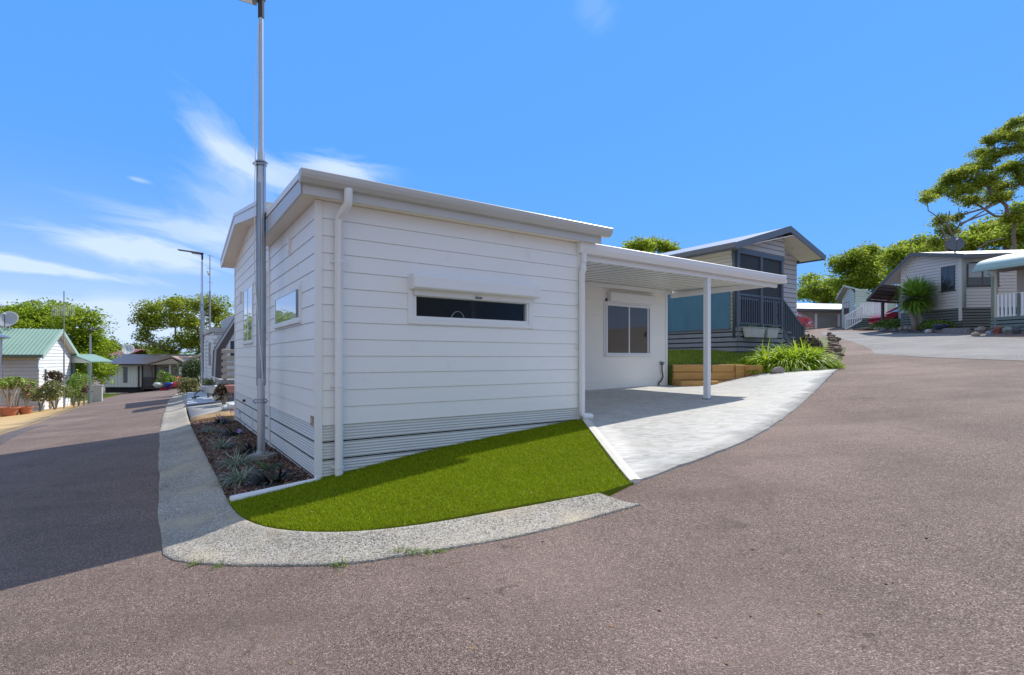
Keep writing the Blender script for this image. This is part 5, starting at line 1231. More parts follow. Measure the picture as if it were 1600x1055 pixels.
# roof (front slope seen edge-on, left slope falling to the pergola)
o_ = Vector((nl_[0], nl_[1], 0))*.3; rr_ = Vector((dR_[0], dR_[1], 0)); bb_ = Vector((dL_[0], dL_[1], 0))
P_e = G0.copy(); P_e.z = ze+.0; P_e = P_e-bb_*.3; P_r = Vector((*xy(flw(ap_a, 0, 0)), zap+.04)); P_l = Vector((*xy(flw(3.9, 0, 0)), 5.45))
far_ = rr_*11
mb = MB()
for a, b in ((P_e, P_r), (P_r, P_l)):
    mb.hull8([a+o_, a+far_, b+far_, b+o_, a+o_+Vector((0, 0, .05)), a+far_+Vector((0, 0, .05)), b+far_+Vector((0, 0, .05)), b+o_+Vector((0, 0, .05))])
mb.build('roof', ZINC, gh)
mb = MB(); mb.hull8([P_e+o_*1.1+Vector((0, 0, -.16)), P_e+far_+Vector((0, 0, -.16)), P_e+far_-bb_*.12+Vector((0, 0, -.16)), P_e+o_*1.1-bb_*.12+Vector((0, 0, -.16)), P_e+o_*1.1+Vector((0, 0, .03)), P_e+far_+Vector((0, 0, .03)), P_e+far_-bb_*.12+Vector((0, 0, .03)), P_e+o_*1.1-bb_*.12+Vector((0, 0, .03))]); mb.build('gutter', GUTD, gh)
mb = MB()
for a, b in ((P_e, P_r), (P_r, P_l)):
    q = o_*1.08; mb.hull8([a+q+Vector((0, 0, -.12)), b+q+Vector((0, 0, -.12)), b+q*.9+Vector((0, 0, -.12)), a+q*.9+Vector((0, 0, -.12)), a+q+Vector((0, 0, .07)), b+q+Vector((0, 0, .07)), b+q*.9+Vector((0, 0, .07)), a+q*.9+Vector((0, 0, .07))])
mb.build('barge_board', GUTD, gh)
# pergola: battens sloping down to the left, on dark posts
PERG = mat('dark_brown_pergola', (.075, .055, .05), .6, var=.3, vs=4); PSH = mat('grey_purple_polycarbonate', (.17, .14, .15), .5)
pA = P_l+o_; pB = at(1355, 468, 29.8); pC = pB+Vector((3.6, 1.6, .0)); pD = P_l+Vector((3.4, 1.6, 0))
pg = thing('pergola', 'dark brown sloping pergola attached to the grey hill house', 'pergola', Vector((pB.x, pB.y, 3.2)))
mb = MB(); mb.hull8([pA+Vector((0, 0, .02)), pB+Vector((0, 0, .02)), pC+Vector((0, 0, .02)), pD+Vector((0, 0, .02)), pA+Vector((0, 0, .05)), pB+Vector((0, 0, .05)), pC+Vector((0, 0, .05)), pD+Vector((0, 0, .05))]); mb.build('roof_sheets', PSH, pg)
mb = MB()
for a, b in ((pA, pB), (pD, pC), (pB, pC), (pA.lerp(pD, .5), pB.lerp(pC, .5))):
    mb.tube([a-Vector((0, 0, .06)), b-Vector((0, 0, .06))], .08, 4)
for i in range(1, 5): mb.tube([pA.lerp(pB, i/5)-Vector((0, 0, .05)), pD.lerp(pC, i/5)-Vector((0, 0, .05))], .05, 4)
mb.build('rafters', PERG, pg)
q = at(1378, 500, 29.0)
for c in (pB.lerp(pC, .12)+Vector((.6, 0, 0)), pB.lerp(pC, .9), pA.lerp(pD, .5)): 
    mb = MB(); mb.box(c.x-.06, c.x+.06, c.y-.06, c.y+.06, g(c.x, c.y)-.1, c.z-.05); mb.build('post', PERG, pg)
# dish on the roof
def dish(loc, rad, m, label, yaw, tilt=R(35), stand=.3, name='satellite_dish'):
    root = thing(name, label, 'satellite dish', loc); loc = Vector(loc)
    Rm = Matrix.Rotation(yaw, 3, 'Z')@Matrix.Rotation(R(90)-tilt, 3, 'X'); mb = MB(); prof_ = []
    for i in range(7): r_ = rad*i/6; prof_.append((r_, .22*rad*(r_/rad)**2))
    n = 24; c = loc+Vector((0, 0, stand+rad*.7)); front = [];
    for off in (0, -.02):
        for r_, z in prof_:
            for j in range(n): t = 2*math.pi*j/n; mb.v.append(c+Rm@Vector((r_*math.cos(t), r_*1.08*math.sin(t), z+off)))
    for o2 in (0, 7*n):
        for i in range(6):
            for j in range(n): mb.f.append((o2+i*n+j, o2+i*n+(j+1) % n, o2+(i+1)*n+(j+1) % n, o2+(i+1)*n+j))
    for j in range(n): mb.f.append((6*n+j, 6*n+(j+1) % n, 13*n+(j+1) % n, 13*n+j))
    mb.build('reflector', m, root, recalc=True, smooth=True)
    mb = MB(); f_ = c+Rm@Vector((0, rad*.25, rad*.95)); e_ = c+Rm@Vector((0, -rad*1.0, .2*rad)); mb.tube([e_, f_], .018, 6); mb.tube([c+Rm@Vector((rad*.8, .3*rad, .2*rad)), f_], .008, 5); mb.tube([c+Rm@Vector((-rad*.8, .3*rad, .2*rad)), f_], .008, 5); mb.build('feed_arm', DALU, root)
    mb = MB(); mb.tube([f_-Rm@Vector((0, 0, .06)), f_+Rm@Vector((0, 0, .06))], .04, 8); mb.build('feed_horn', ALU, root)
    mb = MB(); mb.tube([loc, loc+Vector((0, 0, stand)), c-Rm@Vector((0, 0, .04))], .022, 8); mb.tube([loc+Vector((-.2, 0, 0)), loc+Vector((0, 0, stand*.7)), loc+Vector((.2, 0, 0))], .014, 6); mb.build('bracket', DALU, root)
dl = at(1492, 399, 25.2); dish(dl, .36, mat('dark_grey_dish', (.10, .115, .15), .45), 'dark grey satellite dish on the grey hill house roof', R(-25), R(20), .28)

# garden bed with low block edge, yucca and shrubs
BLOCK = mat('concrete_block_edge', (.27, .25, .24), .85, var=.6, vs=3)
bA, bB, bC = gp(1366, 516.5), gp(1440, 519.5), gp(1512, 521)
root = thing('block_edging', 'low grey block edging in front of the yucca bed', 'garden edging', bB)
line = smooth_line([xy(bA), xy(bB), xy(bC)], 23)
for i in range(22):
    a, b = line[i], line[i+1]; d, L_ = vec2(a, b); mb = MB(); z = g(*a); mb.fbox(ffr(a, d, (d[1], -d[0])), .01, L_-.01, -.12, .0, z-.1, z+.20); mb.build('block', BLOCK, root, bevel=.012)
bed_r = [xy(bA), xy(bB), xy(bC), (g0[0]-.1, g0[1]-.0), G1, G3, (bA.x-.3, bA.y+1.5)]
ob = sheet('garden_bed', bed_r, lambda x, y: g(x, y)+.15, MULCH, step=.8, skirt=.1); tag(ob, 'mulched garden bed below the grey hill house', 'garden bed', kind='stuff')
YUC = mat('yucca_leaves', (.20, .36, .05), .45, island=.5, transl=.25); BARK = mat('pale_grey_bark', (.30, .26, .22), .9, var=.6, vs=6, bump=.6, bs=20)
yb = at(1432, 516, 25.4); yb.z = g(yb.x, yb.y)+.12; yc = at(1431, 466, 25.4)
root = thing('yucca', 'round spiky yucca on a forked trunk before the grey hill house', 'yucca', yb)
mb = MB(); mb.tube([yb+Vector((-.05, 0, 0)), yb+Vector((-.15, 0, .5)), yb+Vector((-.25, .1, 1.0)), yc+Vector((-.2, 0, 0))], [.14, .11, .10, .08], 8); mb.tube([yb+Vector((.08, 0, 0)), yb+Vector((.22, 0, .55)), yb+Vector((.15, .1, 1.0)), yc+Vector((.1, 0, -.1))], [.14, .12, .10, .08], 8); mb.build('trunk', BARK, root, smooth=True)
n = 1500; dv = RS.normal(0, 1, (n, 3)); dv /= np.linalg.norm(dv, axis=1)[:, None]; dv[:, 2] = np.maximum(dv[:, 2]+.15, -.55)
rt = np.array(tuple(yc))+dv*RS.uniform(.12, .42, (n, 1))*np.array([1, 1, 1.0])
blades('leaves', rt, dv+RS.normal(0, .12, (n, 3)), RS.uniform(.55, .85, n), .05, .12, YUC, root, segs=3, taper=.1)
SHR = mat('shrub_leaves', (.13, .23, .04), .55, island=.4, transl=.25)
for (px, py, Y, rx, h, lab) in [(1388, 507, 29, .9, .55, 'spreading green shrub at the far end of the block edged bed'), (1405, 511, 27.5, .85, .6, 'spreading green shrub between the far shrub and the yucca'), (1470, 512, 24.6, .9, .42, 'low spreading shrub right of the yucca trunk'), (1455, 510, 25.0, .5, .5, 'low green shrub close beside the yucca trunk')]:
    c = at(px, py, Y); mound((c.x, c.y, g(c.x, c.y)+.12), rx, .5, h, 1500, .13, SHR, lab, 'shrub', 'shrub', 2.6, .3)
mb = MB(); c = at(1471, 510, 23.9); c.z = g(c.x, c.y)+.15; mb.lathe(c, [(.20, 0), (.28, .08), (.30, .18), (.27, .24), (.24, .22)], 18); o = mb.build('glazed_bowl', mat('dark_blue_glaze', (.03, .035, .08), .2)); tag(o, 'dark blue glazed bowl in front of the grey skirting', 'pot')
mb = MB(); c = gp(1452, 520.5); mb.blob(c+Vector((0, 0, .08)), (.22, .12, .11), 2, .15, 5); o = mb.build('pale_rock', mat('pale_blue_stone', (.5, .52, .56), .8)); tag(o, 'pale bluish stone on the road by the block edging', 'rock')
for i, (px, py, Y, r_) in enumerate([(1418, 512, 26.3, .16), (1408, 514, 26.6, .12), (1424, 514, 26.0, .13)]):
    c = at(px, py, Y); mb = MB(); mb.blob((c.x, c.y, g(c.x, c.y)+.2), (r_, r_, r_*.7), 2, .15, i+9); o = mb.build('bed_rock', ROCK); tag(o, ['larger', 'leftmost small', 'rightmost small'][i]+' pale rock left of the yucca trunk', 'rock', 'rocks by the yucca')

# ================================================================== green bullnose verandah house at the right edge
CRM2 = mat('cream_post_paint', (.62, .58, .48), .5); GRN = mat('green_timber', (.12, .17, .16), .5, var=.2, vs=4); BN = mat('bullnose_roof_green', (.33, .47, .45), .4, var=.3, vs=1.5); LAT = mat('brown_lattice', (.09, .075, .065), .7); GSKL = mat('grey_green_board', (.16, .22, .21), .6, var=.3, vs=3)
Y = 21.5; B0 = at(1549, 521, Y); bh = thing('bullnose_house', 'green roofed bullnose verandah with white balusters at the right edge', 'house', B0)
b0 = xy(B0); bd_ = (.30, -.954); bo = (-.954, -.30); fb = ffr(b0, bd_, bo)      # along towards the viewer, outward left
zf = 1.5+(HZ-497)/F*Y; ztp = 1.5+(HZ-421)/F*Y
def fb2(a, b, z): return fb(a, -b, z)
br_ = (bo[0]*-1, bo[1]*-1)
slatskirt(bh, b0, bd_, bo, 5, 1.8, zf, GSKL, .15); slatskirt(bh, b0, br_, (-bd_[0], -bd_[1]), 4, 1.8, zf, GSKL, .15)
mb = MB(); mb.fbox(fb2, 0, 5, 0, 4, zf-.06, zf); mb.build('deck', GRN, bh)
for a in (.02, 2.4, 4.8):
    mb = MB(); mb.fbox(fb2, a, a+.14, .02, .14, zf-.35, ztp+.05); mb.build('post', CRM2, bh, bevel=.01)
mb = MB(); mb.fbox(fb2, .1, 4.9, .03, .09, zf+.90, zf+.96); mb.fbox(fb2, .1, 4.9, .03, .09, zf+.04, zf+.09); r_ = mb.build('railing', CRM2, bh)
for i in range(34):
    a = .22+i*.135; mb = MB(); m_ = GRN if i % 9 == 5 else ALU; mb.fbox(fb2, a-.04, a+.04, .02, .045, zf+.02, zf+.93); mb.build('baluster', m_, r_)
mb = MB(); mb.fbox(fb2, .05, 4.9, 1.5, 1.56, zf, ztp+.7); mb.build('wall', mat('beige_cladding', (.50, .43, .34), .6, var=.2, vs=2), bh)
mb = MB(); mb.fbox(fb2, 1.4, 4.5, 1.2, 1.24, zf, ztp+.1); la = mb.build('screen', LAT, bh)
mb = MB(); 
for i in range(16):
    mb.tube([fb2(1.4+i*.2, 1.19, zf+.0), fb2(1.4+i*.2+1.2, 1.19, zf+1.9)], .015, 4); mb.tube([fb2(1.4+i*.2, 1.18, zf+1.9), fb2(1.4+i*.2+1.2, 1.18, zf+.0)], .015, 4)
mb.build('lattice', mat('lattice_wood', (.25, .2, .17), .6), la)
ring = [(-.32, -.02), (-.30, .10), (-.22, .22), (-.08, .33), (.15, .43), (.6, .55), (1.7, .80), (1.7, .76), (.6, .50), (.15, .385), (-.08, .285), (-.18, .18), (-.25, .06)]
mb = MB(); mb.prism([fb2(-.45, b, ztp+z) for b, z in ring], fb2(5.2, 0, 0)-fb2(-.45, 0, 0)); rf = mb.build('bullnose_roof', BN, bh); clear_smooth(rf, 30)
mb = MB(); mb.fbox(fb2, -.45, 5.2, -.42, -.30, ztp-.08, ztp+.05); mb.build('gutter', BN, bh, bevel=.01)
mb = MB(); mb.fbox(fb2, -.4, 5, -.2, 1.5, ztp+.02, ztp+.05); mb.build('ceiling_batten', mat('brown_batten', (.34, .26, .2), .6), bh)
mb = MB(); mb.tube([fb2(.05, -.36, ztp-.05), fb2(.05, -.3, ztp-.2), fb2(.05, -.04, ztp-.35), fb2(.05, -.04, zf)], .04, 8); mb.build('downpipe', BN, bh, smooth=True)
for i, (px, py, r_, kd, col) in enumerate([(1531, 517, .2, 'pale jagged', (.45, .38, .34)), (1560, 519, .2, 'red brown', (.30, .10, .08)), (1574, 519, .18, 'greenish grey', (.28, .33, .33)), (1590, 520, .16, 'dark grey', (.10, .10, .12)), (1525, 523, .13, 'low tan', (.4, .34, .28)), (1545, 524, .11, 'blue grey', (.25, .28, .34))]):
    c = gp(px, py+2); mb = MB(); mb.blob(c+Vector((0, 0, .08)), (r_, r_*.8, r_*.75), 2, .25, 60+i); o = mb.build('border_rock', mat('border_rock_%d' % i, col, .9, var=.6, vs=6, bump=.5, bs=20)); tag(o, kd+' rock at the foot of the green verandah skirting', 'rock', 'rocks below the green verandah')
# ================================================================== green roofed house on the left
GROOF = mat('green_corrugated_roof', (.21, .33, .25), .45, var=.35, vs=1.2, col2=(.29, .40, .33)); WLB = mat('white_weatherboard_left', (.80, .80, .77), .5, var=.2, vs=2)
LGREY = mat('lilac_grey_siding', (.56, .54, .56), .5, var=.2, vs=2); YEL = mat('yellow_fascia', (.62, .52, .26), .6); DGU = mat('dark_green_gutter', (.10, .13, .12), .5)
L0 = at(60, 600, 24); L0.z = -1.05; l0 = xy(L0)
lh = thing('green_roofed_house', 'lilac grey house with green corrugated roof and white gable at the left edge', 'house', L0)
ld = (-.45, .893); lo_ = (.893, .45)         # gable wall runs back and left; faces right
fl = ffr(l0, ld, lo_)                        # a along gable wall, b outward (right)
lf = (-.893, -.45)                           # front wall runs left from the corner
ff = ffr(l0, lf, (.45, -.893))
eav = 1.76; rdg = 2.86
wallpart(lh, l0, xy(fl(4.75, 0, 0)), lo_, -1.3, rdg, WLB, .17, .02, clips=[gslope(0, eav-.05, 2.375, rdg-.07, l0, ld), gslope(2.375, rdg-.07, 4.75, eav-.05, l0, ld)])
wallpart(lh, l0, xy(ff(9, 0, 0)), (.45, -.893), -1.3, eav-.02, LGREY, .17, .015)
mb = MB(); mb.fbox(ff, 0, 9, .01, .03, eav-.30, eav-.05); mb.build('frieze', YEL, lh)
window(lh, fl, .62, 1.02, .25, 1.02, ALU, PANE, fw=.05, trim=TRIM)
def roof_ribbed(root, p00, p10, p11, p01, m, pitch=.15, h=.022, name='roof'):
    """sheet from eave (p00-p10) to ridge (p01-p11) with standing ribs"""
    p00, p10, p11, p01 = map(Vector, (p00, p10, p11, p01)); L_ = (p10-p00).length; n = int(L_/pitch); mb = MB()
    up_ = (p10-p00).cross(p01-p00).normalized(); up_ = up_ if up_.z > 0 else -up_
    pts = []
    for i in range(n):
        for f_, hh in ((0, 0), (.5, 0), (.6, h), (.85, h), (.95, 0)): pts.append(((i+f_)/n, hh))
    pts.append((1, 0))
    for (fa, ha), (fb_, hb) in zip(pts, pts[1:]):
        mb.poly([p00.lerp(p10, fa)+up_*ha, p00.lerp(p10, fb_)+up_*hb, p01.lerp(p11, fb_)+up_*hb, p01.lerp(p11, fa)+up_*ha])
    mb.hull8([p00-up_*.04, p10-up_*.04, p11-up_*.04, p01-up_*.04, p00-up_*.004, p10-up_*.004, p11-up_*.004, p01-up_*.004])
    return mb.build(name, m, root, recalc=False)
def fr3(a, b_front, z):   # a: along gable (0 front eave), b: leftwards along the ridge
    return Vector((l0[0]+ld[0]*a+lf[0]*b_front, l0[1]+ld[1]*a+lf[1]*b_front, z))
sl_ = (rdg-eav)/2.375
roof_ribbed(lh, fr3(-.45, -.28, eav-.45*sl_+.1), fr3(-.45, 10, eav-.45*sl_+.1), fr3(2.375, 10, rdg+.1), fr3(2.375, -.28, rdg+.1), GROOF)
roof_ribbed(lh, fr3(5.2, -.28, eav-.45*sl_+.1), fr3(5.2, 10, eav-.45*sl_+.1), fr3(2.375, 10, rdg+.1), fr3(2.375, -.28, rdg+.1), GROOF)
mb = MB()
for a, za, b, zb in ((-.45, eav-.45*sl_, 2.375, rdg), (2.375, rdg, 5.2, eav-.45*sl_)):
    mb.hull8([fr3(a, -.30, za-.08), fr3(b, -.30, zb-.08), fr3(b, -.26, zb-.08), fr3(a, -.26, za-.08), fr3(a, -.30, za+.13), fr3(b, -.30, zb+.13), fr3(b, -.26, zb+.13), fr3(a, -.26, za+.13)])
mb.build('barge_board', mat('pale_green_barge', (.36, .50, .42), .5), lh)
mb = MB()
for a, za, b, zb in ((-.42, eav-.42*sl_, 2.375, rdg), (2.375, rdg, 5.15, eav-.42*sl_)):
    mb.hull8([fr3(a, -.26, za-.0), fr3(b, -.26, zb-.0), fr3(b, -.0, zb-.0), fr3(a, -.0, za-.0), fr3(a, -.26, za+.03), fr3(b, -.26, zb+.03), fr3(b, 0, zb+.03), fr3(a, 0, za+.03)])
mb.build('soffit', CREAMS, lh)
mb = MB(); mb.hull8([fr3(-.57, -.28, eav-.22), fr3(-.45, -.28, eav-.24), fr3(-.45, 10, eav-.24), fr3(-.57, 10, eav-.22), fr3(-.58, -.28, eav-.09), fr3(-.45, -.28, eav-.09), fr3(-.45, 10, eav-.09), fr3(-.58, 10, eav-.09)]); mb.build('gutter', DGU, lh)
fu = fr3(-.45, 1.05, 0); mb = MB(); mb.tube([(fu.x, fu.y-.15, 1.2), (fu.x, fu.y-.15, 2.35)], .06, 10); mb.tube([(fu.x+.05, fu.y-.15, -.5), (fu.x+.05, fu.y-.15, 1.2)], .03, 8); mb.lathe((fu.x, fu.y-.15, 2.35), [(.12, 0), (.30, .05), (.34, .09), (.2, .16), (.05, .2)], 14); clear_smooth(mb.build('flue', GALV, lh))
mb = MB(); mb.fbox(fl, 1.35, 1.75, .02, .22, -.85, -.1); mb.build('meter_box', mat('grey_meter_box', (.5, .5, .48), .5), lh, bevel=.01)
dl = fr3(2.2, 1.75, rdg+.05); dish(dl, .42, mat('pale_grey_dish', (.42, .44, .46), .45), 'pale grey satellite dish on the green corrugated roof', R(20), R(30), .15)
# side porch
P0 = at(111, 555, 28.3); P1 = at(141, 566, 28.0); por = thing('side_porch', 'green edged side porch awning with grey post beside the white gable', 'porch', Vector((P1.x, P1.y, -1.2)))
bk = Vector((-.5, 2.2, 0)); mb = MB(); mb.hull8([P0, P1, P1+bk, P0+bk, P0+Vector((0, 0, .06)), P1+Vector((0, 0, .06)), P1+bk+Vector((0, 0, .06)), P0+bk+Vector((0, 0, .06))]); mb.build('roof', GROOF, por)
mb = MB(); mb.hull8([P0+Vector((0, -.03, -.42)), P1+Vector((0, -.03, -.04)), P1+Vector((0, -.005, -.04)), P0+Vector((0, -.005, -.42)), P0+Vector((0, -.03, -.0)), P1+Vector((0, -.03, -.001)), P1+Vector((0, -.005, -.001)), P0+Vector((0, -.005, -.0))]); mb.build('gable_infill', mat('grey_green_panel', (.42, .47, .45), .6), por)
for t in (.08, .92):
    c = P0.lerp(P1, t); mb = MB(); mb.box(c.x-.06, c.x+.06, c.y-.01, c.y+.11, -1.4, c.z-.02); mb.build('post', GRN, por)
mb = MB(); c = P0.lerp(P1, .5); mb.box(P0.x, P1.x, c.y+.02, c.y+.06, -.35, -.28); mb.box(P0.x, P1.x, c.y+.02, c.y+.06, .45, .6); mb.build('rail', GRN, por)
# antenna with grid reflectors
AB = at(100, 594, 23.3); AB.z = g(AB.x, AB.y)-.6
an = thing('tv_antenna', 'tall thin television mast with grid antenna in front of the white gable', 'antenna', AB)
PM = mat('grey_mast', (.25, .26, .28), .5); xA, yA = AB.x, AB.y; zt_ = 1.5+(HZ-455)/F*23.3
mb = MB(); mb.tube([AB, (xA, yA, 1.9)], .03, 6); mb.tube([(xA, yA, 1.9), (xA, yA, zt_)], .022, 6); mb.build('mast', PM, an)
z_a, z_b = 1.5+(HZ-493)/F*23.3, 1.5+(HZ-478)/F*23.3; AM = mat('pale_antenna_rods', (.55, .56, .56), .45)
mb = MB()
for z in (z_a, (z_a+z_b)/2, z_b): mb.tube([(xA-.5, yA-.05, z), (xA+.5, yA-.05, z)], .010, 4)
for i in range(13):
    x = xA-.5+i/12; mb.tube([(x, yA-.05, z_a), (x, yA-.05, z_b)], .006, 4)
mb.build('grid_reflector', AM, an)
mb = MB()
for i in range(4):
    z = z_a+(z_b-z_a)*(i+.5)/4; mb.tube([(xA-.3, yA-.25, z+.03), (xA, yA-.2, z), (xA-.3, yA-.25, z-.03)], .006, 4); mb.tube([(xA+.3, yA-.25, z+.03), (xA, yA-.2, z), (xA+.3, yA-.25, z-.03)], .006, 4)
mb.tube([(xA, yA, (z_a+z_b)/2), (xA, yA-.25, (z_a+z_b)/2)], .01, 4)
mb.build('bowtie_elements', AM, an)
# plants along the front
def crown_cloud(c, r, n, rs=None):
    d = RS.normal(0, 1, (n, 3)); d /= np.linalg.norm(d, axis=1)[:, None]; rr = RS.uniform(.55, 1.0, (n, 1))**.6
    return np.array(tuple(c))+d*rr*np.array(r)
def bush(px, py, Y, r, n, size, m, label, name='shrub', cat='shrub', stems=True, parts=3, flower=None, group=None, aspect=2.2):
    c = at(px, py, Y); gz = g(c.x, c.y); root = thing(name, label, cat, (c.x, c.y, gz), group); P_ = []
    for i in range(parts*3):
        q = np.array([c.x+RS.uniform(-.6, .6)*r[0], c.y+RS.uniform(-.5, .5)*r[1], c.z+RS.uniform(-.5, .55)*r[2]]); s = RS.uniform(.35, .6)
        P_.append(crown_cloud(q, np.array(r)*s, n//(parts*3)))
    P_ = np.concatenate(P_); P_[:, 2] = np.maximum(P_[:, 2], gz+.02); leafmesh('leaves', P_, size, m, root, up=.3, aspect=aspect)
    mb = MB()
    for i in range(5): a = RS.uniform(0, 6.28); mb.tube([(c.x, c.y, gz-.05), (c.x+.2*r[0]*math.cos(a), c.y+.2*r[1]*math.sin(a), (gz+c.z)/2), (c.x+.5*r[0]*math.cos(a), c.y+.5*r[1]*math.sin(a), c.z)], [.025, .018, .01], 5)
    mb.build('stems', BARK, root)
    if flower:
        fp = P_[RS.randint(0, len(P_), flower[1])]+np.array([0, -.05, .05]); leafmesh('flowers', fp, flower[2], flower[0], root, up=.8, aspect=1.2)['kind'] = 'stuff'
    return root
FR1 = mat('frangipani_leaves', (.26, .36, .06), .5, island=.35, transl=.3); OLIV = mat('olive_shrub_leaves', (.24, .27, .09), .6, island=.45, transl=.2); PINKF = mat('pink_flowers', (.70, .15, .35), .6, island=.2); ORF = mat('orange_flowers', (.55, .20, .05), .6, island=.3); PALEF = mat('pale_flowers', (.60, .58, .50), .6, island=.2)
HEDG = mat('bright_hedge_leaves', (.20, .34, .03), .5, island=.4, transl=.25); PURL = mat('purple_brown_shrub', (.2, .12, .1), .6, island=.4, transl=.2); TERR = mat('terracotta_pot', (.42, .15, .08), .75, var=.3, vs=6)
def pot(px, py, Y, r_, h, label, m=TERR, plant=None):
    c = at(px, py, Y); gz = g(c.x, c.y)+.01; root = thing('plant_pot', label, 'pot', (c.x, c.y, gz)); mb = MB(); mb.lathe((c.x, c.y, gz), [(r_*.7, 0), (r_*.95, h*.85), (r_*1.06, h*.86), (r_*1.06, h), (r_*.9, h), (r_*.88, h*.9)], 18); clear_smooth(mb.build('pot', m, root)); return c, gz
c, gz = pot(14, 641, 20.4, .34, .36, 'wide terracotta pot at the left edge of the orange driveway')
c2, gz2 = pot(40, 638, 20.8, .24, .30, 'smaller terracotta pot on the orange driveway beside the pink flowers')
root = thing('potted_tree', 'small branching tree with bright leaf rosettes in the wide terracotta pot', 'tree', (c.x, c.y, gz+.33)); mb = MB(); tips = []
for i in range(9):
    a = i*.7+.3; m1 = (c.x+.16*math.cos(a), c.y+.16*math.sin(a), gz+.8); m2 = (c.x+.5*math.cos(a+.2)*(.5+.5*(i % 3)/2), c.y+.4*math.sin(a+.2), gz+1.25+.12*(i % 3)); mb.tube([(c.x, c.y, gz+.3), m1, m2], [.035, .028, .018], 6); tips.append(m2)
mb.build('branches', mat('pale_branch', (.42, .38, .34), .8), root)
rt, dd = [], []
for t_ in tips:
    for _ in range(26): a = RS.uniform(0, 6.28); rt.append(t_); dd.append((math.cos(a), math.sin(a), RS.uniform(.0, .9)))
blades('leaves', rt, dd, RS.uniform(.22, .38, len(rt)), .085, .9, FR1, root, segs=3, taper=.3)
bush(42, 610, 21.3, (.32, .3, .42), 700, .10, OLIV, 'pink flowered plant rising from the smaller terracotta pot', 'flowering_plant', 'plant', flower=(PINKF, 9, .16))
bush(62, 612, 22.2, (.75, .5, .50), 2400, .10, OLIV, 'straggly olive shrub with pale blossoms nearest the pots', flower=(PALEF, 160, .07))
bush(86, 616, 23.0, (.80, .5, .42), 2400, .10, OLIV, 'low olive shrub dotted with orange flowers before the hedge', flower=(ORF, 110, .08))
bush(88, 592, 24.2, (.45, .4, .50), 1100, .11, mat('reddish_green_leaves', (.15, .11, .06), .55, island=.4, transl=.2), 'taller reddish green shrub between the meter box and the hedge')
bush(24, 600, 22.6, (.8, .5, .40), 1400, .13, FR1, 'bright broad leaved shrub against the lilac grey wall')
bush(115, 603, 25.0, (.50, .6, .62), 4200, .075, HEDG, 'clipped bright green hedge block', 'hedge', 'hedge', parts=4)
bush(131, 603, 26.3, (.32, .4, .55), 1500, .08, PURL, 'purple brown shrub between the clipped hedge and the lamp')
bush(123, 617, 25.2, (.30, .3, .25), 700, .07, OLIV, 'small grey green shrub at the foot of the hedge')
mb = MB(); c = at(147, 604, 31); mb.box(c.x-.25, c.x+.45, c.y, c.y+.1, g(c.x, c.y)-.4, -.15); mb.box(c.x-.3, c.x+.5, c.y-.02, c.y+.12, -.15, -.10); ob = mb.build('fence_panel', mat('pale_fence', (.55, .58, .56), .6, var=.2, vs=3), bevel=.01); tag(ob, 'short pale fence panel between the lamp post and the far house', 'fence')

# ================================================================== far house with brown roof
FW = mat('pale_mint_cladding', (.76, .79, .76), .6, var=.2, vs=2); FROOF = mat('grey_brown_roof', (.36, .29, .28), .5, var=.3, vs=.8, col2=(.42, .35, .34)); FDARK = mat('dark_brown_trim', (.05, .035, .035), .6)
Y = 57.; sc_ = Y/F
def fx(px): return (px-800)*sc_
def fz(py): return 1.5+(HZ-py)*sc_
fh_ = thing('far_house', 'long pale house with brown roof and gabled verandah at the end of the left road', 'house', (fx(220), Y, fz(612)))
mb = MB()
def bx3(x0, x1, y0, y1, z0, z1, nm, m, par=fh_, bevel=0): mb = MB(); mb.box(x0, x1, y0, y1, z0, z1); return mb.build(nm, m, par, bevel=bevel)
bx3(fx(161), fx(222), Y, Y+6, fz(605), fz(570), 'wall', FW)
for px in range(163, 222, 5): bx3(fx(px), fx(px)+.05, Y-.03, Y-.001, fz(604.5), fz(571), 'batten', FW)
bx3(fx(151), fx(161), Y+2, Y+6, fz(606), fz(570), 'wall', mat('beige_wall', (.36, .33, .30), .7))
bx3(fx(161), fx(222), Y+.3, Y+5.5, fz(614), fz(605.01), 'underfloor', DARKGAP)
bx3(fx(222), fx(290), Y+1.5, Y+6, fz(610), fz(570), 'wall', mat('beige_verandah_wall', (.50, .46, .40), .7))
bx3(fx(222), fx(292), Y-.2, Y+1.5, fz(608), fz(604), 'deck', FDARK)
ffh = lambda a, b, z: Vector((a, Y-b, z))
window(fh_, ffh, fx(170), fx(179), fz(587), fz(575), DALU, PANE, fw=.06, sill=False); window(fh_, ffh, fx(192.5), fx(199), fz(598), fz(574), DALU, PANE, fw=.06, sill=False)
ff2 = lambda a, b, z: Vector((a, Y+1.5-b, z)); window(fh_, ff2, fx(225), fx(235), fz(591), fz(574), ALU, BLIND, fw=.08, sill=False); window(fh_, ff2, fx(243), fx(254), fz(597), fz(574), DALU, PANE, [fx(248.5)], fw=.08, sill=False)
bx3(fx(216.5), fx(218.5), Y-.12, Y-.02, fz(605), fz(572), 'downpipe', FDARK); bx3(fx(223), fx(224.5), Y-.2, Y-.05, fz(606), fz(570), 'post', FDARK)
for px in (244, 267, 284): bx3(fx(px)-.07, fx(px)+.07, Y-.2, Y-.06, fz(606), fz(569), 'post', TRIM if px == 267 else FDARK)
rl = bx3(fx(224), fx(244), Y-.17, Y-.11, fz(590.5), fz(589.5), 'railing', FDARK)
for i in range(11): bx3(fx(225+i*1.8), fx(225+i*1.8)+.06, Y-.16, Y-.12, fz(604), fz(590.6), 'baluster', FDARK, rl)
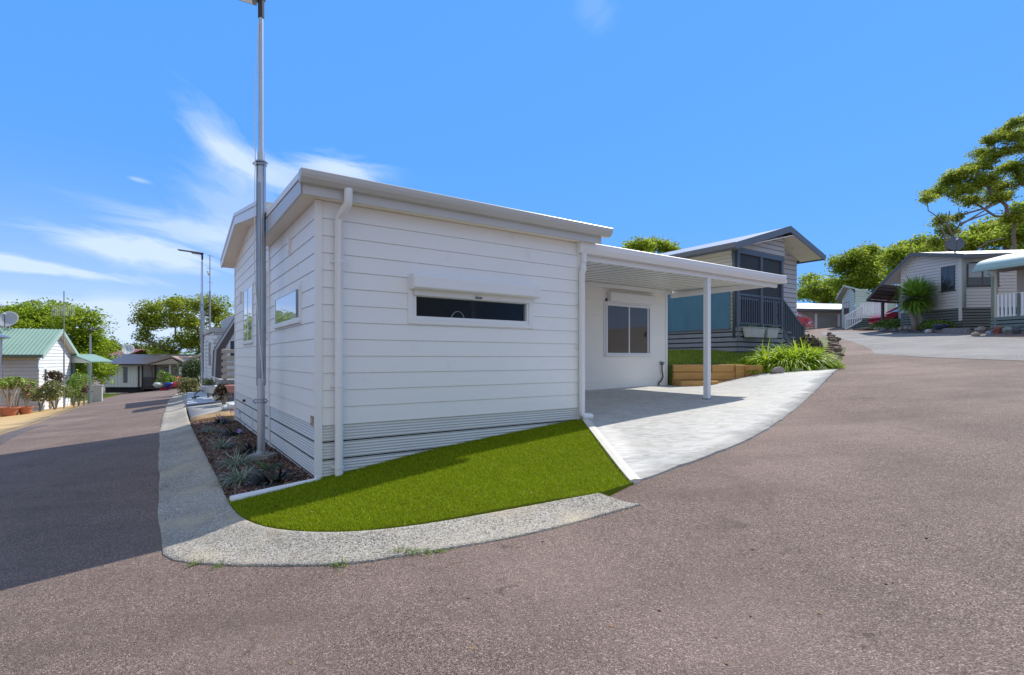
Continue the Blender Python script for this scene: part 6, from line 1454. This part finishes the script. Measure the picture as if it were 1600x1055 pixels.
mb = MB(); mb.hull8([(fx(148), Y-.6, fz(570)), (fx(292), Y-.6, fz(570)), (fx(286), Y+3.5, fz(570)+1.05), (fx(150), Y+3.5, fz(570)+1.05), (fx(148), Y-.6, fz(570)+.12), (fx(292), Y-.6, fz(570)+.12), (fx(286), Y+3.5, fz(570)+1.17), (fx(150), Y+3.5, fz(570)+1.17)]); mb.hull8([(fx(150), Y+3.5, fz(570)+1.05), (fx(286), Y+3.5, fz(570)+1.05), (fx(292), Y+7.5, fz(570)), (fx(148), Y+7.5, fz(570)), (fx(150), Y+3.5, fz(570)+1.17), (fx(286), Y+3.5, fz(570)+1.17), (fx(292), Y+7.5, fz(570)+.12), (fx(148), Y+7.5, fz(570)+.12)]); mb.build('roof', FROOF, fh_)
bx3(fx(148), fx(240), Y-.68, Y-.60, fz(571), fz(569), 'gutter', FDARK)
for (xa, za, xb, zb) in ((fx(239), fz(570), fx(279), fz(558.5)), (fx(279), fz(558.5), fx(296), fz(566))):
    mb = MB(); y0 = Y-1.2; mb.hull8([(xa, y0, za), (xb, y0, zb), (xb, Y+3.4, zb), (xa, Y+3.4, za), (xa, y0, za+.15), (xb, y0, zb+.15), (xb, Y+3.4, zb+.15), (xa, Y+3.4, za+.15)]); mb.build('porch_roof', mat('pinkish_barge', (.36, .28, .26), .6), fh_)
mb = MB(); mb.prism([(fx(244), Y-1.1, fz(570)), (fx(292), Y-1.1, fz(568)), (fx(279), Y-1.1, fz(560))], (0, .06, 0)); mb.build('gable_infill', mat('beige_gable', (.46, .42, .36), .7), fh_)
bx3(fx(283), fx(288), Y-.4, Y-.3, fz(596), fz(573), 'white_panel', TRIM)
bush(256, 593, 52, (.85, .5, .95), 1500, .16, HEDG, 'round bright green bush in front of the far verandah', 'bush', 'bush'); bush(266, 597, 51, (.55, .5, .55), 900, .16, HEDG, 'smaller bright green bush beside the blue pot', 'bush', 'bush')
def lp_(px, py, Y, prof_, m, nm, lab, cat): 
    c = at(px, py, Y); mb = MB(); mb.lathe(c, prof_, 16); o = mb.build(nm, m, smooth=True); tag(o, lab, cat)
lp_(264, 606, 50.5, [(.25, 0), (.40, .35), (.42, .5), (.36, .5)], mat('blue_glaze', (.03, .08, .45), .3), 'blue_pot', 'bright blue pot in front of the far verandah', 'pot')
lp_(247, 606, 51.5, [(.2, 0), (.42, .2), (.45, .35), (.3, .52), (.1, .55)], mat('white_pale_pot', (.60, .66, .64), .4), 'white_pot', 'round whitish pot left of the green bush at the far verandah', 'pot')
REDF = mat('red_pink_flowers', (.60, .04, .10), .6, island=.4)
for px, py, r_, lab in [(277, 600, .65, 'bright red flowering plant right of the blue pot'), (257, 604.5, .30, 'tiny pink red flowers left of the blue pot')]:
    c = at(px, py, 50.3); mound((c.x, c.y, c.z-.35), r_, .4, r_*.9, 300, .15, REDF, lab, 'flowers', 'flowering_plant', 1.3)
c = at(278, 591, 52); mound((c.x, c.y, c.z-.3), .6, .4, .55, 260, .14, ORF, 'orange flowers above the red plant at the far verandah', 'flowers', 'flowering_plant', 1.3)
# small houses beyond
def far_small(px0, px1, pyr, pye, Y, rm, wm, lab, zb=-5):
    s = Y/F; x0, x1 = (px0-800)*s, (px1-800)*s; zr, ze_ = 1.5+(HZ-pyr)*s, 1.5+(HZ-pye)*s
    root = thing('distant_house', lab, 'house', ((x0+x1)/2, Y, zb)); mb = MB(); mb.box(x0+.3, x1-.3, Y, Y+7, zb, ze_); mb.build('wall', wm, root)
    mb = MB(); mb.hull8([(x0, Y-.4, ze_), (x1, Y-.4, ze_), (x1, Y+3.5, zr), (x0, Y+3.5, zr), (x0, Y-.4, ze_+.12), (x1, Y-.4, ze_+.12), (x1, Y+3.5, zr+.12), (x0, Y+3.5, zr+.12)]); mb.hull8([(x0, Y+3.5, zr), (x1, Y+3.5, zr), (x1, Y+7.4, ze_), (x0, Y+7.4, ze_), (x0, Y+3.5, zr+.12), (x1, Y+3.5, zr+.12), (x1, Y+7.4, ze_+.12), (x0, Y+7.4, ze_+.12)]); mb.build('roof', rm, root); return root
far_small(270, 330, 552.5, 562, 80, mat('mint_green_roof', (.26, .46, .34), .5), FW, 'distant house with mint green roof behind the brown roofed one')
far_small(168, 198, 546, 556, 84, mat('maroon_roof', (.28, .10, .12), .6), FW, 'distant house with maroon roof beyond the brown roofed one')
dish(at(200, 556, 76), .8, mat('white_dish', (.6, .62, .65), .5), 'white satellite dish beyond the brown roof', R(25), R(30), .3)

# ================================================================== cottage behind the white house
BW = mat('bluish_white_boards', (.66, .70, .74), .55, var=.25, vs=2, col2=(.56, .60, .64)); MANS = mat('charcoal_awning', (.075, .065, .07), .75, var=.4, vs=4, col2=(.11, .095, .10)); PALET = mat('pale_timber_rail', (.50, .44, .36), .7, var=.4, vs=5)
K1 = at(335.5, 600, 19); k1 = xy(K1); bz0 = -.15
ch = thing('cottage', 'bluish white cottage with charcoal sloping awning behind the white house', 'house', (k1[0], k1[1], bz0))
fc1 = ffr(k1, V, OUTL); fc2 = ffr(k1, U, OUTR); ztop = 1.5+(HZ-518)/F*19
wallpart(ch, k1, xy(fc1(6, 0, 0)), OUTL, .62, ztop, BW, .16, .015); wallpart(ch, k1, xy(fc2(3.5, 0, 0)), OUTR, .62, ztop, BW, .16, .015)
slatskirt(ch, k1, V, OUTL, 6, bz0-.3, .60, mat('bluish_skirting', (.30, .36, .42), .6), .13); slatskirt(ch, k1, U, OUTR, 3.5, bz0-.3, .60, mat('bluish_skirting', (.3, .36, .42), .6), .13)
window(ch, fc1, 1.0, 2.5, 1.15, 2.2, ALU, PANE, [1.75], fw=.06, trim=TRIM)
window(ch, fc2, .45, .85, 1.5, 2.2, ALU, PANE, fw=.05)
mb = MB(); mb.fbox(ffr(k1, U, V), -.12, 3.6, -.14, 6, ztop, ztop+.10); mb.fbox(ffr(k1, U, V), -.16, 3.6, -.18, -.14, ztop-.02, ztop+.13); mb.build('flat_roof', mat('weathered_fascia', (.45, .46, .47), .6, var=.4, vs=6), ch)
mb = MB(); mb.fbox(ffr(k1, U, V), .55, 3.2, .8, 4, ztop+.1, ztop+.65); mb.build('roof_box', mat('dull_blue_panel', (.36, .40, .45), .6), ch)
mb = MB(); mb.fbox(fc2, -.3, .05, .1, .30, ztop-.28, ztop-.16); mb.build('eave_bracket', TRIM, ch)
Ya = 17.
ring = [at(378, 484, Ya), at(368, 498, Ya), at(337, 547, Ya), at(335, 589, Ya), at(349.5, 593, Ya), at(349.5, 549, Ya), at(368, 516, Ya), at(378, 502, Ya)]
aw = thing('awning', 'steep charcoal awning sloping down from the cottage roof', 'awning', ring[3]); mb = MB(); mb.prism(ring, (V[0]*1.1, V[1]*1.1, 0)); mb.build('fabric', MANS, aw)
mb = MB()
for a, b in ((ring[0], ring[1]), (ring[1], ring[2]), (ring[2], ring[3])): mb.tube([a, b], .03, 6)
mb.build('edge_tube', mat('light_edge', (.45, .47, .5), .5), aw)
Yr = 15.4; dkk = thing('deck', 'cottage deck with pale horizontal timber rails beside the white house corner', 'deck', at(349, 596, Yr))
fd0 = xy(at(349, 596, Yr)); fdk = ffr(fd0, U, OUTR)
for py in (549, 559, 569, 579, 589):
    mb = MB(); z = 1.5+(HZ-py)/F*Yr; mb.fbox(fdk, -.05, 3.0, .0, .035, z-.055, z+.055); mb.build('rail', PALET, dkk, bevel=.006)
for a in (.0, 1.4, 2.8):
    mb = MB(); mb.fbox(fdk, a, a+.09, -.10, -.002, .2, 1.5+(HZ-545)/F*Yr); mb.build('post', PALET, dkk)
mb = MB(); mb.fbox(fdk, -.08, 3.0, -1.6, .02, 1.5+(HZ-597)/F*Yr-.05, 1.5+(HZ-594)/F*Yr); mb.build('floor', mat('grey_decking', (.25, .25, .26), .7), dkk)
mb = MB(); mb.fbox(fdk, 0, 3.0, -.06, -.02, .12, .78); mb.build('skirting', mat('dark_blue_grey_board', (.18, .20, .24), .7), dkk)  # plain dark blue-grey board colour
# potted plants and stones by the deck
bush(350, 610, 14.6, (.32, .3, .36), 1100, .07, mat('rusty_dark_leaves', (.10, .07, .035), .6, island=.5, transl=.2), 'dark rusty leaved potted bush under the deck rails', 'potted_bush', 'plant')
lp_(365, 613, 14.4, [(.14, 0), (.20, .16), (.23, .17), (.23, .2), (.18, .2)], mat('pink_pot', (.48, .22, .20), .6), 'pink_pot', 'dusty pink pot by the corner of the white house', 'pot')
lp_(327, 614, 17.5, [(.16, 0), (.22, .2), (.25, .21), (.25, .25), (.2, .25)], mat('white_plastic_pot', (.62, .66, .7), .4), 'white_pot', 'white pot beside the cottage skirting', 'pot')
bush(326, 600, 17.6, (.25, .2, .22), 400, .07, OLIV, 'leafy plant in the white pot by the cottage', 'potted_plant', 'plant')
for i, (px, py, r_) in enumerate([(358, 628, .12), (366, 625, .14), (352, 630, .09)]):
    c = at(px, py, 13.2); mb = MB(); mb.blob((c.x, c.y, g(c.x, c.y)+.08+r_*.4), (r_, r_, r_*.7), 2, .18, 70+i); o = mb.build('white_stone', mat('white_stone', (.62, .66, .7), .8, bump=.5, bs=20)); tag(o, ['middle', 'rightmost largest', 'leftmost smallest'][i]+' white stone near the far corner of the white house', 'rock', 'white stones at the house corner')
# slab, grate and pebbles between bed and far lamp
c_ = lambda px, py: gxy(px, py)
slab = sheet('concrete_pad', [c_(298, 658), c_(294, 645), c_(288, 634), c_(285, 624), c_(286, 617), c_(330, 614), c_(368, 614), c_(374, 640), c_(340, 648)], lambda x, y: g(x, y)+.085, CONC, step=.5, skirt=.1); tag(slab, 'grey concrete pad by the far lamp and grated slab', 'concrete pad', kind='structure')
pb_ = sheet('pebble_strip', [c_(297, 664), c_(297, 658), c_(340, 648), c_(372, 643), c_(374, 655), c_(345, 655)], lambda x, y: g(x, y)+.075, mat('tan_pebbles', (.40, .27, .13), .9, coord='World', var=.9, vs=14, col2=(.25, .15, .07), bump=1, bs=30), step=.5, skirt=.1); tag(pb_, 'tan pebble strip at the far end of the mulch bed', 'pebbles', kind='stuff')
ga, gb_, gc_, gd_ = [Vector((*c_(*p), 0)) for p in ((292, 640), (293, 619), (322, 619), (335, 635))]
for v in (ga, gb_, gc_, gd_): v.z = g(v.x, v.y)+.13
root = thing('access_grate', 'pale louvred metal grate lying on the concrete pad below the far lamp', 'grate', ga)
mb = MB(); mb.hull8([v-Vector((0, 0, .05)) for v in (ga, gd_, gc_, gb_)]+[v-Vector((0, 0, .0)) for v in (ga, gd_, gc_, gb_)]); mb.build('panel', mat('grate_dark', (.12, .14, .17), .6), root)
mb = MB(); n = 9
for i in range(n+1):
    a, b = ga.lerp(gb_, i/n), gd_.lerp(gc_, i/n); e = (gb_-ga)/n*.45; u1 = Vector((0, 0, .03)); mb.hull8([a, b, b+e, a+e, a+u1, b+u1, b+e+u1, a+e+u1])
mb.build('louvres', mat('grate_pale', (.48, .54, .62), .5), root)
c = at(308, 628, 14.5); mb = MB(); q = ga.lerp(gc_, .35); mb.tube([q+Vector((0, 0, .02)), q+Vector((-.02, 0, .16)), q+Vector((.05, .05, .26)), q+Vector((.2, .05, .3))], [.02, .02, .02, .015], 6); mb.tube([q+Vector((-.05, -.1, .06)), q+Vector((.06, .1, .1))], .025, 6); mb.build('latch', BLACK, root)
# far mast antenna behind the far lamp
AF = at(328, 600, 24); af = thing('tv_antenna', 'tall lattice television mast rising behind the cottage roof', 'antenna', (AF.x, AF.y, -.3)); zz = lambda py: 1.5+(HZ-py)/F*24
mb = MB(); mb.tube([(AF.x, AF.y, -.3), (AF.x, AF.y, zz(455))], .045, 6); mb.tube([(AF.x, AF.y, zz(455)), (AF.x, AF.y, zz(399))], .022, 6); mb.tube([(AF.x-.3, AF.y, -.3), (AF.x-.25, AF.y, zz(485))], .02, 5)
for py in range(470, 520, 6): mb.tube([(AF.x-.27, AF.y, zz(py)), (AF.x, AF.y, zz(py-5))], .012, 4)
mb.build('mast', PM, af)
mb = MB()
for py, a, b in ((399, .12, .12), (419, .15, .12), (441, .12, .12), (464, .1, .75), (462, .7, 0)): mb.tube([(AF.x-a, AF.y, zz(py)), (AF.x+b, AF.y+.1, zz(py+1))], .012, 4)
mb.tube([(AF.x-.1, AF.y, zz(424)), (AF.x-.05, AF.y, zz(430))], .04, 5); mb.build('elements', AM, af)
# dark bush at the road end of the cottage
DKB = mat('dark_bush_leaves', (.075, .12, .04), .6, island=.5, transl=.15); RDB = mat('rusty_bush_leaves', (.2, .2, .06), .6, island=.45, transl=.2)
bush(300, 580, 27.5, (.70, .8, .85), 3800, .11, DKB, 'tall dark bush beside the far lamp pole', parts=5); bush(297, 604, 26.5, (.65, .7, .55), 3000, .10, RDB, 'rusty green bush below the dark bush by the kerb', parts=5)

# ================================================================== trees
def tree(name, label, cat, base, blobs, n_cl, n_leaf, size, leaf, bark, trunk_r, cl_r=.5, group=None, up=.5, seed=0, twigs=True, fork=.35, aspect=2.0, flat=.75):
    """trunk with limbs to every crown mass; leaf clusters scattered over the masses' shells, gaps between"""
    rr = np.random.RandomState(seed+11); base = Vector(base); root = thing(name, label, cat, base, group)
    C_ = []; vol = sum(b[1][0]*b[1][1]*b[1][2] for b in blobs)**1
    mb = MB(); top_ = sum((Vector(b[0]) for b in blobs), Vector())/len(blobs); k0_ = base.lerp(Vector((top_.x, top_.y, base.z+(top_.z-base.z)*.5)), 1); k0_ = k0_ if fork > .2 else k0_
    zf_ = base.z+(top_.z-base.z)*fork; fk_ = Vector((base.x+(top_.x-base.x)*fork, base.y+(top_.y-base.y)*fork, zf_))
    mb.tube([base-Vector((0, 0, .3)), base.lerp(fk_, .5)+Vector((trunk_r*.4, 0, 0)), fk_], [trunk_r*1.25, trunk_r, trunk_r*.85], 9)
    nodes = [fk_]+[Vector(b[0]) for b in blobs]; par = {}; done = [0]; left_ = set(range(1, len(nodes)))
    while left_:                     # limbs join to the nearest limb already grown, so they fork instead of fanning
        i, j = min(((i, j) for i in left_ for j in done), key=lambda e: (nodes[e[0]]-nodes[e[1]]).length+.35*(nodes[e[1]]-fk_).length); par[i] = j; done.append(i); left_.discard(i)
    cnt = {i: 1 for i in range(len(nodes))}
    for i in reversed(done):
        if i: cnt[par[i]] += cnt[i]
    for i in done[1:]:
        a_, c_ = nodes[par[i]], nodes[i]; ra = trunk_r*.75*math.sqrt(cnt[i]/len(nodes))+trunk_r*.06; sag = (c_-a_).length*.12
        mb.tube([a_, a_.lerp(c_, .35)+Vector((rr.uniform(-1, 1)*sag, rr.uniform(-1, 1)*sag, -sag*.7)), a_.lerp(c_, .7)+Vector((rr.uniform(-1, 1)*sag, 0, -sag*.3)), c_], [ra, ra*.9, ra*.8, ra*.65], 6)
    for c, r in blobs:
        c = Vector(c); w_ = (r[0]*r[1]*r[2])**(2/3); n = max(5, int(n_cl*w_/sum((b[1][0]*b[1][1]*b[1][2])**(2/3) for b in blobs)))
        mid = c
        d = rr.normal(0, 1, (n, 3)); d[:, 2] = d[:, 2]*.9+.25; d /= np.linalg.norm(d, axis=1)[:, None]
        q = np.array(tuple(c))+d*np.array(r)*rr.uniform(.30, 1.2, (n, 1)); C_.append(q)
        if twigs:
            for i in range(0, n, 3 if n > 30 else 2):
                e = Vector(q[i]); m_ = c.lerp(e, .5)+Vector((rr.uniform(-.15, .15), rr.uniform(-.15, .15), -.05))*r[0]; mb.tube([c, m_, e], [trunk_r*.08, trunk_r*.05, trunk_r*.025], 4, cap=False)
    mb.build('trunk', bark, root, recalc=False)
    C_ = np.concatenate(C_); n = len(C_)
    per = np.repeat(C_, n_leaf, axis=0); sc__ = rr.uniform(.6, 1.35, (n, 1)).repeat(n_leaf, axis=0)
    off = rr.normal(0, 1, (len(per), 3)); off /= np.linalg.norm(off, axis=1)[:, None]; off *= rr.uniform(0, 1, (len(per), 1))**.5
    P_ = per+off*sc__*cl_r*np.array([1.15, 1.15, flat]); leafmesh('crown', P_, size, leaf, root, up=up, aspect=aspect); return root
BR1 = mat('grey_brown_bark', (.24, .19, .16), .9, var=.6, vs=3, bump=.6, bs=10); BR2 = mat('pale_gum_bark', (.30, .25, .23), .85, var=.5, vs=2, bump=.4, bs=10)
LF_A = mat('broadleaf_foliage', (.32, .44, .035), .55, island=.5, transl=.55, var=.7, vs=.5, col2=(.22, .34, .03), spec=.12); LF_G = mat('gum_foliage', (.35, .44, .05), .55, island=.5, transl=.55, var=.7, vs=.4, col2=(.27, .33, .05), spec=.12)
LF_H = mat('hill_tree_foliage', (.36, .47, .05), .55, island=.5, transl=.55, var=.8, vs=.35, col2=(.24, .32, .035), spec=.12); LF_D = mat('dark_gum_foliage', (.18, .22, .04), .55, island=.5, transl=.4, var=.6, vs=.4, col2=(.11, .14, .035), spec=.15)
def blobs(lst, Y, jit=3., depth=1.0, sd=1):
    rr = np.random.RandomState(sd); return [(tuple(at(px, py, Y+rr.uniform(-jit, jit))), (r*Y/F, r*Y/F*depth, ry*Y/F)) for px, py, r, ry in lst]
# big round tree on the left
Y = 46; b_ = [(75, 500, 42, 24), (30, 505, 32, 22), (118, 503, 34, 22), (140, 535, 30, 26), (60, 535, 42, 30), (100, 545, 40, 30), (150, 575, 20, 26), (15, 540, 25, 25), (122, 580, 32, 25), (88, 487, 26, 13), (45, 488, 24, 12), (160, 548, 16, 22)]
p0 = at(90, 600, Y); tree('broadleaf_tree', 'large rounded bright green tree behind the green roofed house', 'tree', (p0.x, p0.y, -2.5), blobs(b_, Y, 3, .9, 1), 620, 55, .26, LF_A, BR1, .42, .75, seed=1, up=.7)
# gum on the middle left
Y = 62; b_ = [(245, 485, 24, 13), (275, 474, 20, 10), (300, 478, 25, 12), (330, 478, 24, 14), (235, 508, 20, 14), (265, 500, 20, 12), (300, 505, 24, 16), (340, 500, 20, 20), (228, 530, 13, 12), (250, 540, 12, 9), (290, 535, 22, 16), (320, 540, 24, 18), (350, 520, 12, 20), (270, 553, 10, 8), (222, 497, 9, 8)]
p0 = at(288, 600, Y); tree('gum_tree', 'spreading gum tree with visible limbs behind the far lamp', 'tree', (p0.x, p0.y, -2.5), blobs(b_, Y, 3, 1, 2), 430, 50, .30, LF_G, BR2, .40, .80, seed=2, up=.5)
for i, (lst, Y, lf_, lab) in enumerate([([(205, 548, 16, 9), (190, 555, 14, 7), (222, 552, 13, 8)], 95, LF_D, 'dull green distant tree above the brown roofed house'), ([(236, 556, 14, 8), (250, 548, 10, 8), (262, 556, 12, 7)], 88, LF_G, 'yellow green distant tree left of the gum trunk'),
    ([(5, 487, 14, 8), (-6, 500, 14, 14)], 100, LF_D, 'distant grey green tree at the left edge of the photo'), ([(170, 540, 10, 8), (182, 548, 9, 7), (163, 556, 10, 12)], 90, LF_D, 'dark distant tree at the right shoulder of the big round tree'), ([(305, 560, 18, 9), (340, 556, 22, 10), (280, 562, 12, 7)], 100, LF_D, 'dark distant tree below the gum crown')]):
    c = blobs(lst, Y, 2, 1, i+5); tree('distant_tree', lab, 'tree', (c[0][0][0], c[0][0][1], g(c[0][0][0], c[0][0][1])-1), c, 70, 36, .45, lf_, BR1, .3, 1.0, 'trees beyond the far house', seed=10+i)
# trees on the right, behind the houses and up the hill
def hill(lst, Y, lf_, bark, lab, n_cl, n_leaf, size, tr, clr, seed, px0, group='gum trees up the hill', name='gum_tree', fork=.4, jit=3):
    c = blobs(lst, Y, jit, 1, seed); p_ = at(px0, 500, Y); return tree(name, lab, 'tree', (p_.x, p_.y, g(p_.x, p_.y)-.3), c, n_cl, n_leaf, size, lf_, bark, tr, clr, group, seed=seed, fork=fork)
hill([(1000, 386, 18, 10), (1022, 382, 16, 9), (985, 391, 12, 7), (1045, 390, 16, 8)], 48, LF_H, BR1, 'tree top showing between the white roof and the slate edged roof', 110, 45, .28, .3, .7, 31, 1010)
hill([(1262, 440, 14, 10), (1275, 455, 20, 14), (1300, 448, 18, 14), (1258, 462, 14, 12), (1290, 468, 22, 12), (1320, 462, 16, 12)], 66, LF_H, BR2, 'loose olive green gum just right of the slate roof eave', 190, 45, .33, .3, .9, 32, 1290)
hill([(1330, 405, 22, 12), (1355, 396, 20, 10), (1312, 418, 16, 12), (1345, 425, 24, 18), (1375, 412, 20, 18), (1330, 445, 22, 14), (1370, 445, 22, 16), (1392, 398, 12, 9)], 62, LF_H, BR2, 'bright leafy gum above the pale green house', 330, 48, .33, .35, .9, 33, 1350)
hill([(1405, 400, 18, 12), (1425, 388, 22, 12), (1410, 425, 20, 16), (1450, 385, 22, 12), (1440, 402, 24, 14)], 54, LF_H, BR2, 'yellow green gum directly behind the ridge of the grey hill house', 240, 48, .30, .35, .8, 34, 1425)
hill([(1480, 392, 24, 12), (1510, 382, 24, 14), (1545, 380, 26, 14), (1580, 372, 26, 16), (1560, 355, 26, 14), (1600, 365, 24, 20), (1530, 362, 20, 10), (1595, 335, 18, 14), (1640, 360, 40, 40)], 50, LF_H, BR1, 'dense dark gum mass behind the roof dish and roof', 420, 50, .30, .45, .8, 35, 1560)
# the tall open gum at the right edge
Y = 40; b_ = [(1462, 302, 20, 8), (1448, 312, 10, 5), (1485, 286, 18, 9), (1502, 272, 20, 9), (1500, 300, 20, 9), (1530, 262, 20, 10), (1535, 285, 24, 11), (1560, 215, 14, 7), (1548, 222, 10, 5), (1572, 205, 12, 5), (1535, 240, 14, 7), (1560, 240, 18, 8), (1590, 192, 14, 7), (1585, 215, 14, 7), (1598, 232, 14, 8), (1580, 262, 20, 10), (1600, 280, 18, 14), (1520, 315, 18, 8), (1470, 345, 12, 8), (1480, 362, 14, 8), (1498, 340, 9, 6), (1560, 310, 16, 7), (1585, 340, 20, 12), (1620, 220, 24, 20), (1630, 270, 24, 24), (1640, 180, 26, 16), (1560, 295, 16, 8), (1462, 380, 12, 8)]
c = blobs(b_, Y, 1.6, 1, 44); p_ = at(1578, 400, Y)
root = tree('tall_gum_tree', 'tall open gum with bare sloping limbs at the right edge', 'tree', (p_.x, p_.y, g(p_.x, p_.y)-.3), c, 1700, 32, .18, LF_G, BR1, .22, .38, None, seed=45, fork=.30, flat=.8)
mb = MB()
for pl_ in ([(1478, 392), (1490, 365), (1500, 350), (1498, 325)], [(1500, 352), (1520, 340), (1550, 322), (1582, 308)], [(1478, 392), (1476, 365), (1468, 350)], [(1500, 350), (1512, 345), (1548, 332)], [(1490, 372), (1480, 350), (1484, 330)], [(1528, 388), (1545, 378), (1570, 372)]):
    P_ = [at(px, py, Y-2+.3*i) for i, (px, py) in enumerate(pl_)]; mb.tube(P_, [max(.02, .08-.018*i) for i in range(len(P_))], 6)
c0 = at(1480, 392, Y-2); mb.tube([Vector((c0.x, c0.y, g(c0.x, c0.y)-.2)), c0], [.15, .09], 8); mb.build('bare_limbs', BR1, root, smooth=True)

# a few fallen leaves and bits of bark on the turf, the kerb and the road edge
LIT = mat('fallen_leaf', (.20, .11, .05), .8, island=.7)
P_ = [(*q, Lh(*q)+.022) for q in scatter(turf_poly, 26)]
for i in range(130):
    k_ = RS.randint(0, NK); o_k = np.array(KO[k_]); i_k = np.array(KI[k_]); t_ = RS.uniform(-.55, .25); q = o_k+(i_k-o_k)*t_; P_.append((q[0], q[1], g(*q)+(.004 if t_ < 0 else .034)))
for q in scatter([gxy(300, 1040), gxy(1500, 1040), gxy(1500, 620), gxy(1000, 800), gxy(300, 900)], 60): P_.append((*q, g(*q)+.004))
lo = leafmesh('leaf_litter', P_, .028, LIT, None, up=4, aspect=1.8); tag(lo, 'scattered dry leaf fragments on road, kerb and turf', 'leaf litter', kind='stuff')
